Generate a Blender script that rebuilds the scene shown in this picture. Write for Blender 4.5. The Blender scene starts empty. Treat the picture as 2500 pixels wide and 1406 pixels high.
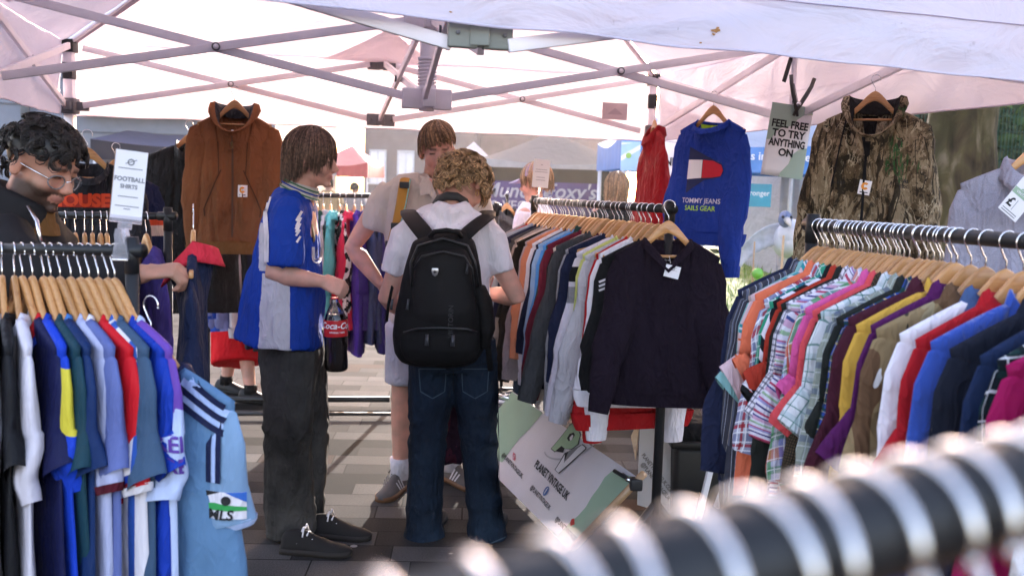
import bpy, bmesh, math, random
from math import sin, cos, pi, radians, atan, sqrt, exp, floor
from mathutils import Vector, Matrix, noise
from mathutils.bvhtree import BVHTree
V = Vector
R = random.Random(7)
S = bpy.context.scene

# ------------------------------------------------------------------ camera
CAMH = 1.55
FPX = 2430.0
PITCH = atan(263.0/FPX)
ROLL = radians(1.8)
CF = V((0, cos(PITCH), -sin(PITCH)))
_U0 = V((0, sin(PITCH), cos(PITCH))); _R0 = V((1, 0, 0))
CR = _R0*cos(ROLL) + _U0*sin(ROLL)
CU = _U0*cos(ROLL) - _R0*sin(ROLL)
CO = V((0, 0, CAMH))
cam = bpy.data.objects.new('camera', bpy.data.cameras.new('camera'))
S.collection.objects.link(cam)
cam.matrix_world = Matrix(((CR.x, CU.x, -CF.x, CO.x), (CR.y, CU.y, -CF.y, CO.y), (CR.z, CU.z, -CF.z, CO.z), (0, 0, 0, 1)))
cam.data.sensor_width = 36; cam.data.lens = FPX*36/2500.0
cam.data.clip_start = 0.02; cam.data.clip_end = 400
cam.data.dof.use_dof = True; cam.data.dof.focus_distance = 3.6; cam.data.dof.aperture_fstop = 4.4
S.camera = cam

# ------------------------------------------------------------------ world, sun, exposure
SUN_EL = radians(14.5); SUN_AZ = radians(6)     # azimuth to the right of straight ahead
w = bpy.data.worlds.new('World'); S.world = w; w.use_nodes = True
wn = w.node_tree; bg = wn.nodes['Background']
sky = wn.nodes.new('ShaderNodeTexSky'); sky.sky_type = 'NISHITA'; sky.sun_disc = False
sky.sun_elevation = SUN_EL; sky.sun_rotation = SUN_AZ; sky.dust_density = 3.0; sky.air_density = 1.0; sky.ozone_density = 1.0
tint = wn.nodes.new('ShaderNodeMix'); tint.data_type = 'RGBA'; tint.blend_type = 'MULTIPLY'; tint.inputs[0].default_value = 1.0; tint.inputs[7].default_value = (1.16, .97, .95, 1)
wn.links.new(sky.outputs[0], tint.inputs[6]); wn.links.new(tint.outputs[2], bg.inputs[0]); bg.inputs[1].default_value = 0.15
sl = bpy.data.lights.new('sun', 'SUN'); sl.energy = 2.3; sl.angle = radians(0.6); sl.color = (1.0, 0.91, 0.84)
sun = bpy.data.objects.new('sun', sl); S.collection.objects.link(sun)
SUND = V((sin(SUN_AZ)*cos(SUN_EL), cos(SUN_AZ)*cos(SUN_EL), sin(SUN_EL)))
sun.rotation_euler = SUND.to_track_quat('Z', 'Y').to_euler(); sun.location = SUND*30
S.view_settings.view_transform = 'Standard'; S.view_settings.look = 'None'
S.view_settings.exposure = 2.9; S.view_settings.gamma = 1.0
S.cycles.use_denoising = True
S.cycles.max_bounces = 10; S.cycles.transmission_bounces = 8; S.cycles.transparent_max_bounces = 12
S.cycles.sample_clamp_indirect = 6

# ------------------------------------------------------------------ where a thing stands, from a bearing and a distance
def at(px, py, Y):
    d = CF*FPX + CR*(px-1250) - CU*(py-703)
    return CO + d*(Y/d.y)
def ground(px, py, z=0.0):
    d = CF*FPX + CR*(px-1250) - CU*(py-703)
    return CO + d*((z-CAMH)/d.z)
def pix(p):
    q = V(p)-CO; f = q.dot(CF)
    return (1250+FPX*q.dot(CR)/f, 703-FPX*q.dot(CU)/f)

# ------------------------------------------------------------------ objects
COL = S.collection
def wm(o):
    m = o.matrix_basis.copy()
    while o.parent: o = o.parent; m = o.matrix_basis @ m
    return m
def tag(o, label=None, cat=None, group=None, kind=None):
    if label: o['label'] = label
    if cat: o['category'] = cat
    if group: o['group'] = group
    if kind: o['kind'] = kind
    return o
def thing(name, label, cat, loc=(0, 0, 0), yaw=0.0, group=None):
    o = bpy.data.objects.new(name, None); COL.objects.link(o)
    o.location = loc; o.rotation_euler = (0, 0, yaw); o.empty_display_size = .1
    return tag(o, label, cat, group)

class MB:
    """collects shapes that become ONE mesh"""
    def __init__(s): s.v = []; s.f = []; s.m = []; s.uv = []
    def add(s, vs, fs, mi=0, uvs=None):
        n = len(s.v); s.v += [V(p) for p in vs]
        for i, f in enumerate(fs):
            s.f.append([k+n for k in f]); s.m.append(mi); s.uv.append(uvs[i] if uvs else None)
        return s
    def box(s, c, size, rot=None, mi=0, bev=0.0):
        x, y, z = [a/2 for a in size]; c = V(c)
        if bev <= 0:
            vs = [V((a*x, b*y, d*z)) for a in (-1, 1) for b in (-1, 1) for d in (-1, 1)]
            fs = [(0, 1, 3, 2), (4, 6, 7, 5), (0, 4, 5, 1), (2, 3, 7, 6), (0, 2, 6, 4), (1, 5, 7, 3)]
        else:
            bm = bmesh.new(); bmesh.ops.create_cube(bm, size=1.0)
            for v in bm.verts: v.co = V((v.co.x*2*x, v.co.y*2*y, v.co.z*2*z))
            bmesh.ops.bevel(bm, geom=bm.edges[:], offset=min(bev, x*.9, y*.9, z*.9), segments=2, affect='EDGES', profile=.6)
            vs = [v.co.copy() for v in bm.verts]; fs = [[v.index for v in f.verts] for f in bm.faces]; bm.free()
        if rot is not None: vs = [rot @ v for v in vs]
        return s.add([v+c for v in vs], fs, mi)
    def bar(s, a, b, wa, wb=None, up=(0, 0, 1), mi=0):
        a = V(a); b = V(b); d = (b-a); L = d.length; d.normalize(); wb = wb or wa
        up = V(up)
        if abs(d.dot(up)) > .98: up = V((0, 1, 0))
        x = d.cross(up).normalized(); y = x.cross(d)
        rot = Matrix((x, d, y)).transposed()
        return s.box((a+b)/2, (wa, L, wb), rot, mi, bev=min(wa, wb)*.12)
    def loft(s, rings, closed=True, cap0=False, cap1=False, mi=0, uvs=None):
        n = len(s.v); k = len(rings[0])
        for r in rings: s.v += [V(p) for p in r]
        for i in range(len(rings)-1):
            for j in range(k if closed else k-1):
                j2 = (j+1) % k
                s.f.append([n+i*k+j, n+i*k+j2, n+(i+1)*k+j2, n+(i+1)*k+j]); s.m.append(mi)
                s.uv.append([uvs[i][j], uvs[i][j+1], uvs[i+1][j+1], uvs[i+1][j]] if uvs else None)
        if cap0: s.f.append([n+j for j in range(k)][::-1]); s.m.append(mi); s.uv.append(None)
        if cap1: s.f.append([n+(len(rings)-1)*k+j for j in range(k)]); s.m.append(mi); s.uv.append(None)
        return s
    def tube(s, pts, rad, sides=10, axis=None, rb=None, caps=True, mi=0, uv=False, vs0=0.0):
        """rad / rb: radius or list, along axis / across it"""
        pts = [V(p) for p in pts]; N = len(pts)
        ra = rad if isinstance(rad, (list, tuple)) else [rad]*N
        rb = ra if rb is None else (rb if isinstance(rb, (list, tuple)) else [rb]*N)
        ax = V(axis) if axis is not None else None
        rings = []; uvs = []; L = vs0; prev = None
        for i, p in enumerate(pts):
            t = (pts[min(i+1, N-1)]-pts[max(i-1, 0)])
            if t.length < 1e-9: t = V((0, 0, 1))
            t.normalize()
            if ax is not None: a = ax - t*ax.dot(t)
            elif prev is not None: a = prev - t*prev.dot(t)
            else:
                q = V((0, 0, 1)) if abs(t.z) < .9 else V((1, 0, 0)); a = q - t*q.dot(t)
            a.normalize(); prev = a; b = t.cross(a)
            rings.append([p + a*(cos(2*pi*j/sides)*ra[i]) + b*(sin(2*pi*j/sides)*rb[i]) for j in range(sides)])
            if i: L += (pts[i]-pts[i-1]).length
            c = 2*pi*sqrt((ra[i]**2+rb[i]**2)/2)
            uvs.append([(c*j/sides, L) for j in range(sides+1)])
        return s.loft(rings, True, caps, caps, mi, uvs if uv else None)
    def prism(s, poly, th, M=None, mi=0, bev=0.0):
        """poly in local x/z, extruded +-th/2 along local y"""
        bm = bmesh.new()
        f = bm.faces.new([bm.verts.new((x, -th/2, z)) for x, z in poly])
        r = bmesh.ops.extrude_face_region(bm, geom=[f])
        for v in [g for g in r['geom'] if isinstance(g, bmesh.types.BMVert)]: v.co.y += th
        bmesh.ops.recalc_face_normals(bm, faces=bm.faces[:])
        if bev: bmesh.ops.bevel(bm, geom=bm.edges[:], offset=bev, segments=2, affect='EDGES', profile=.5, clamp_overlap=True)
        bm.verts.index_update()
        vs = [v.co.copy() for v in bm.verts]; fs = [[v.index for v in f.verts] for f in bm.faces]; bm.free()
        if M is not None: vs = [M @ v for v in vs]
        return s.add(vs, fs, mi)
    def ball(s, c, r, seg=12, rings=8, mi=0, rot=None):
        c = V(c); r = V(r) if not isinstance(r, (int, float)) else V((r, r, r)); rr = []
        for i in range(rings+1):
            a = pi*(i+.02)/(rings+.04)
            ring = [V((r.x*sin(a)*cos(2*pi*j/seg), r.y*sin(a)*sin(2*pi*j/seg), r.z*cos(a))) for j in range(seg)]
            if rot is not None: ring = [rot @ q for q in ring]
            rr.append([c+q for q in ring])
        return s.loft(rr, True, True, True, mi)
    def build(s, name, mats, parent=None, world=True, smooth=True, merge=0.0):
        me = bpy.data.meshes.new(name)
        vs = s.v
        if parent is not None and world:
            inv = wm(parent).inverted(); vs = [inv @ v for v in vs]
        me.from_pydata([tuple(v) for v in vs], [], s.f)
        mats = mats if isinstance(mats, (list, tuple)) else [mats]
        for m in mats: me.materials.append(m)
        if len(mats) > 1: me.polygons.foreach_set('material_index', s.m)
        if any(u is not None for u in s.uv):
            ul = me.uv_layers.new(name='UVMap'); buf = []
            for f, u in zip(s.f, s.uv):
                for k in range(len(f)): buf += (u[k] if u else (0, 0))
            ul.data.foreach_set('uv', buf)
        if merge > 0:
            bm = bmesh.new(); bm.from_mesh(me); bmesh.ops.remove_doubles(bm, verts=bm.verts[:], dist=merge)
            bm.to_mesh(me); bm.free()
        me.polygons.foreach_set('use_smooth', [smooth]*len(me.polygons)); me.update()
        o = bpy.data.objects.new(name, me); COL.objects.link(o)
        if parent is not None: o.parent = parent
        return o

def sharp(o, deg=35):
    me = o.data; bm = bmesh.new(); bm.from_mesh(me)
    for e in bm.edges:
        if len(e.link_faces) == 2 and e.calc_face_angle(0) > radians(deg): e.smooth = False
    bm.to_mesh(me); bm.free(); return o

def remesh(mb, name, mats, vox, parent=None, smooth_it=4, post=None):
    """fuse overlapping closed shapes into one continuous skin"""
    tmp = mb.build('tmp', mats[0])
    bm = bmesh.new(); bm.from_mesh(tmp.data); bmesh.ops.recalc_face_normals(bm, faces=bm.faces[:]); bm.to_mesh(tmp.data); bm.free()
    md = tmp.modifiers.new('r', 'REMESH'); md.mode = 'VOXEL'; md.voxel_size = vox
    ms = tmp.modifiers.new('s', 'SMOOTH'); ms.iterations = smooth_it; ms.factor = .5
    dg = bpy.context.evaluated_depsgraph_get(); me = bpy.data.meshes.new_from_object(tmp.evaluated_get(dg))
    old = tmp.data; bpy.data.objects.remove(tmp); bpy.data.meshes.remove(old)
    me.name = name; me.materials.clear()
    for m in mats: me.materials.append(m)
    if post: post(me)
    if parent is not None: me.transform(wm(parent).inverted())
    me.polygons.foreach_set('use_smooth', [True]*len(me.polygons)); me.update()
    o = bpy.data.objects.new(name, me); COL.objects.link(o)
    if parent is not None: o.parent = parent
    return o

def wrinkle(me, amp, sc, st=(1, 1, 1), seed=0.0, mask=None, ridge=False):
    off = V((seed*3.1, seed*1.7, seed*2.3)); nn = [v.normal.copy() for v in me.vertices]
    for v, n in zip(me.vertices, nn):
        p = V((v.co.x*st[0], v.co.y*st[1], v.co.z*st[2]))*sc + off
        q = p + V((noise.noise(p*.6+V((9, 2, 1))), noise.noise(p*.6+V((3, 7, 5))), noise.noise(p*.6)))*.9
        h = noise.noise(q)
        if ridge: h = .5-abs(h)*2
        a = amp*(mask(v.co) if mask else 1)
        v.co += n*(h*a)
    me.update()

# ------------------------------------------------------------------ materials
MATS = {}
class NT:
    def __init__(s, name):
        s.m = bpy.data.materials.new(name); s.m.use_nodes = True; s.t = s.m.node_tree; s.t.nodes.clear()
    def n(s, typ, props=None, **ins):
        nd = s.t.nodes.new('ShaderNode'+typ)
        for k, v in (props or {}).items(): setattr(nd, k, v)
        for k, v in ins.items():
            key = int(k[1:]) if k[0] == '_' and k[1:].isdigit() else k.replace('_', ' ')
            inp = nd.inputs[key]
            if hasattr(v, 'outputs'): s.t.links.new(v.outputs[0], inp)
            elif isinstance(v, bpy.types.NodeSocket): s.t.links.new(v, inp)
            else:
                if isinstance(v, tuple) and len(v) == 3 and inp.type == 'RGBA': v = v+(1,)
                inp.default_value = v
        return nd
    def math(s, op, a, b=0.0, c=0.0, clamp=False): return s.n('Math', {'operation': op, 'use_clamp': clamp}, _0=a, _1=b, _2=c)
    def mix(s, fac, a, b, mode='MIX'):
        nd = s.t.nodes.new('ShaderNodeMix'); nd.data_type = 'RGBA'; nd.blend_type = mode
        for i, v in ((0, fac), (6, a), (7, b)):
            if hasattr(v, 'outputs'): s.t.links.new(v.outputs[2] if v.bl_idname == 'ShaderNodeMix' else v.outputs[0], nd.inputs[i])
            elif isinstance(v, bpy.types.NodeSocket): s.t.links.new(v, nd.inputs[i])
            else: nd.inputs[i].default_value = v+(1,) if isinstance(v, tuple) and len(v) == 3 else v
        return nd
    def ramp(s, fac, stops, interp='LINEAR'):
        nd = s.n('ValToRGB', None, Fac=fac); cr = nd.color_ramp; cr.interpolation = interp
        while len(cr.elements) < len(stops): cr.elements.new(.5)
        for e, (p, c) in zip(cr.elements, stops): e.position = p; e.color = (c+(1,)) if len(c) == 3 else c
        return nd
    def out(s, sh, disp=None):
        o = s.n('OutputMaterial'); s.t.links.new(sh.outputs[0], o.inputs[0]); return s.m
    def sock(s, x): return x.outputs[2] if hasattr(x, 'bl_idname') and x.bl_idname == 'ShaderNodeMix' else x
    def bsdf(s, color, rough=.8, metal=0.0, spec=.3, bump=None, sheen=0.0, trans=0.0, alpha=None, coat=0.0):
        b = s.n('BsdfPrincipled', None, Base_Color=s.sock(color), Roughness=s.sock(rough), Metallic=metal)
        b.inputs['Specular IOR Level'].default_value = spec
        if sheen: b.inputs['Sheen Weight'].default_value = sheen; b.inputs['Sheen Roughness'].default_value = .5
        if coat: b.inputs['Coat Weight'].default_value = coat; b.inputs['Coat Roughness'].default_value = .15
        if trans: b.inputs['Transmission Weight'].default_value = trans
        if bump is not None: s.t.links.new(bump.outputs[0], b.inputs['Normal'])
        return b
    def bump(s, h, strength=.3, dist=.01, base=None):
        nd = s.n('Bump', None, Height=s.sock(h), Strength=strength, Distance=dist)
        if base is not None: s.t.links.new(base.outputs[0], nd.inputs['Normal'])
        return nd

def plain(name, c, rough=.6, metal=0.0, spec=.3, var=.12, vs=6.0, bs=0.0, bscale=60.0, trans=0.0, coat=0.0):
    key = ('p', name)
    if key in MATS: return MATS[key]
    t = NT(name); tc = t.n('TexCoord')
    nz = t.n('TexNoise', None, Vector=tc.outputs['Object'], Scale=vs, Detail=5.0, Roughness=.6)
    lo = tuple(max(0, x*(1-var)) for x in c); hi = tuple(min(1, x*(1+var)) for x in c)
    col = t.ramp(nz.outputs[0], [(.3, lo), (.7, hi)])
    rr = t.n('MapRange', None, Value=nz.outputs[0]); rr.inputs[3].default_value = max(0, rough-.08); rr.inputs[4].default_value = min(1, rough+.08)
    bp = None
    if bs: bp = t.bump(t.n('TexNoise', None, Vector=tc.outputs['Object'], Scale=bscale, Detail=4.0), bs, .005)
    m = t.out(t.bsdf(col, rr, metal, spec, bp, trans=trans, coat=coat)); MATS[key] = m; return m

def fabric(name, c, pat=None, rough=.85, weave=900.0, folds=.6, sheen=.0, heather=.0):
    """cloth: pat(t, uvx, uvy, base) -> colour node"""
    key = ('f', name)
    if key in MATS: return MATS[key]
    t = NT(name); tc = t.n('TexCoord'); uv = t.n('SeparateXYZ', None, Vector=tc.outputs['UV'])
    n1 = t.n('TexNoise', None, Vector=tc.outputs['Object'], Scale=7.0, Detail=3.0)
    n2 = t.n('TexNoise', None, Vector=tc.outputs['Object'], Scale=420.0, Detail=2.0)
    col = c
    if pat: col = pat(t, uv.outputs[0], uv.outputs[1], tc)
    else:
        k = .10; col = t.ramp(n1.outputs[0], [(.25, tuple(x*(1-k) for x in c)), (.75, tuple(min(1, x*(1+k)) for x in c))])
    if heather: col = t.mix(t.ramp(n2.outputs[0], [(.42, (0, 0, 0)), (.6, (heather, heather, heather))]), col, (.03, .03, .035))
    wv = t.math('MULTIPLY', t.math('SINE', t.math('MULTIPLY', uv.outputs[0], weave*3)), t.math('SINE', t.math('MULTIPLY', uv.outputs[1], weave*3)))
    mp = t.n('Mapping', None, Vector=tc.outputs['Object'], Scale=(9.0, 9.0, 3.0))
    fo = t.n('TexNoise', None, Vector=mp, Scale=1.6, Detail=2.5, Roughness=.45, Distortion=.6)
    cn = t.n('TexNoise', None, Vector=t.n('Mapping', None, Vector=tc.outputs['Object'], Scale=(11.0, 11.0, 5.0), Rotation=(0, .35, 0)), Scale=1.7, Detail=2.0, Distortion=1.1)
    rdg = t.math('POWER', t.math('SUBTRACT', 1.0, t.math('ABSOLUTE', t.math('SUBTRACT', t.math('MULTIPLY', cn.outputs[0], 2.0), 1.0))), 5.0)
    b0 = t.bump(rdg, folds*.55, .016); b1 = t.bump(fo.outputs[0], folds, .045, b0); b2 = t.bump(wv, .12, .0012, b1); b3 = t.bump(n2.outputs[0], .15, .0015, b2)
    m = t.out(t.bsdf(col, rough, 0, .10, b3, sheen=sheen)); MATS[key] = m; return m

# patterns: u runs round / across, v runs down, in metres
def p_stripes(period, stops, axis=1, skew=0.0):
    def f(t, u, v, tc):
        a, b = (v, u) if axis == 1 else (u, v)
        x = t.math('ADD', a, t.math('MULTIPLY', b, skew)) if skew else a
        return t.ramp(t.math('FRACT', t.math('ADD', t.math('DIVIDE', x, period), 50.0)), stops, 'CONSTANT')
    return f
def p_plaid(base, lines, skew=0.0):
    """lines: (axis, period, offset, width, colour, strength)"""
    def f(t, u, v, tc):
        if skew:
            u, v = t.math('ADD', u, t.math('MULTIPLY', v, skew)), t.math('SUBTRACT', v, t.math('MULTIPLY', u, skew))
        col = base
        for ax, per, off, wd, c, stg in lines:
            q = t.math('FRACT', t.math('ADD', t.math('DIVIDE', u if ax == 0 else v, per), 50.0+off))
            m = t.math('MULTIPLY', t.math('LESS_THAN', q, wd/per), stg)
            col = t.mix(m, col, c)
        return col
    return f
def p_camo(cols, scale=9.0, stretch=(1, 1, .6)):
    def f(t, u, v, tc):
        mp = t.n('Mapping', None, Vector=tc.outputs['Object'], Scale=stretch)
        col = cols[0]
        for i, (c, th) in enumerate(cols[1]):
            m2 = t.n('Mapping', None, Vector=mp, Location=(i*3.7, i*1.9, i*5.3))
            nz = t.n('TexNoise', None, Vector=m2, Scale=scale*(1+.3*i), Detail=1.5, Roughness=.4, Distortion=.8)
            col = t.mix(t.math('GREATER_THAN', nz.outputs[0], th), col, c)
        return col
    return f
def p_bands(stops, length=1.0, axis=1):
    def f(t, u, v, tc):
        return t.ramp(t.math('DIVIDE', v if axis == 1 else u, length), stops, 'CONSTANT')
    return f
def p_zband(stops, z0, z1):
    """constant bands by height in the garment's own frame"""
    def f(t, u, v, tc):
        sx = t.n('SeparateXYZ', None, Vector=tc.outputs['Object'])
        q = t.n('MapRange', None, Value=sx.outputs[2]); q.inputs[1].default_value = z0; q.inputs[2].default_value = z1
        return t.ramp(q.outputs[0], stops, 'CONSTANT')
    return f

CHROME = plain('chrome wire', (.80, .79, .81), .2, 1.0, .5, .05)
BLACKP = plain('black powder coated steel', (.012, .012, .013), .42, 0.0, .4, .2, bs=.12, bscale=900)
BLACKPL = plain('black plastic', (.02, .02, .022), .5, 0, .4)
GREYPL = plain('grey plastic bracket', (.16, .16, .17), .5, 0, .4)
LGREYPL = plain('pale plastic bracket', (.88, .82, .86), .5, 0, .4)
ALU = plain('pale aluminium', (.90, .84, .88), .45, .1, .4, .08, bs=.05, bscale=200)
WHITEP = plain('white painted metal', (.75, .73, .75), .45)
DARKTXT = plain('black print', (.015, .015, .017), .7)
GREYTXT = plain('grey print', (.22, .22, .23), .7)
PAPER = plain('white card', (.78, .75, .77), .6, var=.03)
CARDGREEN = plain('sage green print', (.30, .42, .30), .6, var=.05)

def wood(name, a, b):
    key = ('w', name)
    if key in MATS: return MATS[key]
    t = NT(name); tc = t.n('TexCoord'); oi = t.n('ObjectInfo')
    mp = t.n('Mapping', None, Vector=tc.outputs['Object'], Scale=(3.0, 40.0, 26.0))
    ad = t.n('VectorMath', {'operation': 'ADD'}, _0=mp, _1=t.n('CombineXYZ', None, X=t.math('MULTIPLY', oi.outputs['Random'], 40.0)))
    nz = t.n('TexNoise', None, Vector=ad, Scale=3.0, Detail=5.0, Roughness=.62, Distortion=.8)
    col = t.ramp(nz.outputs[0], [(.3, a), (.52, b), (.75, tuple(x*.82 for x in b))])
    hs = t.n('HueSaturation', None, Color=col, Value=t.math('ADD', t.math('MULTIPLY', oi.outputs['Random'], .35), .8))
    m = t.out(t.bsdf(hs, .38, 0, .4, t.bump(nz, .08, .002), coat=.25)); MATS[key] = m; return m
HWOOD = wood('varnished hanger wood', (.36, .15, .05), (.50, .25, .09))
ROD = wood('pine rod', (.38, .22, .11), (.52, .33, .18))

# ------------------------------------------------------------------ lettering
def text_geo(s, size, bold=0.0, shear=0.0, align='CENTER', track=1.0):
    cu = bpy.data.curves.new('t', 'FONT'); cu.body = s; cu.size = size; cu.offset = bold*size; cu.shear = shear
    cu.align_x = align; cu.align_y = 'CENTER'; cu.resolution_u = 3; cu.space_character = track
    ob = bpy.data.objects.new('t', cu); COL.objects.link(ob)
    dg = bpy.context.evaluated_depsgraph_get(); dg.update()
    me = bpy.data.meshes.new_from_object(ob.evaluated_get(dg))
    vs = [v.co.copy() for v in me.vertices]; fs = [list(p.vertices) for p in me.polygons]
    bpy.data.objects.remove(ob); bpy.data.curves.remove(cu); bpy.data.meshes.remove(me)
    return vs, fs
def poly_geo(pts): return [V((x, y, 0)) for x, y in pts], [list(range(len(pts)))]
def ring_geo(cx, cy, rx, ry, wd, a0=0, a1=2*pi, n=24):
    vs = []; fs = []
    for i in range(n+1):
        a = a0+(a1-a0)*i/n
        vs += [V((cx+cos(a)*(rx+wd/2), cy+sin(a)*(ry+wd/2), 0)), V((cx+cos(a)*(rx-wd/2), cy+sin(a)*(ry-wd/2), 0))]
        if i: fs.append([2*i-2, 2*i, 2*i+1, 2*i-1])
    return vs, fs
def disc_geo(cx, cy, rx, ry, n=20): return poly_geo([(cx+cos(2*pi*i/n)*rx, cy+sin(2*pi*i/n)*ry) for i in range(n)])
def flat(geo, M, name, mat, parent, sx=1.0):
    """print laid on a flat face: M maps x,y (print plane) to the world"""
    vs, fs = geo; mb = MB(); mb.add([M @ V((v.x*sx, v.y, 0)) for v in vs], fs)
    return mb.build(name, mat, parent, smooth=False)
def frame(o, x, y):
    """matrix with print-plane axes x, y at origin o"""
    x = V(x).normalized(); y = (V(y)-x*V(y).dot(x)).normalized(); n = x.cross(y); o = V(o)
    return Matrix(((x.x, y.x, n.x, o.x), (x.y, y.y, n.y, o.y), (x.z, y.z, n.z, o.z), (0, 0, 0, 1)))
def conform(geo, target, M, name, mat, off=.0025, cell=.02, reach=.25):
    """print that follows a curved cloth: cast from plane M (world of target's local frame) along its -normal onto target"""
    vs, fs = geo; bm = bmesh.new(); bv = [bm.verts.new(v) for v in vs]
    for f in fs:
        try: bm.faces.new([bv[i] for i in f])
        except ValueError: pass
    xs = [v.x for v in vs]; ys = [v.y for v in vs]
    for lo, hi, ax in ((min(xs), max(xs), 0), (min(ys), max(ys), 1)):
        k = int((hi-lo)/cell)
        for i in range(1, k+1):
            co = V((0, 0, 0)); no = V((0, 0, 0)); co[ax] = lo+i*cell; no[ax] = 1
            bmesh.ops.bisect_plane(bm, geom=bm.verts[:]+bm.edges[:]+bm.faces[:], plane_co=co, plane_no=no)
    me = target.data; tree = BVHTree.FromPolygons([v.co for v in me.vertices], [list(p.vertices) for p in me.polygons])
    nrm = (M.to_3x3() @ V((0, 0, 1))).normalized(); dead = []
    for v in bm.verts:
        p = M @ v.co; h = tree.ray_cast(p+nrm*reach, -nrm, reach*2)
        if h[0] is None: dead.append(v)
        else: v.co = h[0]+nrm*off
    bmesh.ops.delete(bm, geom=dead, context='VERTS')
    m2 = bpy.data.meshes.new(name); bm.to_mesh(m2); bm.free(); m2.materials.append(mat)
    o = bpy.data.objects.new(name, m2); COL.objects.link(o); o.parent = target
    return o
# ================================================================== ground
def paving_mat():
    t = NT('stone paving'); tc = t.n('TexCoord'); rot = t.n('Mapping', None, Vector=tc.outputs['Object'], Rotation=(0, 0, radians(-2.5)))
    s = t.n('SeparateXYZ', None, Vector=rot); u, v = s.outputs[0], s.outputs[1]
    rv = t.math('DIVIDE', v, .17); row = t.math('FLOOR', rv); fv = t.math('FRACT', rv)
    wr = t.n('TexWhiteNoise', {'noise_dimensions': '1D'}, W=row)
    ru = t.math('ADD', t.math('DIVIDE', u, .40), t.math('MULTIPLY', wr.outputs[0], 7.0)); ce = t.math('FLOOR', ru); fu = t.math('FRACT', ru)
    wn_ = t.n('TexWhiteNoise', {'noise_dimensions': '2D'}, Vector=t.n('CombineXYZ', None, X=ce, Y=row))
    wrow = t.n('TexWhiteNoise', {'noise_dimensions': '1D'}, W=t.math('ADD', row, 31.0))
    mixv = t.math('ADD', t.math('MULTIPLY', wn_.outputs[0], .50), t.math('MULTIPLY', wrow.outputs[0], .50))
    base = t.ramp(mixv, [(0, (.017, .017, .017)), (.24, (.034, .033, .033)), (.40, (.058, .056, .055)), (.56, (.086, .082, .080)), (.70, (.056, .038, .032)), (.74, (.070, .067, .065)), (.88, (.118, .112, .108))], 'CONSTANT')
    g = t.n('TexNoise', None, Vector=tc.outputs['Object'], Scale=170.0, Detail=2.0)
    big = t.n('TexNoise', None, Vector=tc.outputs['Object'], Scale=2.2, Detail=5.0)
    col = t.mix(1.0, base, t.ramp(g.outputs[0], [(.3, (.62, .62, .62)), (.5, (1, 1, 1)), (.72, (1.35, 1.35, 1.35))]), 'MULTIPLY')
    col = t.mix(1.0, col, t.ramp(big.outputs[0], [(.3, (.78, .78, .78)), (.7, (1.15, 1.13, 1.12))]), 'MULTIPLY')
    ju = t.math('LESS_THAN', t.math('MINIMUM', fu, t.math('SUBTRACT', 1.0, fu)), .008)
    jv = t.math('LESS_THAN', t.math('MINIMUM', fv, t.math('SUBTRACT', 1.0, fv)), .020)
    j = t.math('MAXIMUM', ju, jv); col = t.mix(j, col, (.018, .017, .016))
    spots = t.n('TexVoronoi', None, Vector=tc.outputs['Object'], Scale=3.1)
    col = t.mix(t.math('MULTIPLY', t.math('LESS_THAN', spots.outputs[0], .05), .8), col, (.42, .39, .36))
    h = t.math('SUBTRACT', t.math('MULTIPLY', g.outputs[0], .3), j)
    return t.out(t.bsdf(col, .95, 0, .06, t.bump(h, .8, .005)))
m = MB(); m.add([(-60, -10, 0), (60, -10, 0), (60, 90, 0), (-60, 90, 0)], [(0, 1, 2, 3)])
tag(m.build('paving', paving_mat(), smooth=False), kind='structure')

GRASSM = plain('lawn green', (.10, .17, .03), .9, var=.35, vs=3)
LZ = .42
def lawn():
    m = MB(); m.box((9.5, 24.2, LZ/2), (16.6, 34, LZ-.004)); o = m.build('lawn', GRASSM, smooth=False); tag(o, kind='structure')
    m = MB(); r = random.Random(4)
    for i in range(5200):
        x = 1.25+r.random()*4.0; y = 7.4+r.random()**1.4*9
        a = r.random()*pi; h = .05+.06*r.random(); d = V((cos(a), sin(a), 0))*.006; b = V((x, y, LZ-.005)); l = V((r.uniform(-.03, .03), r.uniform(-.03, .03), h))
        m.add([b-d, b+d, b+l], [(0, 1, 2)])
    tag(m.build('grass', plain('grass blades', (.14, .24, .035), .8, var=.4, vs=9)), kind='stuff')
lawn()
STONE = plain('dark granite', (.035, .031, .029), .35, 0, .5, .5, 40, bs=.15, bscale=120)
pl = thing('planter_wall', 'dark polished granite planter wall with a low ledge along the lawn', 'wall', (5.2, 7.1, 0))
MB().box((5.0, 7.1, .25), (7.8, .22, .5), bev=.02).build('wall_body', STONE, pl)
MB().box((5.0, 6.85, .10), (7.8, .28, .2), bev=.04).build('ledge', STONE, pl)
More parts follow.
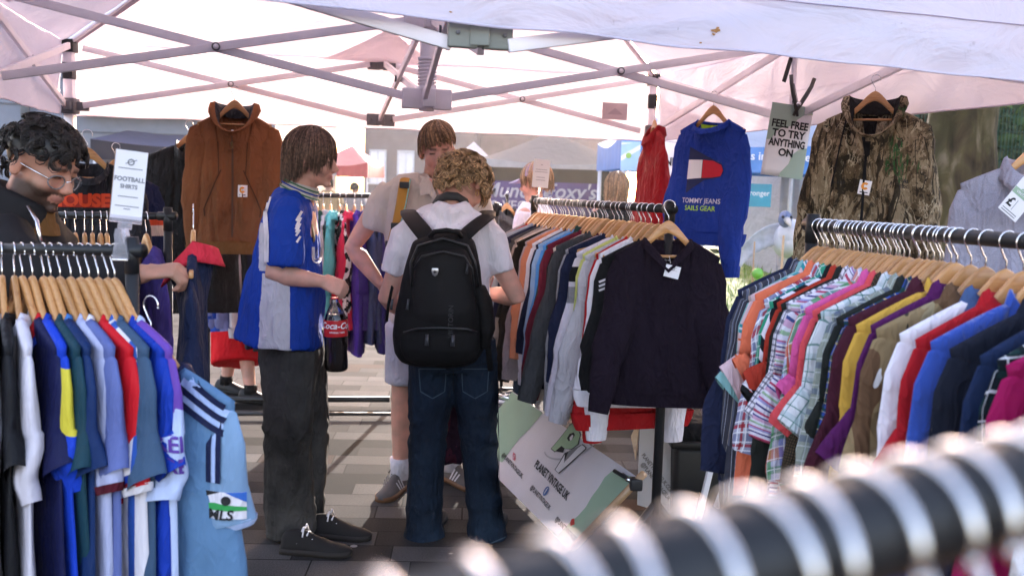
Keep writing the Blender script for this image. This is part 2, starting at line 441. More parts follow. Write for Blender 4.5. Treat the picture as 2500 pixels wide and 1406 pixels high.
# ================================================================== market gazebo we stand under
def cloth_mat(name, c, c2=None, transl=.5, dirt=.25, rough=.6, wr=.5):
    t = NT(name); tc = t.n('TexCoord')
    n = t.n('TexNoise', None, Vector=tc.outputs['Object'], Scale=1.1, Detail=5.0, Roughness=.6)
    c2 = c2 or tuple(x*.9 for x in c)
    col = t.ramp(n.outputs[0], [(.3, c2), (.65, c)])
    sp = t.n('TexNoise', None, Vector=tc.outputs['Object'], Scale=23.0, Detail=6.0, Roughness=.75)
    pat = t.n('TexNoise', None, Vector=tc.outputs['Object'], Scale=2.7, Detail=1.0)
    d = t.math('MULTIPLY', t.ramp(sp.outputs[0], [(.62, (0, 0, 0)), (.70, (1, 1, 1))]), t.ramp(pat.outputs[0], [(.5, (0, 0, 0)), (.62, (1, 1, 1))]))
    col = t.mix(t.math('MULTIPLY', d, dirt), col, (.30, .22, .20))
    mp = t.n('Mapping', None, Vector=tc.outputs['Object'], Scale=(1, 1, 2.2))
    f = t.n('TexNoise', None, Vector=mp, Scale=3.2, Detail=4.0, Distortion=1.2, Roughness=.5)
    wvn = t.n('TexVoronoi', {'feature': 'DISTANCE_TO_EDGE'}, Vector=t.n('VectorMath', {'operation': 'ADD'}, _0=mp, _1=t.n('TexNoise', None, Vector=mp, Scale=2.0).outputs[1]), Scale=1.7)
    b = t.bump(wvn.outputs[0], wr*.22, .05, t.bump(f.outputs[0], wr, .06))
    df = t.n('BsdfDiffuse', None, Color=t.sock(col), Normal=b); tl = t.n('BsdfTranslucent', None, Color=t.sock(col), Normal=b)
    mx = t.n('MixShader', None, _0=transl, _1=df, _2=tl)
    gl = t.n('BsdfGlossy', None, Color=(1, 1, 1), Roughness=.45, Normal=b)
    mx2 = t.n('MixShader', None, _0=.04, _1=mx, _2=gl)
    return t.out(mx2)
CANV = cloth_mat('white canopy cloth', (.88, .79, .84), (.80, .70, .76), .21, .15, wr=.42)
VALC = cloth_mat('pale lilac valance cloth', (.86, .80, .89), (.80, .73, .83), .45, .55, wr=.38)
BL = V((-2.475, 5.57, 0)); TU = V((.97, .242, 0)).normalized(); TV = V((TU.y, -TU.x, 0)); TW = 3.43; TD = 1.75
BR = BL+TU*TW; BM = (BL+BR)/2; LM = BL+TV*TD; RM = BR+TV*TD; HB = (LM+RM)/2; FL = BL+TV*TD*2; FR = BR+TV*TD*2; FM = FL.lerp(FR, .459)
ZL, ZU, ZE, ZP = 1.88, 2.205, 2.235, 3.25
def up(p, z): return V((p.x, p.y, z))
gz = thing('gazebo', 'white canopy market gazebo with scissor truss frame sheltering the clothes stall', 'gazebo', up(HB, 0))
def make_canopy():
    m = MB(); ap = up(HB, ZP); n = 22
    for a, b in ((BL, BR), (BR, FR), (FR, FL), (FL, BL)):
        out = ((a+b)/2-HB).normalized(); rows = []
        for i in range(n+1):
            v = i/n; row = []
            for j in range(n+1):
                u = j/n; e = up(a.lerp(b, u), ZE) + out*.03
                p = e.lerp(ap, v); s = sin(pi*u)*(1-v)
                p.z -= .10*sin(pi*v)*(.5+.5*sin(pi*u)) + .02*s
                p.z += .012*noise.noise(p*2.3)+.006*noise.noise(p*7)
                row.append(p)
            rows.append(row)
        m.loft(rows, closed=False)
    return m.build('canopy', CANV, gz, merge=.004)
CANO = make_canopy()
def on_roof(a, b, u, v):
    e = up(a.lerp(b, u), ZE); p = e.lerp(up(HB, ZP), v); p.z -= .10*sin(pi*v)*(.5+.5*sin(pi*u)) + .02*sin(pi*u)*(1-v)+.010; return p
SEAMC = plain('canopy seam tape', (.58, .48, .54), .8)
for a, b in ((BL, BR), (BR, FR), (FR, FL), (FL, BL)):
    MB().loft([[on_roof(a, b, .001+w_*.006, i/24) for i in range(25)] for w_ in (0, 1, 2)], closed=False).build('ridge_seam', SEAMC, CANO)
    for u0 in (.5,):
        MB().loft([[on_roof(a, b, u0+s*(.10*(1-j/8)+.002), .01+.20*j/8) for s in (-1, -.5, 0, .5, 1)] for j in range(9)], closed=False).build('reinforcing_patch', CANV, CANO)
def valance(a, b, zb0, zb1, mat, bulge=.02, zmid=0.0):
    m = MB(); out = ((a+b)/2-HB).normalized(); nu, nv = 90, 14; rows = []
    for i in range(nv+1):
        v = i/nv; row = []
        for j in range(nu+1):
            u = j/nu; p = a.lerp(b, u); zb = zb0+(zb1-zb0)*u+zmid*sin(pi*u); z = ZE+(zb-ZE)*v
            q = V((u*9, v*1.4, a.x))
            wob = .022*noise.noise(q)+.012*noise.noise(q*2.7)
            row.append(up(p, z)+out*(.032+wob*(.3+v)+bulge*v)+V((0, 0, .006*noise.noise(V((u*14, 3, a.y)))*v)))
        rows.append(row)
    m.loft(rows, closed=False)
    o = m.build('valance', mat, gz)
    hem = MB(); r0 = [q+out*.003 for q in rows[-2]]
    for k in (rows[-1],):
        hem.tube([q for q in k], .0035, 5)
    hem.build('hem', mat, o)
    st = MB(); st.tube([q+out*.004 for q in rows[8]], .0016, 4); st.build('seam', plain('seam thread', (.42, .34, .42), .8), o)
    return o
valance(BL, BR, 1.835, 1.825, CANV); valance(BR, FR, 1.825, 1.86, CANV); valance(FL, BL, 1.83, 1.83, CANV)
vf = valance(FL, FR, 1.985, 1.862, VALC, .03, .0)
# rust stains on the front valance
RUST = plain('rust stain', (.42, .20, .07), .8, var=.4, vs=60)
tr_ = BVHTree.FromPolygons([v.co for v in vf.data.vertices], [list(p.vertices) for p in vf.data.polygons])
st = MB(); inv = wm(gz).inverted(); rr = random.Random(5)
for px, py, s in ((1752, 144, .014), (1768, 146, .009), (1738, 143, .006), (1748, 76, .012), (1752, 68, .006), (1710, 105, .005), (1742, 84, .007), (1330, 95, .004), (1100, 30, .004), (2060, 165, .004)):
    d = (at(px, py, 3.0)-CO).normalized(); o_ = inv @ CO; h = tr_.ray_cast(o_, inv.to_3x3() @ d)
    if h[0] is None: continue
    c = h[0]-d*.004; k = 9; a = inv.to_3x3() @ TU
    st = MB().add([c+a*(cos(2*pi*i/k)*s*rr.uniform(.5, 1.4))+V((0, 0, sin(2*pi*i/k)*s*rr.uniform(.25, .6))) for i in range(k)], [list(range(k))]); st.build('stain', RUST, vf, world=False)
# frame
def post(p, shown=True):
    o = MB().box(up(p, 1.1), (.05, .05, 2.2), bev=.004).build('pole', ALU, gz)
    MB().box(up(p, ZU), (.075, .075, .07), bev=.006).build('corner_bracket', BLACKPL, o)
    m = MB(); m.box(up(p, ZL), (.08, .08, .085), bev=.006); m.bar(up(p, ZL)+TU*.03, up(p, ZL)+TU*.10, .035, .05); m.bar(up(p, ZL)-TV*.03, up(p, ZL)+TV*.10, .035, .05); m.build('slider_bracket', GREYPL, o)
    MB().box(up(p, 2.07), (.056, .056, .09), bev=.004).build('lock_sleeve', BLACKPL, o)
    MB().box(up(p, .01), (.12, .12, .02), bev=.004).build('foot_plate', ALU, o)
for p in (BL, BR, FL, FR): post(p)
def bracket(p, z, mat, along=TU, big=False):
    m = MB(); w = .17 if big else .15
    m.box(up(p, z)+along*.045, (.075, .03, .07), Matrix((along, V((0, 0, 1)).cross(along), V((0, 0, 1)))).transposed(), bev=.004)
    m.box(up(p, z)-along*.045, (.075, .03, .07), Matrix((along, V((0, 0, 1)).cross(along), V((0, 0, 1)))).transposed(), bev=.004)
    m.box(up(p, z), (.05, .05, .06), bev=.004)
    o = m.build('truss_bracket', mat, gz)
    b = MB()
    for s in (-.06, .06): b.tube([up(p, z)+along*s-TV*(-.013), up(p, z)+along*s+TV*.021], .006, 8)
    b.build('bolt', GREYPL, o)
def scissor(a, b, off=.012):
    d = (b-a).normalized(); nrm = V((-d.y, d.x, 0)); ia, ib = a+d*.07, b-d*.07
    for s, z0, z1 in ((off, ZU-.005, ZL+.005), (-off, ZL+.005, ZU-.005)):
        p, q = up(ia, z0)+nrm*s, up(ib, z1)+nrm*s
        o = MB().bar(p, q, .018, .034).build('truss_bar', ALU, gz)
        c = (p+q)/2
        if s*(nrm.dot(TV)) < 0 or True:
            rn = MB(); k = nrm if nrm.y < 0 else -nrm
            rn.tube([c+k*(.0105), c+k*.017], .017, 14); rn.build('pivot', GREYPL, o)
            MB().tube([c+k*.0165, c+k*.0185], .011, 12).build('pivot_cap', ALU, o)
for a, b in ((BL, BM), (BM, BR), (LM, HB), (HB, RM), (FL, FM), (FM, FR), (BL, LM), (LM, FL), (BR, RM), (RM, FR), (BM, HB), (HB, FM)): scissor(a, b)
for z in (ZL, ZU):
    bracket(BM, z, GREYPL); bracket(FM, z+(.03 if z == ZL else 0), plain('grey green plastic', (.24, .25, .22), .45), big=True); bracket(LM, z, GREYPL, TV); bracket(RM, z, GREYPL, TV)
def hub():
    rot = Matrix((TU, -TV, V((0, 0, 1)))).transposed()
    for z in (ZU, ZL):
        m = MB()
        for s in (-1, 1):
            m.box(up(HB, z)+TU*.062*s, (.085, .05, .085), rot, bev=.005); m.box(up(HB, z)+TV*.055*s, (.05, .07, .075), rot, bev=.005)
        m.build('hub_bracket', LGREYPL, gz)
    s = MB(); s.tube([up(HB, ZL-.05), up(HB, ZU+.02)], .032, 14); s.tube([up(HB, ZU), up(HB, ZP-.02)], .022, 12); s.build('hub_pole', LGREYPL, gz)
    c = MB(); n = 160
    c.tube([up(HB, ZL+.055+.1*i/n)+V((cos(i/n*2*pi*7), sin(i/n*2*pi*7), 0))*.037 for i in range(n+1)], .0045, 6)
    c.tube([up(HB, ZL+.035), up(HB, ZL+.052)], .041, 16); c.tube([up(HB, ZL+.16), up(HB, ZL+.172)], .041, 16); c.build('spring', LGREYPL, gz)
hub()
for p in (BL, BR, FL, FR): MB().bar(up(p, ZU+.02), up(HB, ZP-.08), .018, .03).build('rafter', ALU, gz)
for p in (RM, LM):
    MB().tube([up(p, ZL), up(p, ZU)], .014, 8).build('truss_upright', ALU, gz)
    st_ = MB(); st_.bar(up(p, ZU+.02), up(p, ZL+.16)+TU*-.05, .003, .02); st_.build('strap', BLACKPL, gz)
# ================================================================== background stalls, buildings, trees
def gazebo_far(label, px0, px1, Y, ztop, zbot, zpk, ccan, cval, depth=3.0, yaw=0.0, group=None, inner=None, inner_h=.5):
    a = at(px0, 440, Y); b = at(px1, 440, Y); w = (b-a).length; c = V(((a.x+b.x)/2, Y+depth/2, 0))
    g = thing('gazebo', label, 'gazebo', c, yaw, group)
    X, D = w/2, depth/2
    cs = [V((-X, -D, 0)), V((X, -D, 0)), V((X, D, 0)), V((-X, D, 0))]
    m = MB(); n = 8; apx = V((0, 0, zpk))
    for k in range(4):
        p, q = cs[k], cs[(k+1) % 4]; rows = []
        for i in range(n+1):
            rows.append([V((*(up(p.lerp(q, j/n), ztop).lerp(apx, i/n)).xy, ztop+(zpk-ztop)*(i/n)**1.15-.10*sin(pi*j/n)*(1-i/n)**2)) for j in range(n+1)])
        m.loft(rows, closed=False)
    m.build('canopy', cloth_mat('far cloth '+label, ccan, None, .45, .05), g, world=False, merge=.003)
    m = MB()
    for k in range(4):
        p, q = cs[k], cs[(k+1) % 4]; out = ((p+q)/2).normalized()
        m.loft([[up(p.lerp(q, j/24), ztop+(zbot-ztop)*v-.10*sin(pi*j/24)*(1-v))+out*.02*sin(j*1.9+k)*v for j in range(25)] for v in (0, .5, 1)], closed=False)
    va = m.build('valance', plain('far valance '+label, cval, .7), g, world=False)
    for p in cs: MB().tube([p*.97, up(p*.97, ztop)], .025, 6).build('leg', WHITEP, g, world=False)
    if inner: # back wall hung inside the stall
        m = MB(); m.loft([[V((-X*.96+2*X*.96*j/20, D*.94+.03*sin(j*1.7), ztop-.05-inner_h*v)) for j in range(21)] for v in (0, .5, 1)], closed=False)
        m.build('inner_drape', plain('drape '+label, inner, .8), g, world=False)
    return g, X, D
gazebo_far('lavender topped gazebo with a navy valance behind the left rack', 222, 640, 17, 2.02, 1.68, 2.75, (.20, .195, .30), (.012, .012, .025), depth=3.4)
gazebo_far('small red gazebo in the sunny square behind the blue shirted man', 770, 897, 24, 1.86, 1.50, 2.30, (.75, .28, .30), (.55, .05, .07))
gazebo_far('white peaked gazebo further back beside the grey building', 1085, 1215, 34, 2.1, 1.75, 2.85, (.80, .72, .72), (.75, .66, .66))
gb, gX, gD = gazebo_far('wide beige grey gazebo with a dark green drape inside over a purple banner', 1175, 1530, 20, 1.98, 1.80, 2.62, (.22, .20, .205), (.40, .36, .37), depth=3.2, inner=(.018, .021, .017), inner_h=.95)
gblue, bX, bD = gazebo_far('pale blue gazebo with white slogan lettering on its long valance', 1515, 2140, 10, 2.05, 1.70, 2.75, (.45, .52, .72), (.10, .24, .56), depth=3.0)
M_ = frame((gblue.location.x-bX, gblue.location.y-bD-.035, 1.83), (1, 0, 0), (0, 0, 1))
WTXT = plain('white print', (.80, .78, .80), .7, var=.02)
c0 = at(1842, 380, 10).x-(gblue.location.x-bX)
flat([(lambda g: ([v+V((c0, .03, 0)) for v in g[0]], g[1]))(text_geo('future is in this together', .115, .012, align='CENTER'))][0], M_ @ Matrix.Translation((.18, 0, 0)), 'lettering', WTXT, gblue)
m = MB(); a, b = at(1518, 345, 9.9), at(1562, 418, 9.9)
mm = MB().box(((a.x+b.x)/2, 9.93, (a.z+b.z)/2), (abs(b.x-a.x), .015, abs(a.z-b.z)), bev=.003)
sg = tag(mm.build('hanging_sign', plain('pale blue sign', (.38, .56, .82), .6)), 'small blue and white sign hanging beside the rear right tent pole', 'sign')
fm = frame(((a.x+b.x)/2, 9.918, (a.z+b.z)/2), (1, 0, 0), (0, 0, 1)); ww, hh = abs(b.x-a.x)/2, abs(a.z-b.z)/2
flat(poly_geo([(-ww, .0), (-ww, -.05), (ww, .07), (ww, .12)]), fm, 'white_band', WTXT, sg)
flat(poly_geo([(-ww, .11), (-ww, hh*.9), (ww*.2, hh*.9)]), fm, 'white_corner', WTXT, sg)
flat(disc_geo(-.02, .005, .028, .028), fm @ Matrix.Translation((0, 0, .002)), 'green_spot', plain('lime print', (.30, .50, .12), .6), sg)
a, b = at(1822, 448, 10.2), at(1881, 506, 10.2)
cs_ = tag(MB().box(((a.x+b.x)/2-.15, 10.2, (a.z+b.z)/2), (abs(b.x-a.x)+.3, .02, abs(a.z-b.z)), bev=.003).build('hanging_sign', plain('turquoise sign', (.07, .32, .44), .6)), 'turquoise sign hanging beneath the blue gazebo in front of the trees', 'sign')
flat(text_geo('stronger', .075, .012), frame(((a.x+b.x)/2-.02, 10.186, (a.z+b.z)/2+.02), (1, 0, 0), (0, 0, 1)), 'lettering', WTXT, cs_)
# purple banner of the food stall
a, b = at(1200, 441, 19.6), at(1462, 560, 19.6)
pb = tag(MB().box(((a.x+b.x)/2, 19.6, (a.z+b.z)/2), (b.x-a.x, .03, a.z-b.z)).build('stall_banner', plain('purple banner', (.07, .04, .15), .6)), 'purple stall banner with cream lettering under the beige gazebo', 'banner')
CREAM = plain('cream print', (.45, .40, .46), .6)
for s, px, py, sz, sh in (('Munchie', 1262, 467, .40, .25), ("Foxy's", 1392, 470, .40, .25), ('& VEGAN', 1265, 503, .26, 0)):
    flat(text_geo(s, sz, .012, sh), frame(at(px, py, 19.57), (1, 0, 0), (0, 0, 1)), 'lettering', CREAM, pb)
# buildings
def building(label, px0, px1, Y, H, c, floors, bays, depth=8, wc=(.55, .52, .50), name='building', wh=1.5):
    a = at(px0, 440, Y); b = at(px1, 440, Y); w = b.x-a.x; g = thing(name, label, 'building', ((a.x+b.x)/2, Y+depth/2, 0))
    x0 = -w/2; yf = -depth/2
    m = MB(); m.box((0, 0, H/2), (w, depth, H)); m.build('wall', plain('wall '+label, c, .8, var=.18, vs=2.0, bs=.1, bscale=20), g, world=False, smooth=False)
    MB().box((0, 0, H+.15), (w+.3, depth+.3, .3)).build('parapet', plain('parapet '+label, tuple(x*.8 for x in c), .8), g, world=False, smooth=False)
    gm = plain('window glass '+label, wc, .08, 0, .6, .2, 1.0)
    for f in range(floors):
        for k in range(bays):
            x = x0+w*(k+.5)/bays; z = 1.2+f*3.1
            fr = MB(); ww = min(1.0, w/bays*.55)
            for q, s in (((x-ww/2, yf-.03, z+wh/2), (.08, .1, wh)), ((x+ww/2, yf-.03, z+wh/2), (.08, .1, wh)), ((x, yf-.03, z), (ww+.2, .16, .08)), ((x, yf-.03, z+wh), (ww+.08, .1, .08)), ((x, yf-.025, z+wh/2), (.05, .07, wh))): fr.box(q, s)
            o = fr.build('window', plain('window frame', (.60, .58, .58), .5), g, world=False, smooth=False)
            MB().box((x, yf-.006, z+wh/2), (ww-.06, .02, wh-.06)).build('pane', gm, o, world=False, smooth=False)
    return g
building('grey brick building with tall bright windows far behind the beige shirted man', 888, 1160, 46, 9, (.13, .11, .115), 3, 4, wc=(.85, .82, .82))
building('brown brick block behind the beige gazebo with a pale column', 1166, 1500, 52, 8, (.19, .14, .14), 2, 5)
building('pinkish building edge beside the bright open sky', 560, 694, 44, 9, (.45, .36, .36), 3, 3)
def clad():
    g = thing('clad_building', 'pale blue grey metal clad building with a drainpipe at the far left', 'building', (-9.5, 16.5, 0))
    m = MB(); m.box((-9.0, 20.5, 3.5), (9.6, 6, 7)); m.build('wall', plain('blue grey cladding', (.20, .215, .26), .5, var=.08), g, smooth=False)
    for k in range(15): MB().box((-9.0, 17.485, .35+.45*k), (9.6, .03, .02)).build('panel_joint', plain('cladding joint', (.10, .11, .13), .6), g, smooth=False)
    x = at(64, 300, 17.4).x; MB().tube([(x, 17.36, 0), (x, 17.36, 7)], .07, 10).build('drainpipe', plain('grey pipe', (.16, .17, .18), .5), g)
    m = MB(); m.box((-6.0, 17.3, 2.75), (3.2, .4, .55)); m.build('fascia', plain('dark fascia', (.10, .10, .12), .6), g, smooth=False)
clad()
mt_ = thing('market_table', 'market table stacked with pale boxes under the navy gazebo', 'table', at(392, 500, 13).xy.to_3d()); q0 = at(392, 500, 13)
MB().box((q0.x, 13.2, .74), (1.3, .6, .04)).build('table_top', WHITEP, mt_)
for sx in (-.6, .6):
    for sy in (-.25, .25): MB().box((q0.x+sx, 13.2+sy, .36), (.04, .04, .72)).build('leg', WHITEP, mt_)
for k_, (dx, h_, c_) in enumerate(((-.42, .26, (.62, .55, .48)), (-.12, .40, (.70, .66, .66)), (.16, .22, (.45, .36, .30)), (.42, .34, (.66, .60, .56)))):
    tag(MB().box((q0.x+dx, 13.2, .762+h_/2), (.25, .35, h_), bev=.01).build('storage_box', plain('pale box %s' % 'abcd'[k_], c_, .7)), ('low sandy box at the left end of the market table', 'tall white box on the market table', 'small brown box on the market table', 'cream box at the right end of the market table')[k_], 'box')
# trees
LEAFD = [plain('leaf dark', (.030, .055, .018), .7, var=.3), plain('leaf mid', (.055, .10, .028), .7, var=.3), plain('leaf light', (.10, .15, .04), .7, var=.3)]
def bark_mat():
    t = NT('mottled plane bark'); tc = t.n('TexCoord'); mp = t.n('Mapping', None, Vector=tc.outputs['Object'], Scale=(1, 1, .45))
    n = t.n('TexNoise', None, Vector=mp, Scale=6.0, Detail=6.0, Distortion=.6); n2 = t.n('TexNoise', None, Vector=mp, Scale=2.4, Detail=3.0)
    c = t.ramp(n.outputs[0], [(.34, (.016, .011, .006)), (.45, (.050, .034, .017)), (.54, (.070, .054, .022)), (.66, (.17, .13, .085))])
    c = t.mix(t.ramp(n2.outputs[0], [(.45, (0, 0, 0)), (.62, (.7, .7, .7))]), c, (.030, .030, .010))
    return t.out(t.bsdf(c, .9, 0, .2, t.bump(n.outputs[0], .8, .05)))
BARK = bark_mat()
def tree(label, x, y, h, tr, cr, nleaf=2600, seed=1, z0=0.0, ls=.13, low=.35, group=None, mats=None):
    r = random.Random(seed); g = thing('tree', label, 'tree', (x, y, z0), 0, group)
    m = MB(); pts = [V((.06*tr*sin(i*1.3+seed)*i, .05*tr*cos(i*1.7)*i, h*.62*i/8)) for i in range(9)]
    m.tube(pts, [tr*(1.35 if i == 0 else 1.08 if i == 1 else 1-.075*i) for i in range(9)], 22)
    ends = []
    for k in range(7):
        a = k*2.4+seed; b = pts[4+k % 4]; e = b+V((cos(a)*cr*.7, sin(a)*cr*.7, h*.22+.1*h*r.random())); md = b.lerp(e, .5)+V((0, 0, h*.04))
        m.tube([b, md, e], [tr*.38, tr*.26, tr*.10], 8); ends.append(e)
    o = m.build('trunk', BARK, g, world=False); wrinkle(o.data, tr*.16, 3.0/tr*.35, (1, 1, .5), seed)
    m = MB(); cl = []
    for k in range(34):
        a = r.random()*2*pi; rr = cr*sqrt(r.random()); z = h*(low+(1-low)*r.random()); sh = 1-abs((z/h-low)/(1-low)-.45)*.9
        cl.append((V((cos(a)*rr*sh, sin(a)*rr*sh, z)), cr*r.uniform(.18, .36)))
    for i in range(nleaf):
        c, s = cl[i % len(cl)]; d = V((r.gauss(0, 1), r.gauss(0, 1), r.gauss(0, .7))); p = c+d*s*.55; mi = r.choice((0, 0, 1, 1, 2))
        q = V((r.uniform(-1, 1), r.uniform(-1, 1), r.uniform(-.5, .8))).normalized(); w_ = q.orthogonal().normalized(); l = ls*r.uniform(.6, 1.4)
        m.add([p-q*l, p+w_*l*.45, p+q*l, p-w_*l*.45], [(0, 1, 2, 3)], mi)
    m.build('crown', mats or LEAFD, g, world=False, smooth=False)
    return g
tp = at(2345, 440, 9.2); tree('broad mottled plane tree trunk standing on the lawn at the far right', tp.x, tp.y, 11, .34, 3.6, 1500, 3, LZ, .22, .72)
for i, (px, Y, h, cr, sd, lb) in enumerate(((1850, 17, 5.5, 2.0, 11, 'dark leafy tree behind the turquoise sign'), (2160, 20, 6.5, 2.8, 12, 'bushy green tree behind the camouflage jacket'), (2440, 19, 6.5, 2.9, 13, 'dense dark green tree behind the plane trunk'), (2250, 14, 4.2, 1.6, 15, 'low leafy tree just left of the plane trunk'), (2620, 15, 5.5, 2.4, 14, 'green tree at the right edge behind the grey polo'))):
    p = at(px, 440, Y); tree(lb, p.x, p.y, h, .16, cr, 4200, sd, LZ, .16, .08, 'trees beyond the lawn')
# green mesh fence behind the plane trunk
fc = thing('mesh_fence', 'dark green mesh fence with posts behind the plane tree trunk', 'fence', at(2450, 440, 12))
a, b = at(2230, 440, 12.2).x, at(2760, 440, 12.2).x
m = MB()
for i in range(60): m.bar((a+(b-a)*i/59, 12.2, LZ), (a+(b-a)*i/59, 12.2, 2.6), .008)
for k in range(12): m.bar((a, 12.2, LZ+.1+.18*k), (b, 12.2, LZ+.1+.18*k), .008)
m.build('mesh_panel', plain('green coated wire', (.02, .07, .05), .5), fc, smooth=False)
for i in range(4): MB().box((a+(b-a)*i/3, 12.25, 1.5), (.06, .06, 2.3)).build('fence_post', plain('green coated wire', (.02, .07, .05), .5), fc)
# white side wall of a marquee behind the bird
a, b = at(1908, 425, 13), at(2080, 640, 13)
mq = thing('marquee', 'white marquee side wall and roof behind the gull puppet', 'marquee', ((a.x+b.x)/2, 14, LZ))
m = MB(); m.loft([[V((a.x+(b.x-a.x)*j/40, 13+.03*sin(j*1.1), z)) for j in range(41)] for z in (LZ, 1.3, 1.9)], closed=False)
m.loft([[V((b.x, 13+2.5*j/10, z)) for j in range(11)] for z in (LZ, 1.9)], closed=False); m.loft([[V((a.x, 13+2.5*j/10, z)) for j in range(11)] for z in (LZ, 1.9)], closed=False)
m.build('side_wall', cloth_mat('marquee cloth', (.50, .50, .58), None, .3, .05), mq)
m = MB(); pk = V(((a.x+b.x)/2, 14.25, 2.5)); c4 = [V((a.x-.05, 12.95, 1.9)), V((b.x+.05, 12.95, 1.9)), V((b.x+.05, 15.5, 1.9)), V((a.x-.05, 15.5, 1.9))]
m.add(c4+[pk], [(0, 1, 4), (1, 2, 4), (2, 3, 4), (3, 0, 4)]); m.build('roof', cloth_mat('marquee roof', (.7, .72, .82), None, .3, .05), mq, smooth=False)
# gull puppet on poles
def gull():
    c = at(1922, 585, 9.0); g = thing('gull_puppet', 'large white gull puppet with spread wings carried on wooden poles', 'puppet', (c.x, c.y, LZ))
    wt = plain('white puppet cloth', (.62, .62, .68), .8, var=.12, vs=12, bs=.3, bscale=18); gw = plain('grey puppet wing', (.42, .43, .48), .8, var=.2, vs=14, bs=.4, bscale=22)
    m = MB(); m.ball(c, (.135, .26, .17), 24, 14); m.ball(c+V((0, -.12, .06)), (.12, .15, .13), 20, 12); m.build('body', wt, g)
    h = at(1917, 535, 8.72); m = MB(); m.ball(h, (.06, .07, .075), 16, 10); hd = m.build('head', plain('blue grey face', (.13, .16, .27), .6, var=.4, vs=25), g)
    m = MB(); m.tube([h+V((0, -.06, -.005)), h+V((0, -.15, -.03)), h+V((0, -.18, -.06))], [.03, .02, .005], 8); m.build('beak', plain('pale beak', (.55, .50, .45), .5), hd)
    m = MB(); m.ball(h+V((-.035, -.055, .02)), .013, 8, 6); m.ball(h+V((.035, -.055, .02)), .013, 8, 6); m.build('eye', DARKTXT, hd)
    for s in (-1, 1):
        m = MB(); rows = []
        tipx = -.36 if s < 0 else .36
        for i in range(15):
            f = i/14; x = c.x+s*.08+(tipx)*f; top = c.z+.15-.02*f-.22*f*f; ch = .20-.02*f+.012*abs(sin(i*1.57))
            rows.append([V((x, c.y-.05+.03*sin(q*pi)-.02*f, top-ch*q)) for q in (0, .1, .3, .55, .8, 1)]+[V((x, c.y-.03+.03*sin(q*pi)-.02*f, top-ch*q)) for q in (1, .8, .55, .3, .1, 0)])
        m.loft(rows, True, True, True); m.build('wing', gw, g)
    pm = ROD
    for px, Y, z1 in ((1914, 8.7, .05), (1935, 9.1, -.05)):
        p = at(px, 560, Y); MB().tube([(p.x, p.y, LZ), (p.x, p.y, c.z+z1)], .011, 8).build('pole', pm, g)
    p = at(1842, 600, 8.9); MB().tube([(p.x, p.y, LZ), (p.x, p.y, at(1842, 590, 8.9).z)], .008, 8).build('pole', pm, g)
gull()
# a lime green ball and a grey bag on the lawn
p = ground(1838, 663, LZ) if False else at(1850, 668, 8.6)
m = MB().ball(p, .05, 16, 10); m.tube([p+V((0, 0, -.05)), p+V((.005, 0, -.075))], [.012, .02], 8); m.tube([p+V((.005, 0, -.075)), V((p.x, p.y, LZ))], .0015, 4)
tag(m.build('balloon', plain('lime balloon', (.16, .42, .06), .25, 0, .5)), 'small lime green balloon tied beside the gull puppet', 'balloon')
# ================================================================== hangers and garments
# garment frame: origin where the hook touches the top of the rail, x along the hanger arms, -y the front, z up
def hz(x, w=.215):
    x = abs(x); return -.072-.085*(1-exp(-(x/.075)**2))-.045*(x/w)
HANG_MESH = {}
def hanger_meshes(half=.197, rail=.016):
    key = (half, rail)
    if key in HANG_MESH: return HANG_MESH[key]
    n = 26; xs = [-half+2*half*i/n for i in range(n+1)]
    top = [(x, hz(x)) for x in xs]
    bot = [(x, hz(x)-(.030+.016*exp(-(x/.05)**2))*(1-.35*(abs(x)/half)**4)) for x in reversed(xs)]
    m = MB().prism(top+bot, .013, None, bev=.0042)
    m.tube([(-half*.80, 0, hz(half*.8)-.022), (-half*.8, 0, -.205), ], .004, 6); m.tube([(half*.80, 0, hz(half*.8)-.022), (half*.8, 0, -.205)], .004, 6)
    m.tube([(-half*.82, 0, -.205), (half*.82, 0, -.205)], .0055, 8)
    o = m.build('shoulder_bar', HWOOD); me1 = o.data; bpy.data.objects.remove(o)
    R_ = rail+.0045; pts = []
    for i in range(19):
        a = radians(-12)+radians(232)*i/18
        pts.append(V((cos(a)*R_, 0, -R_+.0017+sin(a)*R_)))
    pts += [V((-.006, 0, -.050)), V((-.001, 0, -.056)), V((0, 0, -.064)), V((0, 0, -.085))]
    m = MB().tube(pts, .0017, 7); m.ball(pts[0], .0024, 8, 6)
    o = m.build('hook', CHROME); me2 = o.data; bpy.data.objects.remove(o)
    HANG_MESH[key] = (me1, me2); return HANG_MESH[key]
def hanger(label, loc, yaw, group=None, half=.197, rail=.016, tilt=0.0, pitch=0.0):
    b, h = hanger_meshes(half, rail)
    t = thing('clothes_hanger', label, 'hanger', loc, yaw, group); t.rotation_euler = (pitch, tilt, yaw)
    for nm, me in (('shoulder_bar', b), ('hook', h)):
        o = bpy.data.objects.new(nm, me); COL.objects.link(o); o.parent = t
    return t

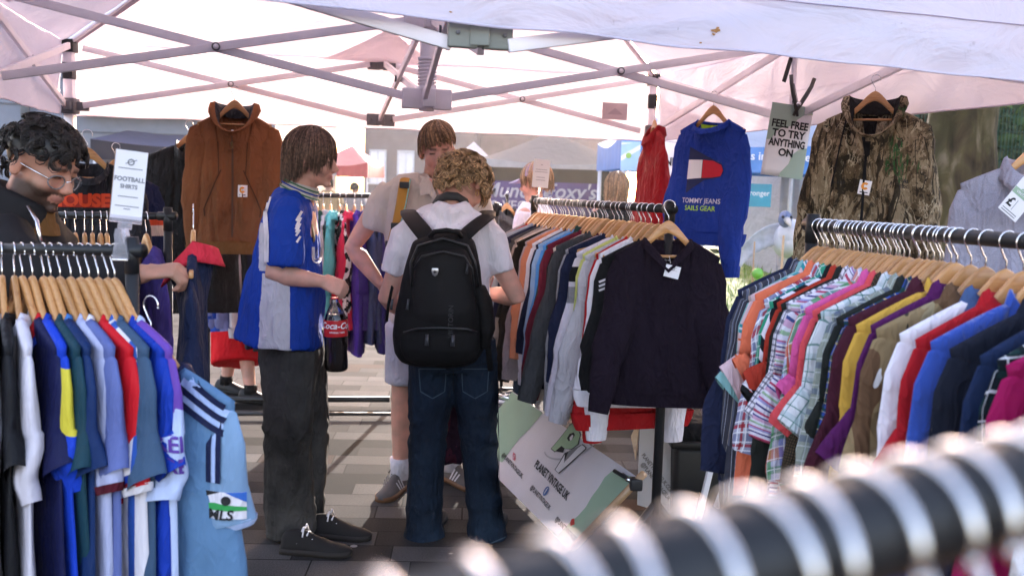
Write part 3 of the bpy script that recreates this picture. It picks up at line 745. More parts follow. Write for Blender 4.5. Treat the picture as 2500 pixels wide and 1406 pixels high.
SLEEVE_PATH = {}
def sleeve_frame(sl, drop, root, turn=0.0):
    """print plane on a sleeve: y up the sleeve, facing the side that shows"""
    P, ra, rb = SLEEVE_PATH[sl.name]; L = 0; q = P[-1]; t = V((0, 0, -1))
    for a, b in zip(P, P[1:]):
        if L+(b-a).length >= drop: t = (b-a).normalized(); q = a.lerp(b, (drop-L)/(b-a).length); break
        L += (b-a).length
    v = (wm(root).inverted() @ CO)-q; y = -t; n = (v-y*v.dot(y)).normalized(); x = y.cross(n)
    if turn: x, n = x*cos(turn)+n*sin(turn), n*cos(turn)-x*sin(turn)
    return Matrix(((x.x, y.x, n.x, q.x), (x.y, y.y, n.y, q.y), (x.z, y.z, n.z, q.z), (0, 0, 0, 1)))
def garment(name, label, cat, loc, yaw, body, sleeve=None, collar=None, cuff=None, kind='crew', fold=1.0, so=0.0, slen=.22, length=.70, hw=.225, hem=.27,
            th=.016, nw=.080, dip=.075, sr=(.080, .076, .070, .055), srb=.018, out=.05, swing=(0, 0), seed=0, group=None, band=None, ctall=.022, sleeves=True, puff=0.0, tilt=0.0, pitch=0.0, hole=.0, scale=1.0, bodym=None, nu=30, nv=26):
    r = random.Random(seed*17+3); sleeve = sleeve or body; collar = collar or body
    root = thing(name, label, cat, loc, yaw, group); root.rotation_euler = (pitch, tilt, yaw); root.scale = (scale, scale, scale)
    zs = lambda x: hz(nw)+.006+(-.214-hz(nw))*max(0, (abs(x)-nw)/(hw-nw))**1.12
    zn = zs(nw); nd = max(.035, th*1.6); ph = [r.random()*9 for _ in range(6)]
    def edge(u, front):
        x = u*hw
        if abs(x) <= nw:
            k = sqrt(max(0, 1-(x/nw)**2))
            if kind == 'v': return zn-(dip*1.7*(1-abs(x)/nw) if front else .012*k), nd*k
            return zn-(dip*k if front else .014*k), nd*k
        q = min(1, (abs(x)-nw)/(hw-nw)); return zs(x)+.004, .0115*(1-q**12)
    # columns: dense at the neck
    us = sorted(set([-1+2*i/nu for i in range(nu+1)]+[nw/hw*s*q for s in (-1, 1) for q in (1, .97, .85)]))
    m = MB(); amp = (.008+.35*th)*fold
    for front in (True, False):
        rows = []; uvs = []; s = -1 if front else 1
        for v in [0, .012]+[q/nv for q in range(1, nv+1)]:
            row = []; uvr = []
            for u in us:
                z0, d0 = edge(u, front); zb = -length+.012*sin(u*2+ph[0])-(.0)
                vv = v**1.05; z = z0+(zb-z0)*vv
                w_ = hw+(hem-hw)*v-.018*sin(pi*min(1, v*2.2))*(v < .45)
                x = u*w_
                prof = sqrt(max(0, 1-abs(u)**2.6)); full = th*(.75+.6*v)+puff*sin(pi*min(1, v*1.05))**.6
                k = min(1, v*5); d = (d0 if v > 0 or abs(u*hw) <= nw else 0)*(1-k)+full*prof*k
                f = amp*prof*min(1, v*2)*(noise.noise(V((x*16+ph[1], z*3.2+(0 if front else 9), ph[2])))+.6*noise.noise(V((x*38+ph[3], z*7, ph[4]))))
                mean = .010*sin(z*4+ph[5])*v
                row.append(V((x, s*(d+f*.9)+mean, z))); uvr.append((x+(0 if front else 1.1), z))
            rows.append(row); uvs.append(uvr)
        if not front: rows = [q[::-1] for q in rows]; uvs = [q[::-1] for q in uvs]
        m.loft(rows, closed=False, uvs=uvs)
    bo = m.build('body', bodym or body, root, world=False, merge=.0006)
    # collar / neck edge
    N = 36; loop = []
    for i in range(N):
        a = 2*pi*i/N; x = nw*cos(a); fr = sin(a) < 0; z, d = edge(x/hw, fr); loop.append(V((x, (-1 if fr else 1)*d, z)))
    ce = V((0, 0, zn)); outw = [V((p.x, p.y*1.8, 0)).normalized() for p in loop]
    hk_ = .85 if kind == 'hood' else 0
    def ringl(o_, dz, inn=0): return [p+q*o_*(1-hk_*.5*max(0, -q.y)**2)+V((0, 0, dz*(1-hk_*max(0, -q.y)**1.5))) for p, q in zip(loop, outw)]
    mc = MB(); cu = lambda k: [(i*.012, k*.02) for i in range(N+1)]
    if kind in ('crew', 'v'):
        L = [ringl(.013, -.018), ringl(.0075, -.006), ringl(.002, .008), ringl(-.004, .012), ringl(-.006, 0.0)]
    elif kind == 'polo':
        L = [ringl(-.004, -.004), ringl(-.006, ctall), ringl(-.002, ctall+.010), ringl(.008, ctall+.004), ringl(.020, -.008), ringl(.027, -.026), ringl(.024, -.027)]
    elif kind == 'stand':
        L = [ringl(.002, -.010), ringl(-.003, ctall*.6), ringl(-.008, ctall*1.6), ringl(-.013, ctall*1.55), ringl(-.012, 0)]
    elif kind == 'hood':
        L = [ringl(.004, -.02), ringl(.03, .0), ringl(.045, .03), ringl(.035, .062), ringl(.008, .07), ringl(-.014, .045), ringl(-.02, .0)]
    mc.loft(L, True, uvs=[cu(k) for k in range(len(L))]); co = mc.build('collar', collar, root, world=False)
    sls = []
    if sleeves:
        zsh = zs(hw); long = slen > .3
        for s in (-1, 1):
            o_ = out*(1+.5*r.uniform(-1, 1)); sw = r.uniform(*swing) if swing != (0, 0) else r.uniform(-.012, .012)
            a0, a1, a2, a3 = sr
            a0, a1, a2, a3 = [q*.86 for q in (a0, a1, a2, a3)]; cx_ = hw-a0*.62+so; P = [V((hw+so-.036-a0*.5, 0, zsh+.010-a0*.84)), V((hw+so-.006-a0*.68, 0, zsh-.006-a0*.70)), V((hw+so+.016-a0*.86, 0, zsh-.05-a0*.5)), V((hw+so+.026-a0*.96, 0, zsh-.115-a0*.28)), V((hw+so+.034-a1, 0, zsh-.19))]; ra = [a0*.9, a0*.98, a0*1.0, a0, a1]; cx_ = hw+so+.022-a1
            if long:
                k = 12
                for i in range(1, k+1):
                    f = i/k; P.append(V((cx_+.012+o_*f+.006*sin(f*5+s), sw*f*2+.006*sin(f*6+ph[0]), zsh-.19-(slen-.19)*f))); ra.append(a1+(a3-a1)*f if f > .5 else a1+(a2-a1)*f*1.3)
                ra[-1] = a3*.9; ra[-2] = a3*.98
            else:
                k = 5
                for i in range(1, k+1):
                    f = i/k; P.append(V((cx_+.012+(o_+.02)*f, sw*f, zsh-.19-max(.03, slen-.19)*f))); ra.append(a1+(a2-a1)*f)
            rb = [.0118, .013, max(.0135, srb*.75), srb*.9]+[srb*(1+.2*min(1, i/4)) for i in range(len(P)-4)]
            if long and cuff: rb[-1] *= .85
            P = [V((s*p.x, p.y, p.z)) for p in P]
            ms = MB(); ms.tube(P, ra, 18, axis=(1, 0, .35*s), rb=rb, caps=False, uv=True)
            slo = ms.build('sleeve', sleeve, root, world=False); me = slo.data
            for v in me.vertices:
                q = V((v.co.x*11+s*3, v.co.y*11, v.co.z*6+ph[2])); k_ = min(1, max(0, (zsh-.1-v.co.z)*6))
                v.co.y += (.010*noise.noise(q)+.005*noise.noise(q*2.6))*(.3+k_)
                v.co.x += .007*noise.noise(q*1.4+V((5, 5, 5)))*k_
            if cuff is not None:
                hgt = .055 if long else .014; e = P[-1]; t_ = (P[-1]-P[-2]).normalized(); mk = MB()
                mk.tube([e-t_*.004, e+t_*hgt*.5, e+t_*hgt], [ra[-1]*1.03, ra[-1]*.97, ra[-1]*.88], 18, axis=(1, 0, .35*s), rb=[rb[-1]*1.08, rb[-1]*1.0, rb[-1]*.9], caps=False, uv=True)
                mk.build('cuff', cuff, root, world=False)
            sls.append(slo); SLEEVE_PATH[slo.name] = (P, ra, rb)
    if band is not None:
        mk = MB(); Nn = 40; rr = []
        for z, k in ((-length+.006, 1.02), (-length-.03, .99), (-length-.06, .93)):
            rr.append([V((cos(2*pi*i/Nn)*hem*k, (th*1.5+.004)*k*(1 if sin(2*pi*i/Nn) > 0 else -1)*abs(sin(2*pi*i/Nn))**.6, z)) for i in range(Nn)])
        mk.loft(rr, True, uvs=[[(i*.03, k*.03) for i in range(Nn+1)] for k in range(3)]); mk.build('waistband', band, root, world=False)
    return root, bo, sls, co

def F(name, c, **k): return fabric(name, c, **k)
WHITEC = F('white cotton', (.72, .68, .72)); BLACKC = F('black cotton', (.012, .012, .013)); NAVYC = F('navy cotton', (.014, .018, .045)); GREYH = F('heather grey', (.36, .345, .37), heather=.45)
REDC = F('red cotton', (.50, .015, .02)); ROYAL = F('royal blue polyester', (.010, .040, .34), rough=.55); SKYB = F('sky blue', (.22, .40, .66)); MAROON = F('burgundy cotton', (.085, .012, .022))
STAND = []
def rail_tube(name_label, a, b, posts, zfeet=True, rad=.016, cat='clothes rack', group=None, base=True, legs=True, name='clothes_rack'):
    a, b = V(a), V(b); d = (b-a).normalized(); t = thing(name, name_label, cat, ((a.x+b.x)/2, (a.y+b.y)/2, 0), 0, group)
    MB().tube([a-d*.03, b+d*.03], rad, 18).build('rail', BLACKP, t)
    for p in posts:
        p = V(p); o = MB().tube([(p.x, p.y, .03), (p.x, p.y, p.z+.03)], rad*1.15, 14).build('post', BLACKP, t)
        mm = MB().tube([p-d*.035, p+d*.03], rad*1.22, 14); mm.tube([p-V((0, 0, .05)), p+V((0, 0, .024))], rad*1.25, 14); mm.build('rail_joint', BLACKP, o)
        if legs:
            n = V((-d.y, d.x, 0))
            for s in (-1, 1):
                MB().tube([V((p.x, p.y, .34)), V((p.x, p.y, .0))+n*s*.26+V((0, 0, .02))], rad*.8, 10).build('brace', BLACKP, t)
            if base: MB().tube([V((p.x, p.y, .022))-n*.28, V((p.x, p.y, .022))+n*.28], rad*.8, 10).build('base_bar', BLACKP, t)
    return t, d
def along(a, b, n, jit=.0, seed=1):
    r = random.Random(seed); a, b = V(a), V(b)
    return [a.lerp(b, min(1, max(0, (i+r.uniform(-jit, jit))/(n-1)))) for i in range(n)]
# ================================================================== right rack: shirts and polos
ra0 = at(1985, 549, 2.79); ra1 = at(2404, 582, 2.05); dirn = (ra1-ra0).normalized()
rb_ = ra1+dirn*.62
rr_rack, rd = rail_tube('black steel clothes rack on the right packed with checked shirts and polos', ra0, V((rb_.x, rb_.y, rb_.z)), [ra0+V((0, 0, 0))], group='black clothes racks')
yaw_r = math.atan2(rd.y, rd.x)+pi/2     # arms across the rail, front towards the camera
def yawof(d): return math.atan2(d.y, d.x)+pi/2
W_, K_ = (.66, .62, .68), (.012, .012, .014)
PL = p_plaid
mint = F('mint pique', (.22, .42, .42), pat=p_zband([(0, (.22, .42, .42)), (.40, (.45, .33, .30)), (.47, (.22, .42, .42)), (.68, (.45, .33, .30)), (.75, (.22, .42, .42))], -.48, -.1))
pin = F('charcoal pinstripe', (.05, .05, .065), pat=p_stripes(.034, [(0, (.045, .045, .060)), (.42, (.36, .36, .42)), (.47, (.045, .045, .06)), (.72, (.11, .12, .17)), (.9, (.30, .27, .24)), (.94, (.045, .045, .06))], axis=0))
tealst = F('pink teal stripe', (.6, .4, .42), pat=p_stripes(.105, [(0, (.62, .45, .48)), (.45, (.03, .26, .30)), (.52, (.66, .6, .62)), (.58, (.03, .26, .30)), (.66, (.62, .45, .48)), (.8, (.55, .12, .04)), (.85, (.62, .45, .48))]))
coral = F('coral pique', (.66, .15, .075)); rust = F('rust red pique', (.36, .035, .02)); blackpq = F('black pique', (.018, .020, .018)); pink = F('magenta pink pique', (.55, .085, .26)); coralred = F('coral red pique', (.58, .07, .08)); yell = F('mustard yellow fleece', (.58, .33, .055)); purp = F('dark purple cotton', (.075, .012, .075)); whitesh = F('white shirt cotton', (.70, .66, .72)); bluefl = F('blue fleece', (.03, .07, .33), sheen=.4); dnavy = F('dark navy', (.012, .014, .024)); navy2 = F('navy jersey', (.012, .022, .06)); mag = F('magenta jersey', (.27, .008, .07)); red2 = F('bright red jersey', (.36, .012, .018)); offw = F('off white cotton', (.58, .53, .52)); blue3 = F('mid blue jersey', (.03, .12, .45)); burg = F('dark burgundy', (.055, .012, .022))
redpl = F('red white blue plaid', W_, pat=PL((.56, .54, .62), [(0, .052, 0, .020, (.12, .14, .28), .55), (1, .052, 0, .020, (.12, .14, .28), .55), (0, .052, .45, .009, (.33, .015, .03), .85), (1, .052, .45, .009, (.33, .015, .03), .85), (0, .026, .2, .003, (.8, .78, .84), .9), (1, .026, .2, .003, (.8, .78, .84), .9)], .25))
grnpl = F('green teal plaid', W_, pat=PL((.03, .22, .17), [(0, .06, 0, .024, (.02, .06, .20), .6), (1, .06, 0, .024, (.04, .34, .16), .6), (0, .03, .3, .003, (.55, .62, .60), .8), (1, .03, .3, .003, (.55, .62, .6), .8)], .2))
bw = F('black white diagonal stripe', W_, pat=p_stripes(.064, [(0, K_), (.5, W_)], 1, .45))
chk = F('black white check', W_, pat=PL(W_, [(0, .014, 0, .005, (.05, .05, .08), .7), (1, .014, 0, .005, (.05, .05, .08), .7)]))
multi = F('fine multicolour stripe', W_, pat=p_stripes(.060, [(0, (.62, .58, .66)), (.12, (.40, .06, .12)), (.2, (.62, .58, .66)), (.27, (.05, .07, .2)), (.33, (.5, .3, .42)), (.45, (.62, .6, .66)), (.52, (.28, .40, .26)), (.6, (.62, .58, .66)), (.7, (.42, .10, .2)), (.76, (.3, .28, .5)), (.84, (.64, .6, .66)), (.93, (.06, .05, .16))]))
madras = F('madras plaid', W_, pat=PL((.45, .43, .55), [(0, .085, 0, .032, (.05, .24, .06), .75), (1, .085, .1, .030, (.50, .13, .04), .7), (0, .085, .5, .018, (.10, .14, .42), .7), (1, .085, .55, .02, (.05, .2, .07), .65), (0, .028, .3, .003, (.7, .66, .7), .8), (1, .028, .3, .003, (.7, .66, .7), .8), (0, .085, .75, .008, (.5, .05, .05), .8)], .3))
dots = F('brown black pindot', K_, pat=PL((.02, .017, .014), [(0, .006, 0, .003, (.13, .085, .045), .8), (1, .006, 0, .003, (.02, .017, .014), .85)]))
whgr = F('white green windowpane', W_, pat=PL((.60, .60, .62), [(0, .030, 0, .003, (.05, .16, .13), .8), (1, .030, 0, .003, (.05, .16, .13), .8), (0, .060, .2, .012, (.30, .40, .42), .5), (1, .06, .2, .012, (.3, .4, .42), .5)], .1))
olive = F('olive grey check', W_, pat=PL((.24, .26, .22), [(0, .06, 0, .014, (.07, .09, .15), .65), (1, .06, 0, .014, (.07, .09, .15), .65), (0, .03, .3, .003, (.45, .47, .45), .7), (1, .03, .3, .003, (.45, .47, .45), .7)], .1))
bluchk = F('navy yellow check', W_, pat=PL((.03, .07, .30), [(0, .024, 0, .008, (.012, .03, .05), .85), (1, .024, 0, .008, (.012, .05, .03), .85), (0, .024, .6, .002, (.5, .4, .12), .8), (1, .024, .6, .002, (.5, .4, .12), .8)]))
watch = F('dark green tartan', W_, pat=PL((.010, .030, .030), [(0, .036, 0, .016, (.008, .010, .014), .8), (1, .036, 0, .016, (.008, .01, .014), .8), (0, .036, .7, .0028, (.6, .6, .62), .85), (1, .036, .7, .0028, (.6, .6, .62), .85)], .15))
camo = F('desert camouflage', W_, pat=p_camo(((.235, .165, .085), [((.12, .065, .035), .54), ((.30, .24, .14), .60), ((.035, .030, .022), .70), ((.68, .66, .66), .715)]), 8.0), weave=400)
gry_s = F('grey stripe', W_, pat=p_stripes(.02, [(0, (.22, .22, .25)), (.6, (.36, .36, .4))], 0))
RIGHT = [  # name, short look, body, kwargs
 ('shirt', 'dark navy shirt', NAVYC, dict(slen=.5)), ('shirt', 'charcoal pinstripe long sleeved shirt', pin, dict(slen=.64, cuff=pin, kind='polo', sr=(.095, .09, .085, .075), srb=.022, out=-.02)),
 ('polo_shirt', 'mint polo with beige sleeve bands', mint, dict(slen=.26)), ('polo_shirt', 'pink polo with teal and orange stripes', tealst, dict(slen=.24)), ('polo_shirt', 'coral orange polo', coral, dict(slen=.22)),
 ('checked_shirt', 'red white and blue plaid shirt', redpl, dict(slen=.40, sr=(.115, .115, .11, .10), srb=.022, out=.10)), ('checked_shirt', 'green and teal plaid shirt', grnpl, dict(slen=.30, out=0.0)), ('shirt', 'black and white diagonal striped shirt', bw, dict(slen=.25, collar=BLACKC, cuff=BLACKC)),
 ('polo_shirt', 'rust red polo', rust, dict(slen=.22, cuff=rust)), ('polo_shirt', 'black polo with white collar trim', blackpq, dict(slen=.56, sr=(.09, .08, .07, .05))), ('checked_shirt', 'small black and white checked shirt', chk, dict(slen=.3)),
 ('striped_shirt', 'shirt with fine pink navy and green stripes', multi, dict(slen=.34, sr=(.1, .095, .085, .07))), ('checked_shirt', 'madras plaid shirt in green orange and blue', madras, dict(slen=.42, sr=(.1, .1, .1, .09), out=.02)), ('polo_shirt', 'pink magenta polo', pink, dict(slen=.20, cuff=pink)), ('polo_shirt', 'coral red polo', coralred, dict(slen=.28, cuff=coralred)),
 ('shirt', 'brown and black pin dotted shirt', dots, dict(slen=.4)), ('checked_shirt', 'white shirt with green windowpane checks', whgr, dict(slen=.28)), ('checked_shirt', 'olive grey checked shirt', olive, dict(slen=.44)), ('polo_shirt', 'black polo with a thin red collar line', blackpq, dict(slen=.32)), ('checked_shirt', 'blue shirt with black and yellow checks', bluchk, dict(slen=.46)),
 ('shirt', 'dark burgundy shirt', burg, dict(slen=.5)), ('sweatshirt', 'mustard yellow sweatshirt', yell, dict(slen=.52, kind='stand', cuff=yell)), ('shirt', 'dark purple shirt', purp, dict(slen=.3)), ('camouflage_jacket', 'brown desert camouflage jacket', camo, dict(slen=.42, cuff=camo, hw=.235, sr=(.1, .095, .085, .07))),
 ('shirt', 'white shirt with a denim collar', whitesh, dict(slen=.56, collar=F('denim collar', (.05, .09, .2)))), ('polo_shirt', 'bright red polo', red2, dict(slen=.3)), ('fleece', 'blue fleece', bluefl, dict(slen=.56, kind='stand', cuff=bluefl)), ('jacket', 'dark navy jacket', dnavy, dict(slen=.56)), ('jumper', 'navy jumper', navy2, dict(slen=.56, kind='stand')),
 ('checked_shirt', 'dark green tartan shirt with white lines', watch, dict(slen=.3)), ('jumper', 'big magenta jumper', mag, dict(slen=.58, hw=.24, sr=(.105, .1, .09, .06))), ('polo_shirt', 'scarlet polo', red2, dict(slen=.25)), ('shirt', 'off white shirt', offw, dict(slen=.45)), ('polo_shirt', 'mid blue polo', blue3, dict(slen=.5)),
]
rt = random.Random(21); nR = len(RIGHT)
h1 = ra1+dirn*-.08
hooks = along(ra0+dirn*.035, h1, 22, .25, 3)+along(h1+dirn*.042, rb_-dirn*.03, nR-22, .2, 4)
hooks = [p+V((0, 0, .016)) for p in hooks]
for i in range(9):
    p = ra0.lerp(ra1, .12+.86*i/9+rt.uniform(-.01, .02))+V((0, 0, .016)); hanger('bare wooden hanger pressed between the shirts on the right rack', p, yaw_r+rt.uniform(-.08, .08), 'bare hangers on the right rack')
TRIM = {9: WHITEC, 18: REDC}
def trim_strip(root, z, hw, mat):
    m = MB()
    m.tube([V((x, -.028 if abs(x) < .05 else 0, hz(.08)+.004)) for x in (-.09, -.05, 0, .05, .09)], .003, 6); return m.build('trim', mat, root, world=False)
for i, ((nm, look, mat, kw), p) in enumerate(zip(RIGHT, hooks)):
    k = dict(kind='polo', group='garments on the right rack', seed=100+i, th=.011, srb=.017, ctall=.020, dip=.05, nw=.075, slen=.30, length=.74, hem=.24, out=.055, sr=(.084, .078, .070, .058), tilt=rt.uniform(-.03, .03), swing=(-.015, .015)); k.update(kw)
    yw = yaw_r+rt.uniform(-.06, .06)
    cat = {'polo_shirt': 'polo shirt', 'checked_shirt': 'shirt', 'striped_shirt': 'shirt', 'camouflage_jacket': 'jacket'}.get(nm, nm)
    root, bo, sl_, co = garment(nm, look+' hanging on the black rack at the right', cat, p, yw, mat, **k)
    hanger('wooden hanger holding the '+look, p, yw, 'wooden hangers on the right rack')
    if i in TRIM: trim_strip(root, 0, 0, TRIM[i])
    if i == 9:
        conform(poly_geo([(-.05, -.004), (.05, -.004), (.05, .004), (-.05, .004)]), sl_[0], frame((-.262, 0, -.335), (1, 0, .5), (-.3, 0, 1)), 'sleeve_line', WHITEC)
# ================================================================== middle rack: sweatshirts, jumper at the near end
ma = at(1305, 491, 5.4); mb_ = at(1636, 511, 3.72); md_ = (mb_-ma).normalized()
mr, _ = rail_tube('black steel clothes rack in the middle crowded with sweatshirts', ma, mb_, [mb_+V((0, 0, .0)), ma], group='black clothes racks')
yaw_m = yawof(md_)
cream = F('cream sweat', (.55, .47, .43)); taupe = F('mauve grey marl', (.42, .36, .38), heather=.3); blackw = F('black wool', (.018, .015, .012)); coral2 = F('peach orange sweat', (.62, .24, .13)); lblue = F('light blue sweat', (.26, .40, .60)); mblue = F('azure sweat', (.08, .26, .60)); dkgreen = F('dark green sweat', (.02, .05, .045)); char = F('charcoal sweat', (.06, .06, .065), heather=.3); lime = F('lime yellow knit', (.50, .52, .16)); burgm = F('burgundy sweat', (.12, .014, .028)); dpurple = F('aubergine wool', (.011, .0065, .0125))
wband = F('white sweat with bands', W_, pat=p_zband([(0, (.62, .57, .64)), (.555, (.24, .23, .25)), (.645, (.62, .57, .64)), (.675, K_), (.755, (.62, .57, .64))], -.82, -.08))
lgrey = F('pale grey sweat', (.47, .45, .48), heather=.15); redsw = F('red sweat', (.36, .012, .015)); mohair = F('grey black mohair', W_, pat=p_zband([(0, (.26, .24, .24)), (.3, (.012, .012, .012)), (.45, (.2, .19, .19)), (.6, (.012, .012, .012)), (.72, (.28, .25, .24))], -.8, -.1))
MID = [('grey marl sweatshirt farthest along', GREYH, {}), ('red sweatshirt', redsw, {}), ('pale grey sweatshirt', lgrey, {}), ('light blue grey sweatshirt', F('blue grey sweat', (.30, .35, .44)), {}), ('navy sweatshirt', NAVYC, {}), ('charcoal sweatshirt', char, {}), ('grey and black striped mohair jumper', mohair, {}), ('cream sweatshirt', cream, {}), ('thick black wool jumper', blackw, dict(hw=.25, sr=(.11, .1, .09, .06))), ('mauve grey sweatshirt', taupe, {}), ('peach orange sweatshirt', coral2, dict(slen=.5)),
 ('white sweatshirt with navy inside', WHITEC, {}), ('dark navy jumper with a wide sleeve', NAVYC, dict(slen=.46, sr=(.1, .1, .09, .085))), ('light blue sweatshirt', lblue, {}), ('azure blue sweatshirt', mblue, {}), ('dark green sweatshirt', dkgreen, dict(kind='polo')), ('plain burgundy sweatshirt', burgm, {}), ('cream and black sweatshirt', cream, dict(sleeve=BLACKC)), ('charcoal marl jumper', char, {}), ('wine red sweatshirt', MAROON, {}), ('heather grey sweatshirt with a black sleeve print', GREYH, dict(hw=.235)), ('dark navy sweatshirt', NAVYC, dict(slen=.5)), ('white sweatshirt with black and grey sleeve bands', wband, dict(hw=.235)), ('lime yellow jumper', lime, {}), ('pale grey marl sweatshirt', lgrey, dict(hw=.24)),
 ('red sweatshirt with a long hem', redsw, dict(slen=.70, length=.84, hw=.205, out=.0, band=redsw)), ('white sweatshirt with long dangling cuffs', WHITEC, dict(slen=.68, length=.74, hw=.205, out=.0)), ('black track top with white shoulder stripes', BLACKC, dict(slen=.52, out=.12))]
nM = len(MID); rt = random.Random(8); hk = [p+V((0, 0, .016)) for p in along(ma+md_*.05, mb_-md_*.10, nM, .22, 5)]
for i, ((look, mat, kw), p) in enumerate(zip(MID, hk)):
    k = dict(kind='crew', slen=.62, length=.68, th=.020, srb=.026, cuff=mat, band=mat, group='sweatshirts on the middle rack', seed=200+i, sr=(.1, .092, .085, .06), dip=.05, out=.09, tilt=rt.uniform(-.04, .04), swing=(-.03, .03)); k.update(kw)
    if 'stripes' in look: k['cuff'] = None
    yw = yaw_m+rt.uniform(-.14, .09)
    nm = 'jumper' if 'jumper' in look else ('track_top' if 'track' in look else 'sweatshirt')
    root, bo, sl_, co = garment(nm, look+' on the middle rack', nm.replace('_', ' '), p, yw, k.pop('sleeve', None) or mat, bodym=mat, **k)
    hanger('pale wooden hanger under the '+look, p, yw, 'wooden hangers on the middle rack')
    if 'track' in look:
        for q in range(3): conform(poly_geo([(-.045, -.004), (.045, -.004), (.045, .004), (-.045, .004)]), sl_[0], frame((-.25, 0, -.30-.016*q), (1, 0, .4), (-.3, 0, 1)), 'white_stripe', WHITEC)
    if 'sleeve print' in look:
        g = [text_geo('ATHLETIC', .022, .02), text_geo('98', .05, .02), text_geo('DEPT', .026, .02)]
        for q, y in zip(g, (.04, 0, -.04)): conform(([v+V((0, y, 0)) for v in q[0]], q[1]), sl_[0], frame((-.205, 0, -.50), (1, 0, .05), (-.05, 0, 1)), 'lettering', DARKTXT)
for i in range(16):   # spare hangers crowding the same rail
    p = hk[0].lerp(hk[-1], (i+.5)/16.2); hanger('spare pale wooden hanger squeezed between sweatshirts on the middle rack', p, yaw_m+rt.uniform(-.05, .1), 'spare hangers on the middle rack')
# the aubergine jumper that faces us
jy = radians(-2); jp = at(1635, 490, 3.66)
j, jb, js, jc = garment('jumper', 'dark aubergine V neck jumper facing us at the near end of the middle rack', 'jumper', jp, jy, dpurple, kind='v', slen=.52, length=.70, hw=.195, hem=.215, th=.035, srb=.038, cuff=dpurple, band=dpurple, seed=77, sr=(.1, .088, .078, .055), dip=.055, out=.055, nw=.088, swing=(-.05, -.03), nu=44, nv=40)
hanger('broad pale wooden hanger at the very end holding the aubergine V neck jumper', jp, jy, half=.168)
m = MB().box((.0, .028, -.215), (.055, .003, .028)); nl = m.build('neck_label', BLACKC, j, world=False)
for s, y, z in (('VINTAGE', .010, -.209), ('by the sea', .008, -.220)):
    mt = text_geo(s, y, .01); mm = MB(); mm.add([V((v.x, .0262, z+v.y)) for v in mt[0]], mt[1]); mm.build('lettering', WHITEC, nl, world=False, smooth=False)
def price_tag(label, c, x, y, w, h, cat='price tag', green=False, mark=True):
    M = frame(c, x, y); m = MB(); o = M.to_translation(); rot = M.to_3x3()
    m.box((0, 0, 0), (w, h, .0012)); m.v = [M @ v for v in m.v]
    t = tag(m.build('price_tag', PAPER, smooth=False), label, cat)
    F2 = M @ Matrix.Translation((0, 0, .0012))
    if mark:
        flat(ring_geo(0, h*.28, w*.12, w*.12, w*.04), F2, 'emblem', GREYTXT, t); flat(poly_geo([(-w*.2, h*.20), (w*.25, h*.36), (w*.22, h*.38), (-w*.22, h*.23)]), F2 @ Matrix.Translation((0, 0, .0006)), 'emblem_ring', CARDGREEN, t)
        flat(poly_geo([(-w*.3, h*.10), (w*.3, h*.10), (w*.3, h*.12), (-w*.3, h*.12)]), F2, 'print_line', GREYTXT, t)
    return t, F2
t, F2 = price_tag('white price tag hanging at the neck of the aubergine jumper', jp+V((.012, -.062, -.255)), (.93, 0, -.2), (.2, 0, .93), .055, .045)
m = MB(); m.tube([jp+V((.0, -.05, -.2)), jp+V((.008, -.06, -.236))], .0008, 4); m.build('string', PAPER, t)
# ================================================================== left rack: football shirts
la, lb = at(-60, 606, 2.28), at(322, 612, 2.18)
lr, ld = rail_tube('black steel clothes rack at the left full of football shirts', la, lb, [lb], group='black clothes racks', rad=.0125)
poly = lambda n, c, **k: fabric(n, c, rough=.5, folds=.3, **k)
yb = poly('royal blue yellow band', W_, pat=p_zband([(0, (.012, .05, .46)), (.46, (.62, .52, .05)), (.74, (.012, .05, .46))], -.62, -.12))
wbs = poly('white with blue stripes', W_, pat=p_stripes(.075, [(0, (.66, .62, .66)), (.5, (.03, .09, .36)), (.8, (.66, .62, .66))], 0))
pw = poly('purple over pale blue', W_, pat=p_camo(((.46, .53, .72), []), 8)); 
def p_purple(t, u, v, tc):
    sx = t.n('SeparateXYZ', None, Vector=tc.outputs['Object']); nz = t.n('TexNoise', None, Vector=tc.outputs['Object'], Scale=14.0, Detail=2.0)
    q = t.math('ADD', sx.outputs[2], t.math('MULTIPLY', nz.outputs[0], .11)); return t.mix(t.math('GREATER_THAN', q, -.265), (.45, .52, .72), (.14, .06, .34))
pw = poly('purple over pale blue sleeve', W_, pat=p_purple)
LEFT = [('white football shirt behind the black one', poly('white poly', (.62, .58, .64)), {}), ('black football shirt', poly('black poly', (.012, .012, .014)), {}), ('white football shirt with long sleeves', poly('white poly', (.62, .58, .64)), dict(slen=.34)), ('navy football shirt with red trim', poly('deep navy poly', (.010, .012, .055)), dict(collar=REDC)),
 ('royal blue football shirt with a yellow band', yb, dict(collar=ROYAL, slen=.32)), ('dark teal football shirt', poly('dark teal poly', (.012, .045, .065)), {}), ('navy football shirt with a light blue hem', poly('navy poly', (.010, .028, .10)), dict(collar=poly('mid blue poly', (.05, .16, .42)))), ('pale lavender football shirt', poly('lavender poly', (.40, .42, .60)), dict(cuff=MAROON, slen=.30)), ('lilac blue football shirt', poly('lilac poly', (.11, .14, .34)), dict(collar=WHITEC)),
 ('red football shirt with white sleeve trim', poly('red poly', (.55, .012, .02)), dict(cuff=WHITEC, slen=.30)), ('white and blue striped football shirt', wbs, dict(cuff=ROYAL)), ('slate blue football shirt', poly('slate poly', (.045, .085, .15)), dict(slen=.28)), ('plain royal blue football shirt', ROYAL, {}), ('pale blue football shirt with purple shoulders', pw, dict(slen=.33, sr=(.105, .10, .105, .1), collar=poly('pale blue poly', (.40, .50, .75))))]
xs_ = [-24, 6, 37, 57, 82, 110, 127, 150, 176, 200, 220, 242, 265, 281]; rt = random.Random(31)
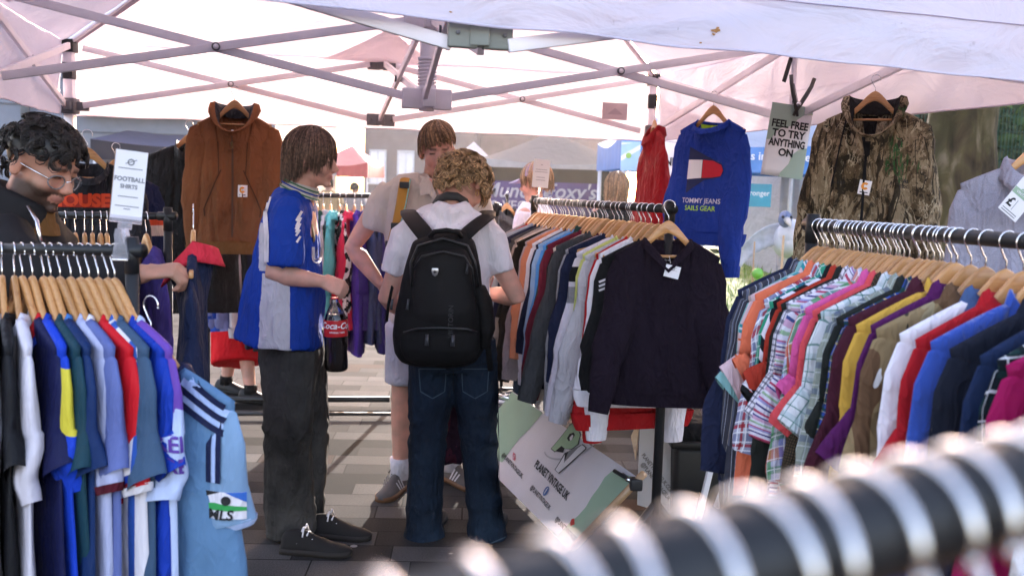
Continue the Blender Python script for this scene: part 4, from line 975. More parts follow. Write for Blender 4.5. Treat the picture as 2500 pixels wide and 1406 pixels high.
for i, ((look, mat, kw), px) in enumerate(zip(LEFT, xs_)):
    f = (px+60)/382.0; p = la.lerp(lb, f)+V((0, 0, .0125)); th_ = radians(26+ (px+24)/305*13+(13 if i > 2 else 5)+rt.uniform(-3, 3))
    yw = math.atan2(sin(th_), cos(th_)) - pi/2 + pi  # near arm points to (sin th, -cos th)
    k = dict(kind='crew', slen=.27, length=.80, th=.012, srb=.021, group='football shirts on the left rack', seed=300+i, sr=(.1, .092, .08, .07), hem=.26, out=.025, nw=.10); k.update(kw)
    ax = V((sin(th_), -cos(th_), 0)); yw = math.atan2(ax.y, ax.x)   # local +x = near arm
    root, bo, sl_, co = garment('football_shirt', look+' on the left rack', 'football shirt', p, yw, mat, **k)
    hanger('wooden hanger carrying the '+look, p, yw, 'wooden hangers on the left rack')
    if 'purple' in look:
        PT = plain('purple print', (.10, .04, .28), .6)
        for s, x, y, sz in (('NEXEN', .0, .028, .046), ('TIRE', .012, -.018, .046)):
            g = text_geo(s, sz, .025); conform(([v+V((x, y, 0)) for v in g[0]], g[1]), sl_[1], sleeve_frame(sl_[1], .17, root), 'lettering', PT, .004)
# pale blue shirt turned towards us on a lower hook
lp = at(368, 724, 2.15); th_ = radians(66); ax = V((sin(th_), -cos(th_), 0)); ly = math.atan2(ax.y, ax.x)
mls = poly('soft blue poly', (.10, .195, .33)); trimn = poly('navy trim poly', (.012, .016, .05))
q, qb, qs, qc = garment('football_shirt', 'soft blue football shirt with navy shoulder stripes hung lower and turned towards us', 'football shirt', lp, ly, mls, kind='crew', slen=.265, length=1.0, fold=.6, hw=.23, hem=.31, th=.045, srb=.03, seed=391, sr=(.105, .1, .092, .086), out=.0, collar=trimn, cuff=poly('pale blue poly', (.40, .50, .75)), nw=.09, sleeve=poly('paler blue poly', (.19, .30, .45)), nu=40, nv=40, dip=.07)
hanger('wooden hanger hooked low on the rack end carrying the soft blue football shirt', lp, ly)
PALEB = poly('pale blue poly', (.40, .50, .75))
tq = BVHTree.FromPolygons([v.co for v in qb.data.vertices], [list(p.vertices) for p in qb.data.polygons])
def shoulder_stripe(y, wd, mat, nm):
    m = MB(); rows = []
    for i in range(16):
        x = .10+(.228-.10)*i/15; r_ = []
        for yy in (y-wd/2, y+wd/2):
            h = tq.ray_cast(V((x, yy, .2)), V((0, 0, -1))); r_.append((h[0] if h[0] else V((x, yy, hz(x))))+V((0, -.001, .003)))
        rows.append(r_)
    m.loft(rows, closed=False); return m.build(nm, mat, qb, world=False)
SF = sleeve_frame(qs[1], .085, q, .25)
for k_, (mat, off, wd) in enumerate(((PALEB, .0, .052), (trimn, .022, .012), (trimn, .0, .012), (trimn, -.022, .012))):
    pts = [(x, hz(x)-.012-.5*0) for x in (.10, .14, .18, .215)]
    g = poly_geo([(-.075, off-wd/2), (.075, off-wd/2), (.075, off+wd/2), (-.075, off+wd/2)])
    conform(g, qb, frame((.165, 0, hz(.165)-.022), (1, 0, -.55), (.45, -.35, .9)), 'shoulder_stripe', mat, .003+.0012*k_, .015)
    g = poly_geo([(off-wd/2, -.03), (off+wd/2, -.03), (off+wd/2, .115), (off-wd/2, .115)])
    conform(g, qs[1], SF, 'sleeve_stripe', mat, .003+.0012*k_, .015)
SL = sleeve_frame(qs[1], .165, q); vv = (wm(q).inverted() @ CO)-SL.to_translation(); SL = frame(SL.to_translation(), V((0, 0, 1)).cross(vv), (-.12, 0, 1))
for geo, mat, o_ in ((poly_geo([(-.055, -.03), (.055, -.03), (.055, .028), (-.055, .028)]), WHITEC, .003), (poly_geo([(-.055, -.004), (-.01, .004), (.055, -.004), (.055, -.012), (-.055, -.012)]), plain('green print', (.03, .30, .07), .6), .0042), (poly_geo([(-.055, .028), (.0, .028), (-.055, .004)]), DARKTXT, .0042), (poly_geo([(.01, .028), (.055, .028), (.055, .006)]), plain('blue print', (.03, .12, .45), .6), .0042), (disc_geo(.012, .010, .010, .010), DARKTXT, .0048)):
    conform(geo, qs[1], SL, 'sleeve_badge', mat, o_, .012)
g = text_geo('MLS', .030, .03, .15); conform(([v+V((0, -.022, 0)) for v in g[0]], g[1]), qs[1], SL, 'lettering', DARKTXT, .0052, .012)
# ================================================================== clothes hung high on the truss
BROWN = F('brown duck canvas', (.19, .072, .030), weave=500); BROWNR = F('brown rib', (.19, .085, .028)); QUILT = F('black quilted lining', (.016, .015, .02), rough=.45)
def logo_patch(root, body, M, sc=1.0):
    P = conform(poly_geo([(-.024*sc, -.030*sc), (.024*sc, -.030*sc), (.024*sc, .030*sc), (-.024*sc, .030*sc)]), body, M, 'patch', PAPER, .004)
    O = plain('orange print', (.75, .28, .03), .6)
    conform(ring_geo(0, .006*sc, .010*sc, .011*sc, .010*sc, radians(40), radians(330), 14), body, M, 'patch_emblem', O, .0055)
    conform(poly_geo([(-.016*sc, -.022*sc), (.016*sc, -.022*sc), (.016*sc, -.018*sc), (-.016*sc, -.018*sc)]), body, M, 'patch_print', DARKTXT, .0055)
def zip_line(body, x, z0, z1, mat, w=.006, side=-1):
    return conform(poly_geo([(-w, z1), (w, z1), (w, z0), (-w, z0)]), body, frame((x, 0, 0), (1, 0, 0), (0, 0, 1)), 'zip', mat, .004, .03)
FRONT = lambda x, z: frame((x, 0, z), (1, 0, 0), (0, 0, 1))
bl = at(573, 211, 5.45)
g, b, sl_, co = garment('hooded_jacket', 'brown canvas hooded jacket hanging from the rear truss above the blue shirted man', 'jacket', bl, radians(7), BROWN, kind='hood', slen=.66, length=.84, hw=.195, hem=.205, th=.07, srb=.05, cuff=BROWNR, band=BROWNR, collar=BROWN, seed=41, sr=(.10, .092, .09, .062), out=.07, so=.035, nw=.095, dip=.10, puff=.012, nu=44, nv=40)
co.data.materials.append(QUILT)
for p in co.data.polygons:
    c = p.center; 
    if p.index//36 >= 4: p.material_index = 1
zip_line(b, .0, -.84, -.27, plain('zip brown', (.09, .04, .02), .5), .005)
conform(poly_geo([(-.006, -.30), (.006, -.30), (.007, -.335), (-.007, -.335)]), b, FRONT(0, 0), 'zip_pull', plain('brass', (.62, .48, .22), .3, 1.0), .010)
m = MB(); m.box((.004, -.10, -.255), (.012, .003, .035)); m.build('hang_tag', PAPER, g, world=False)
logo_patch(g, b, FRONT(.055, -.56), 1.05)
SEAM = plain('dark seam', (.07, .025, .01), .9)
for s in (-1, 1):
    conform(poly_geo([(s*.055, -.45), (s*.062, -.45), (s*.155, -.66), (s*.15, -.70), (s*.143, -.70), (s*.147, -.66)]), b, FRONT(0, 0), 'pocket_seam', SEAM, .0035)
    conform(poly_geo([(s*.075, -.30), (s*.08, -.30), (s*.072, -.48), (s*.067, -.48)]), b, FRONT(0, 0), 'drawcord', SEAM, .006)
hanger('pale wooden hanger inside the brown hooded jacket', bl, radians(7))
# camouflage jacket
def p_tree(t, u, v, tc):
    mp = t.n('Mapping', None, Vector=tc.outputs['Object'], Scale=(1, 1, .55), Rotation=(0, radians(12), 0))
    n1 = t.n('TexNoise', None, Vector=mp, Scale=9.0, Detail=5.0, Roughness=.65, Distortion=1.4); n2 = t.n('TexNoise', None, Vector=mp, Scale=22.0, Detail=6.0, Roughness=.7, Distortion=2.2)
    col = t.ramp(n1.outputs[0], [(.30, (.030, .023, .014)), (.41, (.10, .070, .038)), (.50, (.22, .165, .10)), (.62, (.40, .32, .21))], 'CONSTANT')
    col = t.mix(t.ramp(n2.outputs[0], [(.56, (0, 0, 0)), (.60, (.85, .85, .85))]), col, (.022, .017, .012))
    col = t.mix(t.ramp(n2.outputs[0], [(.36, (.7, .7, .7)), (.41, (0, 0, 0))]), col, (.36, .29, .20))
    mb = t.n('Mapping', None, Vector=tc.outputs['Object'], Rotation=(0, radians(38), 0), Scale=(1, 1, .22), Location=(.5, .5, .4))
    br = t.n('TexNoise', None, Vector=mb, Scale=8.0, Detail=3.0, Roughness=.5, Distortion=.7)
    rid = t.math('ABSOLUTE', t.math('SUBTRACT', br.outputs[0], .5))
    col = t.mix(t.math('MULTIPLY', t.math('LESS_THAN', rid, .014), .9), col, (.020, .015, .010))
    mg = t.n('Mapping', None, Vector=tc.outputs['Object'], Rotation=(0, radians(-40), 0), Scale=(1, 1, .3), Location=(3, 2, 7))
    gr = t.n('TexNoise', None, Vector=mg, Scale=15.0, Detail=4.0, Roughness=.6, Distortion=1.5); rg = t.math('ABSOLUTE', t.math('SUBTRACT', gr.outputs[0], .5))
    pt = t.n('TexNoise', None, Vector=tc.outputs['Object'], Scale=4.2, Detail=1.0)
    col = t.mix(t.math('MULTIPLY', t.math('LESS_THAN', rg, .02), t.ramp(pt.outputs[0], [(.50, (0, 0, 0)), (.54, (.9, .9, .9))])), col, (.40, .33, .22))
    pg = t.n('TexNoise', None, Vector=t.n('Mapping', None, Vector=tc.outputs['Object'], Location=(7, 3, 1.3)), Scale=3.6, Detail=1.0)
    col = t.mix(t.math('MULTIPLY', t.math('LESS_THAN', rg, .035), t.ramp(pg.outputs[0], [(.62, (0, 0, 0)), (.65, (1, 1, 1))])), col, (.03, .075, .025))
    return col
TREEC = F('woodland leaf camouflage', W_, pat=p_tree, weave=500)
BLKF = F('black fleece', (.014, .013, .014))
cl_ = at(2140, 184, 3.86); cy = radians(-24)
g, b, sl_, co = garment('camouflage_jacket', 'woodland camouflage hooded jacket hanging high behind the right rack', 'jacket', cl_, cy, TREEC, kind='hood', slen=.66, length=.92, hw=.215, hem=.235, th=.08, srb=.06, seed=52, sr=(.105, .10, .095, .072), out=.07, so=.03, nw=.105, dip=.13, puff=.015, scale=.82, band=TREEC, cuff=TREEC, nu=44, nv=40)
co.data.materials.append(BLKF)
for p in co.data.polygons:
    if p.index//36 >= 4: p.material_index = 1
conform(poly_geo([(-.006, -.36), (.006, -.36), (.006, -.93), (-.006, -.93)]), b, FRONT(-.015, 0), 'zip', BLACKC, .004)
conform(poly_geo([(-.05, -.18), (.02, -.18), (.012, -.37), (-.006, -.39)]), b, FRONT(-.01, 0), 'neck_lining', BLKF, .004)
conform(poly_geo([(-.115, -.16), (-.107, -.16), (-.155, -.52), (-.163, -.52)]), b, FRONT(0, 0), 'drawcord', BLACKC, .008)
logo_patch(g, b, FRONT(-.01, -.52) @ Matrix.Rotation(radians(-8), 4, 'Z'), 1.1)
for s, y, sz in (('AP', .012, .026), ('EDGE', -.012, .022)):
    q = text_geo(s, sz, .01); conform(([v+V((0, y, 0)) for v in q[0]], q[1]), b, FRONT(.165, -.50), 'lettering', DARKTXT, .004)
q = text_geo('SADDLE', .018, .0); conform(q, b, FRONT(-.13, -.50), 'lettering', DARKTXT, .004)
hanger('pale wooden hanger inside the camouflage jacket', cl_, cy).scale = (.82, .82, .82)
# blue sweatshirt
tjl = at(1744, 224, 4.66); tjy = radians(-43)
TJB = F('bright blue sweat', (.016, .045, .29)); NEON = F('neon lime lining', (.55, .85, .05))
g, b, sl_, co = garment('sweatshirt', 'bright blue sweatshirt with a pennant print hanging from the truss', 'sweatshirt', tjl, tjy, TJB, kind='crew', slen=.72, length=.76, hw=.205, hem=.225, th=.055, srb=.05, cuff=TJB, band=TJB, seed=63, sr=(.11, .105, .10, .06), out=.065, nw=.10, dip=.055, nu=44, nv=40, swing=(-.03, -.02), scale=.86, fold=.3)
m = MB(); m.loft([[V((.085*cos(a), .036*sin(a)+.0, z-.012*sin(a))) for a in [radians(20+140*i/12) for i in range(13)]] for z in (-.165, -.195)], closed=False); m.build('neck_lining', NEON, g, world=False)
NVP = plain('navy print', (.014, .022, .085), .7); RDP = plain('red print', (.55, .012, .03), .7)
FX = lambda pts: poly_geo(pts)
y0 = -.40
conform(FX([(-.105, y0+.105), (.10, y0+.015), (.115, y0-.02), (.10, y0-.055), (-.0, y0-.075), (-.105, y0-.145)]), b, FRONT(.0, 0), 'pennant_ground', NVP, .0025)
conform(FX([(-.105, y0+.035), (-.015, y0+.035), (-.015, y0-.062), (-.105, y0-.070)]), b, FRONT(0, 0), 'pennant_white', plain('white print', (.80, .78, .80), .7), .0038)
conform(FX([(-.012, y0+.035), (.05, y0+.030), (.10, y0+.008), (.112, y0-.02), (.10, y0-.05), (.05, y0-.058), (-.012, y0-.062)]), b, FRONT(0, 0), 'pennant_red', RDP, .0038)
for s, z, mt in (('TOMMY JEANS', -.585, plain('lilac print', (.62, .58, .72), .7)), ('SAILS GEAR', -.625, plain('lime print bright', (.45, .75, .06), .7))):
    conform(text_geo(s, .037, .014, .0), b, FRONT(-.006, z), 'lettering', mt, .003)
hanger('pale wooden hanger inside the bright blue sweatshirt', tjl, tjy).scale = (.86, .86, .86)
# red top seen from its edge by the rear right pole
rl = at(1600, 262, 5.9); g, b, sl_, co = garment('hooded_jacket', 'scarlet zip top seen edge on beside the rear right tent pole', 'jacket', rl, radians(-82), F('scarlet jersey', (.26, .006, .011), rough=.6), kind='stand', slen=.62, length=.80, hw=.22, th=.045, srb=.045, seed=71, cuff=REDC, band=REDC)
conform(poly_geo([(-.02, .10), (.02, .10), (.012, -.06), (-.012, -.06)]), sl_[0], frame((-.23, 0, -.32), (0, -1, 0), (0, 0, 1)), 'white_flash', WHITEC, .004)
hanger('wooden hanger holding the scarlet zip top', rl, radians(-82))
# grey polo at the right edge
gl = at(2532, 305, 3.06); gy = radians(-16); GP = F('grey marl pique', (.33, .31, .37), heather=.25)
g, b, sl_, co = garment('polo_shirt', 'grey marl long sleeved polo with a price tag at the right edge', 'polo shirt', gl, gy, GP, kind='polo', slen=.60, length=.80, hw=.225, hem=.24, th=.05, srb=.045, seed=82, sr=(.105, .1, .09, .06), out=.02, ctall=.03, nw=.085, nu=40, nv=36, scale=.9)
hanger('reddish wooden hanger inside the grey polo', gl, gy).scale = (.9, .9, .9)
t, F2 = price_tag('printed price tag with a pound sign pinned to the grey polo', at(2489, 487, 2.93), (.80, .1, -.58), (.58, 0, .80), .072, .115)
F2 = F2 @ Matrix.Scale(.85, 4)
flat(poly_geo([(-.042, .005), (.042, .005), (.042, .028), (-.042, .028)]), F2, 'green_band', CARDGREEN, t)
flat(text_geo('VINTAGE', .014, .01), F2 @ Matrix.Translation((0, .0165, .0006)), 'lettering', PAPER, t)
flat(text_geo('£', .045, .03), F2 @ Matrix.Translation((-.022, -.025, 0)), 'lettering', DARKTXT, t)
flat(poly_geo([(-.002, -.045), (0, -.045), (0, -.006), (-.002, -.006)]), F2, 'print_line', GREYTXT, t)
for k in range(2): flat(poly_geo([(-.034, -.054-.008*k), (.03, -.054-.008*k), (.03, -.051-.008*k), (-.034, -.051-.008*k)]), F2, 'print_line', GREYTXT, t)
# black shirt with orange lettering, navy shirt beside it
hl = at(213, 318, 4.3); hy = radians(24)
g, b, sl_, co = garment('football_shirt', 'black long sleeved shirt with orange lettering hanging behind the bearded man', 'football shirt', hl, hy, F('black satin', (.018, .018, .022), rough=.4), kind='crew', slen=.6, length=.95, hw=.215, hem=.235, th=.06, srb=.05, seed=91, sr=(.105, .1, .09, .07), out=.02)
OR = plain('orange red print', (.62, .055, .012), .6)
conform(text_geo('HOUSE', .075, .05, align='CENTER'), b, FRONT(-.035, -.30), 'lettering', OR, .004)
conform(poly_geo([(-.15, .0), (.2, .0), (.2, .055), (-.15, .055)]), b, FRONT(.0, -.328), 'chest_band', plain('dark red band', (.30, .02, .01), .7), .0025)
hanger('wooden hanger inside the black shirt with orange lettering', hl, hy)
hl = at(283, 350, 4.75); g, b, sl_, co = garment('football_shirt', 'navy shirt with orange and cream chest bands behind the small card sign', 'football shirt', hl, radians(50), F('navy orange cream', W_, pat=p_zband([(0, (.014, .018, .05)), (.38, (.55, .42, .33)), (.49, (.50, .06, .02)), (.60, (.014, .018, .05))], -.62, -.15)), slen=.55, length=.95, th=.05, srb=.045, seed=92)
hanger('wooden hanger inside the navy banded shirt', hl, radians(50))
bkl = at(462, 296, 5.75); g, b, sl_, co = garment('long_coat', 'long black coat half hidden behind the brown jacket', 'coat', bkl, radians(12), F('black padded', (.010, .010, .011), rough=.6), kind='stand', slen=.64, length=1.10, hw=.235, hem=.29, th=.09, srb=.07, seed=93, sr=(.12, .115, .1, .07), out=.08, puff=.02)
hanger('wooden hanger inside the long black coat', bkl, radians(12))
# ================================================================== small rack at the back left
sa, sb = at(60, 524, 3.5), at(410, 528, 3.42); bl_rack, sd = rail_tube('short black clothes rack behind the bearded man', sa, sb, [sb], group='black clothes racks', rad=.0125)
rt = random.Random(12)
for i, (px, look, c) in enumerate(((138, 'black jacket', (.012, .012, .013)), (160, 'dark brown jacket', (.10, .045, .02)), (185, 'pale grey shirt', (.42, .42, .5)), (208, 'bright blue satin top', (.03, .14, .55)), (227, 'dark grey jacket', (.04, .04, .045)), (247, 'white striped black top', (.03, .03, .035)), (262, 'black padded jacket', (.01, .01, .012)), (358, 'purple polo', (.07, .045, .20)))):
    f = (px-60)/350.0; p = sa.lerp(sb, f)+V((0, 0, .0125)); th_ = radians(30+rt.uniform(-4, 8)); ax = V((sin(th_), -cos(th_), 0)); yw = math.atan2(ax.y, ax.x)
    garment('shirt' if 'shirt' in look or 'polo' in look else 'jacket', look+' on the short back left rack', 'shirt' if 'shirt' in look or 'polo' in look else 'jacket', p, yw, F('rackl '+look, c), kind='polo', slen=.5, length=.8, th=.016, srb=.025, seed=400+i, group='clothes on the back left rack')
    hanger('wooden hanger holding the '+look+' on the back left rack', p, yw, 'wooden hangers on the back left rack')
# ================================================================== long rack across the back
ca, cb_ = at(505, 474, 6.45), at(960, 479, 6.62); c_rack, cd = rail_tube('long black clothes rack across the back full of jackets', ca, cb_, [cb_+V((.03, 0, 0)), ca], group='black clothes racks', legs=False)
MB().tube([V((ca.x, ca.y, .05)), V((cb_.x, cb_.y, .05))], .02, 12).build('floor_bar', BLACKP, c_rack)
MB().tube([V((ca.x, ca.y-.32, .03)), V((cb_.x+.2, cb_.y-.32, .03))], .012, 12).build('lower_bar', BLACKP, c_rack)
def p_bw(t, u, v, tc):
    n = t.n('TexNoise', None, Vector=tc.outputs['Object'], Scale=22.0, Detail=2.0); return t.ramp(n.outputs[0], [(0, K_), (.52, (.55, .53, .56))], 'CONSTANT')
BACK = [('black bomber jacket', (.010, .010, .011), .70), ('bright blue nylon jacket', (.03, .10, .55), .78), ('lavender blue sweatshirt', (.20, .24, .55), .80), ('lilac blue fleece', (.24, .28, .58), .80), ('white track jacket', (.62, .58, .64), .86), ('black jacket with striped cuffs', (.012, .012, .013), .95), ('dark navy coat', (.012, .014, .03), 1.0), ('charcoal coat', (.03, .03, .033), 1.0), ('maroon jacket', (.10, .012, .02), .95), ('navy track jacket', (.014, .02, .06), .92), ('grey padded jacket', (.12, .12, .13), .95),
 ('black leather jacket', (.012, .011, .011), .92), ('black track top with white stripes', (.014, .014, .015), .95), ('slate blue jacket', (.10, .115, .16), 1.0), ('dark green anorak', (.012, .05, .04), .95), ('pale grey jacket', (.38, .37, .42), .9), ('aqua windbreaker', (.10, .42, .46), .92), ('black and white patterned fleece', None, .92), ('raspberry red jacket', (.52, .02, .07), 1.0), ('violet blue anorak', (.07, .025, .30), 1.05), ('deep violet jacket', (.035, .02, .16), 1.02), ('navy denim jacket', (.035, .05, .13), .98), ('navy puffer jacket', (.03, .04, .10), .95), ('indigo raincoat', (.025, .02, .13), 1.02), ('black and yellow jacket', (.05, .04, .02), .8)]
rt = random.Random(44)
for i, (look, c, ln) in enumerate(BACK):
    f = (i+.6+rt.uniform(-.2, .2))/len(BACK); p = ca.lerp(cb_, f)+V((0, 0, .016)); th_ = radians(rt.uniform(-6, 14)+(10 if f > .5 else 0)); ax = V((sin(th_), -cos(th_), 0)); yw = math.atan2(ax.y, ax.x)
    mt = F('back '+look, c or W_, pat=None if c else p_bw, rough=.6)
    nm = 'sweatshirt' if 'sweat' in look else ('coat' if 'coat' in look else 'jacket')
    g, b, sl_, co = garment(nm, look+' on the long rack at the back', nm, p, yw, mt, kind='stand' if i % 2 else 'polo', slen=.62, length=ln, th=.030, srb=.045, seed=500+i, group='jackets on the long back rack', sr=(.11, .105, .095, .065), cuff=WHITEC if 'striped cuffs' in look else mt, band=mt if ln < .9 else None, puff=.008, out=.02)
    if 'white stripes' in look:
        for s_ in sl_:
            for q in range(2): conform(poly_geo([(-.28, -.006+.03*q), (.1, -.006+.03*q), (.1, .006+.03*q), (-.28, .006+.03*q)]), s_, frame((.26, 0, -.38), (.1, 0, -1), (0, -1, 0)), 'white_stripe', WHITEC)
    hanger('wooden hanger holding the '+look, p, yw, 'wooden hangers on the long back rack')
# small rack behind the backpacker
da, db = at(1050, 505, 6.0), at(1212, 507, 6.05); d_rack, dd = rail_tube('short clothes rack behind the man with the black backpack', da, db, [db], group='black clothes racks')
for i, (look, c) in enumerate((('dark red jacket', (.20, .01, .015)), ('blue jersey', (.04, .09, .42)), ('navy jersey', (.014, .02, .07)), ('rose red jersey', (.45, .03, .08)), ('bright red jersey', (.6, .02, .03)), ('royal blue jersey', (.02, .06, .4)), ('red jersey', (.55, .02, .03)), ('dark navy jersey', (.012, .016, .05)))):
    p = da.lerp(db, (i+.6)/8.4)+V((0, 0, .016)); ax = V((.25, -1, 0)); yw = math.atan2(ax.y, ax.x)
    garment('football_shirt', look+' on the short rack behind the backpack wearer', 'football shirt', p, yw, F('backd '+look, c, rough=.6), slen=.3, length=.88, th=.02, srb=.03, seed=600+i, group='shirts on the short middle rack')
    hanger('wooden hanger holding the '+look+' behind the backpack wearer', p, yw, 'wooden hangers on the short middle rack')
dk = at(1238, 470, 7.2); g, b, sl_, co = garment('jacket', 'dark grey jacket hanging in front of the purple banner', 'jacket', dk, radians(40), F('dark grey twill', (.06, .06, .065)), kind='polo', slen=.6, length=.75, th=.06, srb=.05, seed=640)
hanger('wooden hanger inside the dark grey jacket', dk, radians(40)); 
hs = thing('garment_stand', 'thin black stand holding up the dark grey jacket', 'stand', (dk.x, dk.y+.0, 0)); MB().tube([(dk.x, dk.y+.02, 0), (dk.x, dk.y+.02, dk.z-.03), (dk.x, dk.y-.03, dk.z-.02)], .012, 8).build('upright', BLACKP, hs); MB().tube([(dk.x-.2, dk.y, .02), (dk.x+.2, dk.y, .02)], .015, 8).build('foot', BLACKP, hs)
# ================================================================== signs
def onplane(px, py, o, n):
    d = (CF*FPX + CR*(px-1250) - CU*(py-703)); return CO + d*((V(o)-CO).dot(n)/d.dot(n))
# FEEL FREE card and its clamp
cA = at(1921, 345, 4.55)
ex = V((.985, .12, -.10)).normalized(); ey = V((.09, -.04, 1)); MF = frame(cA, ex, ey)
card = MB(); w2, h2 = .098, .162; nn = 10; rows = [[MF @ V((-w2+2*w2*i/nn, -h2+2*h2*j/nn, .012*sin(2.6*i/nn)*(1-j/nn)+.006*(1-j/nn)**2)) for i in range(nn+1)] for j in range(nn+1)]
card.loft(rows, closed=False); fc_ = card.build('hanging_card', PAPER); md = fc_.modifiers.new('s', 'SOLIDIFY'); md.thickness = .0012
tag(fc_, 'pale green and white notice inviting people to try things on', 'notice')
ML = frame((0, 0, 0), (1, 0, 0), (0, 1, 0))
def oncard(geo, mat, nm, off):
    vs, fs = geo; bm = bmesh.new(); bv = [bm.verts.new(v) for v in vs]
    for f in fs:
        try: bm.faces.new([bv[i] for i in f])
        except ValueError: pass
    for ax in (0, 1):
        for i in range(-16, 17):
            no = V((0, 0, 0)); no[ax] = 1; co_ = V((0, 0, 0)); co_[ax] = i*.012
            bmesh.ops.bisect_plane(bm, geom=bm.verts[:]+bm.edges[:]+bm.faces[:], plane_co=co_, plane_no=no)
    for v in bm.verts:
        i = (v.co.x+w2)/(2*w2); j = (v.co.y+h2)/(2*h2); v.co = MF @ V((v.co.x, v.co.y, .012*sin(2.6*i)*(1-j)+.006*(1-j)**2+off))
    me = bpy.data.meshes.new(nm); bm.to_mesh(me); bm.free(); me.materials.append(mat); o = bpy.data.objects.new(nm, me); COL.objects.link(o); o.parent = fc_
sage = plain('sage green card', (.36, .46, .38), .6, var=.03)
oncard(poly_geo([(-w2, h2), (-w2, -.005), (-.075, .0), (-.062, .035), (-.03, .06), (.015, .07), (.03, .10), (.06, .125), (w2, .13), (w2, h2)]), sage, 'green_corner', .0012)
oncard(poly_geo([(w2, -.02), (.06, -.03), (.03, -.06), (.02, -.10), (-.01, -.14), (-.02, -h2), (w2, -h2)]), sage, 'green_corner', .0012)
for s, y in (('FEEL FREE', .072), ('TO TRY', .030), ('ANYTHING', -.012), ('ON', -.054)):
    q = text_geo(s, .046, .035, track=.98); k = min(1, .178/max(.001, max(v.x for v in q[0])-min(v.x for v in q[0])))
    oncard(([V((v.x*k*.96, v.y+y, 0)) for v in q[0]], q[1]), DARKTXT, 'lettering', .0022)
CL = frame(MF @ V((.012, h2*.83, .012)), ex, ey); ct = thing('spring_clamp', 'big grey spring clamp gripping the top of the pale green notice', 'clamp', CL.to_translation())
CM = plain('dark gunmetal', (.09, .088, .085), .35, .8)
for s in (-1, 1):
    m = MB(); pts = [(-s*.010, -.02, .006), (s*.012, .035, .010), (s*.030, .075, .012), (s*.047, .118, .014), (s*.055, .155, .012)]
    m.tube([CL @ V(p) for p in pts], [.006, .010, .010, .009, .009], 8, rb=[.005, .007, .006, .006, .006]); m.build('clamp_arm', CM, ct)
m = MB(); m.tube([CL @ V((0, .034, -.004)), CL @ V((0, .034, .026))], .010, 12); m.build('spring', CHROME, ct)
m = MB(); m.tube([CL @ V((.0, .04, .01)), CL @ V((-.03, .12, .0)), up(RM, ZL+.05)], .0015, 5); m.build('cord', BLACKPL, ct)
# FOOTBALL SHIRTS card in its clear clip stand
fs = thing('card_stand', 'small football shirts price card in a clear clip stand on the left rack', 'sign', at(300, 610, 2.2))
CLEAR = None
t = NT('clear acrylic'); gl_ = t.n('BsdfGlass', None, Color=(.95, .94, .97), Roughness=.08, IOR=1.3); tr = t.n('BsdfTransparent', None, Color=(.92, .9, .94)); df = t.n('BsdfDiffuse', None, Color=(.8, .78, .82)); m1 = t.n('MixShader', None, _0=.5, _1=gl_, _2=tr); CLEAR = t.out(t.n('MixShader', None, _0=.22, _1=m1, _2=df))
cc = at(315, 452, 2.2); FS = frame(cc, (.93, .28, -.10), (.10, 0, 1)); m = MB(); m.box((0, 0, 0), (.066, .150, .002)); m.v = [FS @ v for v in m.v]; cd_ = m.build('card', PAPER, fs, smooth=False)
m = MB(); m.box((-.0335, 0, -.001), (.002, .150, .004)); m.v = [FS @ v for v in m.v]; m.build('card_edge', plain('brown card edge', (.22, .13, .09), .7), cd_, smooth=False)
FS2 = FS @ Matrix.Translation((0, 0, .0016))
for s, y, sz, k in (('FOOTBALL', .012, .0135, .95), ('SHIRTS', -.004, .0125, .92)): flat(text_geo(s, sz, .04), FS2 @ Matrix.Translation((0, y, 0)), 'lettering', GREYTXT, cd_, k)
flat(ring_geo(0, .050, .006, .006, .003), FS2, 'emblem', GREYTXT, cd_); flat(poly_geo([(-.011, .045), (.012, .055), (.012, .057), (-.011, .047)]), FS2, 'emblem_ring', GREYTXT, cd_)
for y, w_ in ((.036, .05), (-.026, .042), (-.047, .05), (-.053, .014)): flat(poly_geo([(-w_/2, y-.001), (w_/2, y-.001), (w_/2, y+.001), (-w_/2, y+.001)]), FS2, 'print_line', GREYTXT, cd_)
m = MB(); m.box((0, -.076, .002), (.068, .016, .007), bev=.002); m.box((0, -.090, .002), (.030, .016, .010), bev=.003); m.v = [FS @ v for v in m.v]; m.build('card_grip', CLEAR, fs)
bs = FS @ V((0, -.098, 0)); m = MB(); m.ball(bs+V((0, 0, -.006)), .007, 12, 8); m.tube([bs, bs+V((.001, 0, -.03))], .004, 8); m.build('swivel', PAPER, fs)
rp = at(298, 600, 2.17); m = MB()
m.add([], []); m.loft([[rp+V((x*k, y, z)) for x, y in ((-1, -.012), (1, -.012), (1, .012), (-1, .012))] for k, z in ((.010, .038), (.013, .022), (.0115, .012), (.017, -.022), (.0175, -.028))], True, True, True)
m.build('clip', CLEAR, fs, smooth=False); m = MB(); m.box(rp+V((0, -.012, -.030)), (.036, .006, .004), bev=.001); m.build('clip_jaw', CHROME, fs)
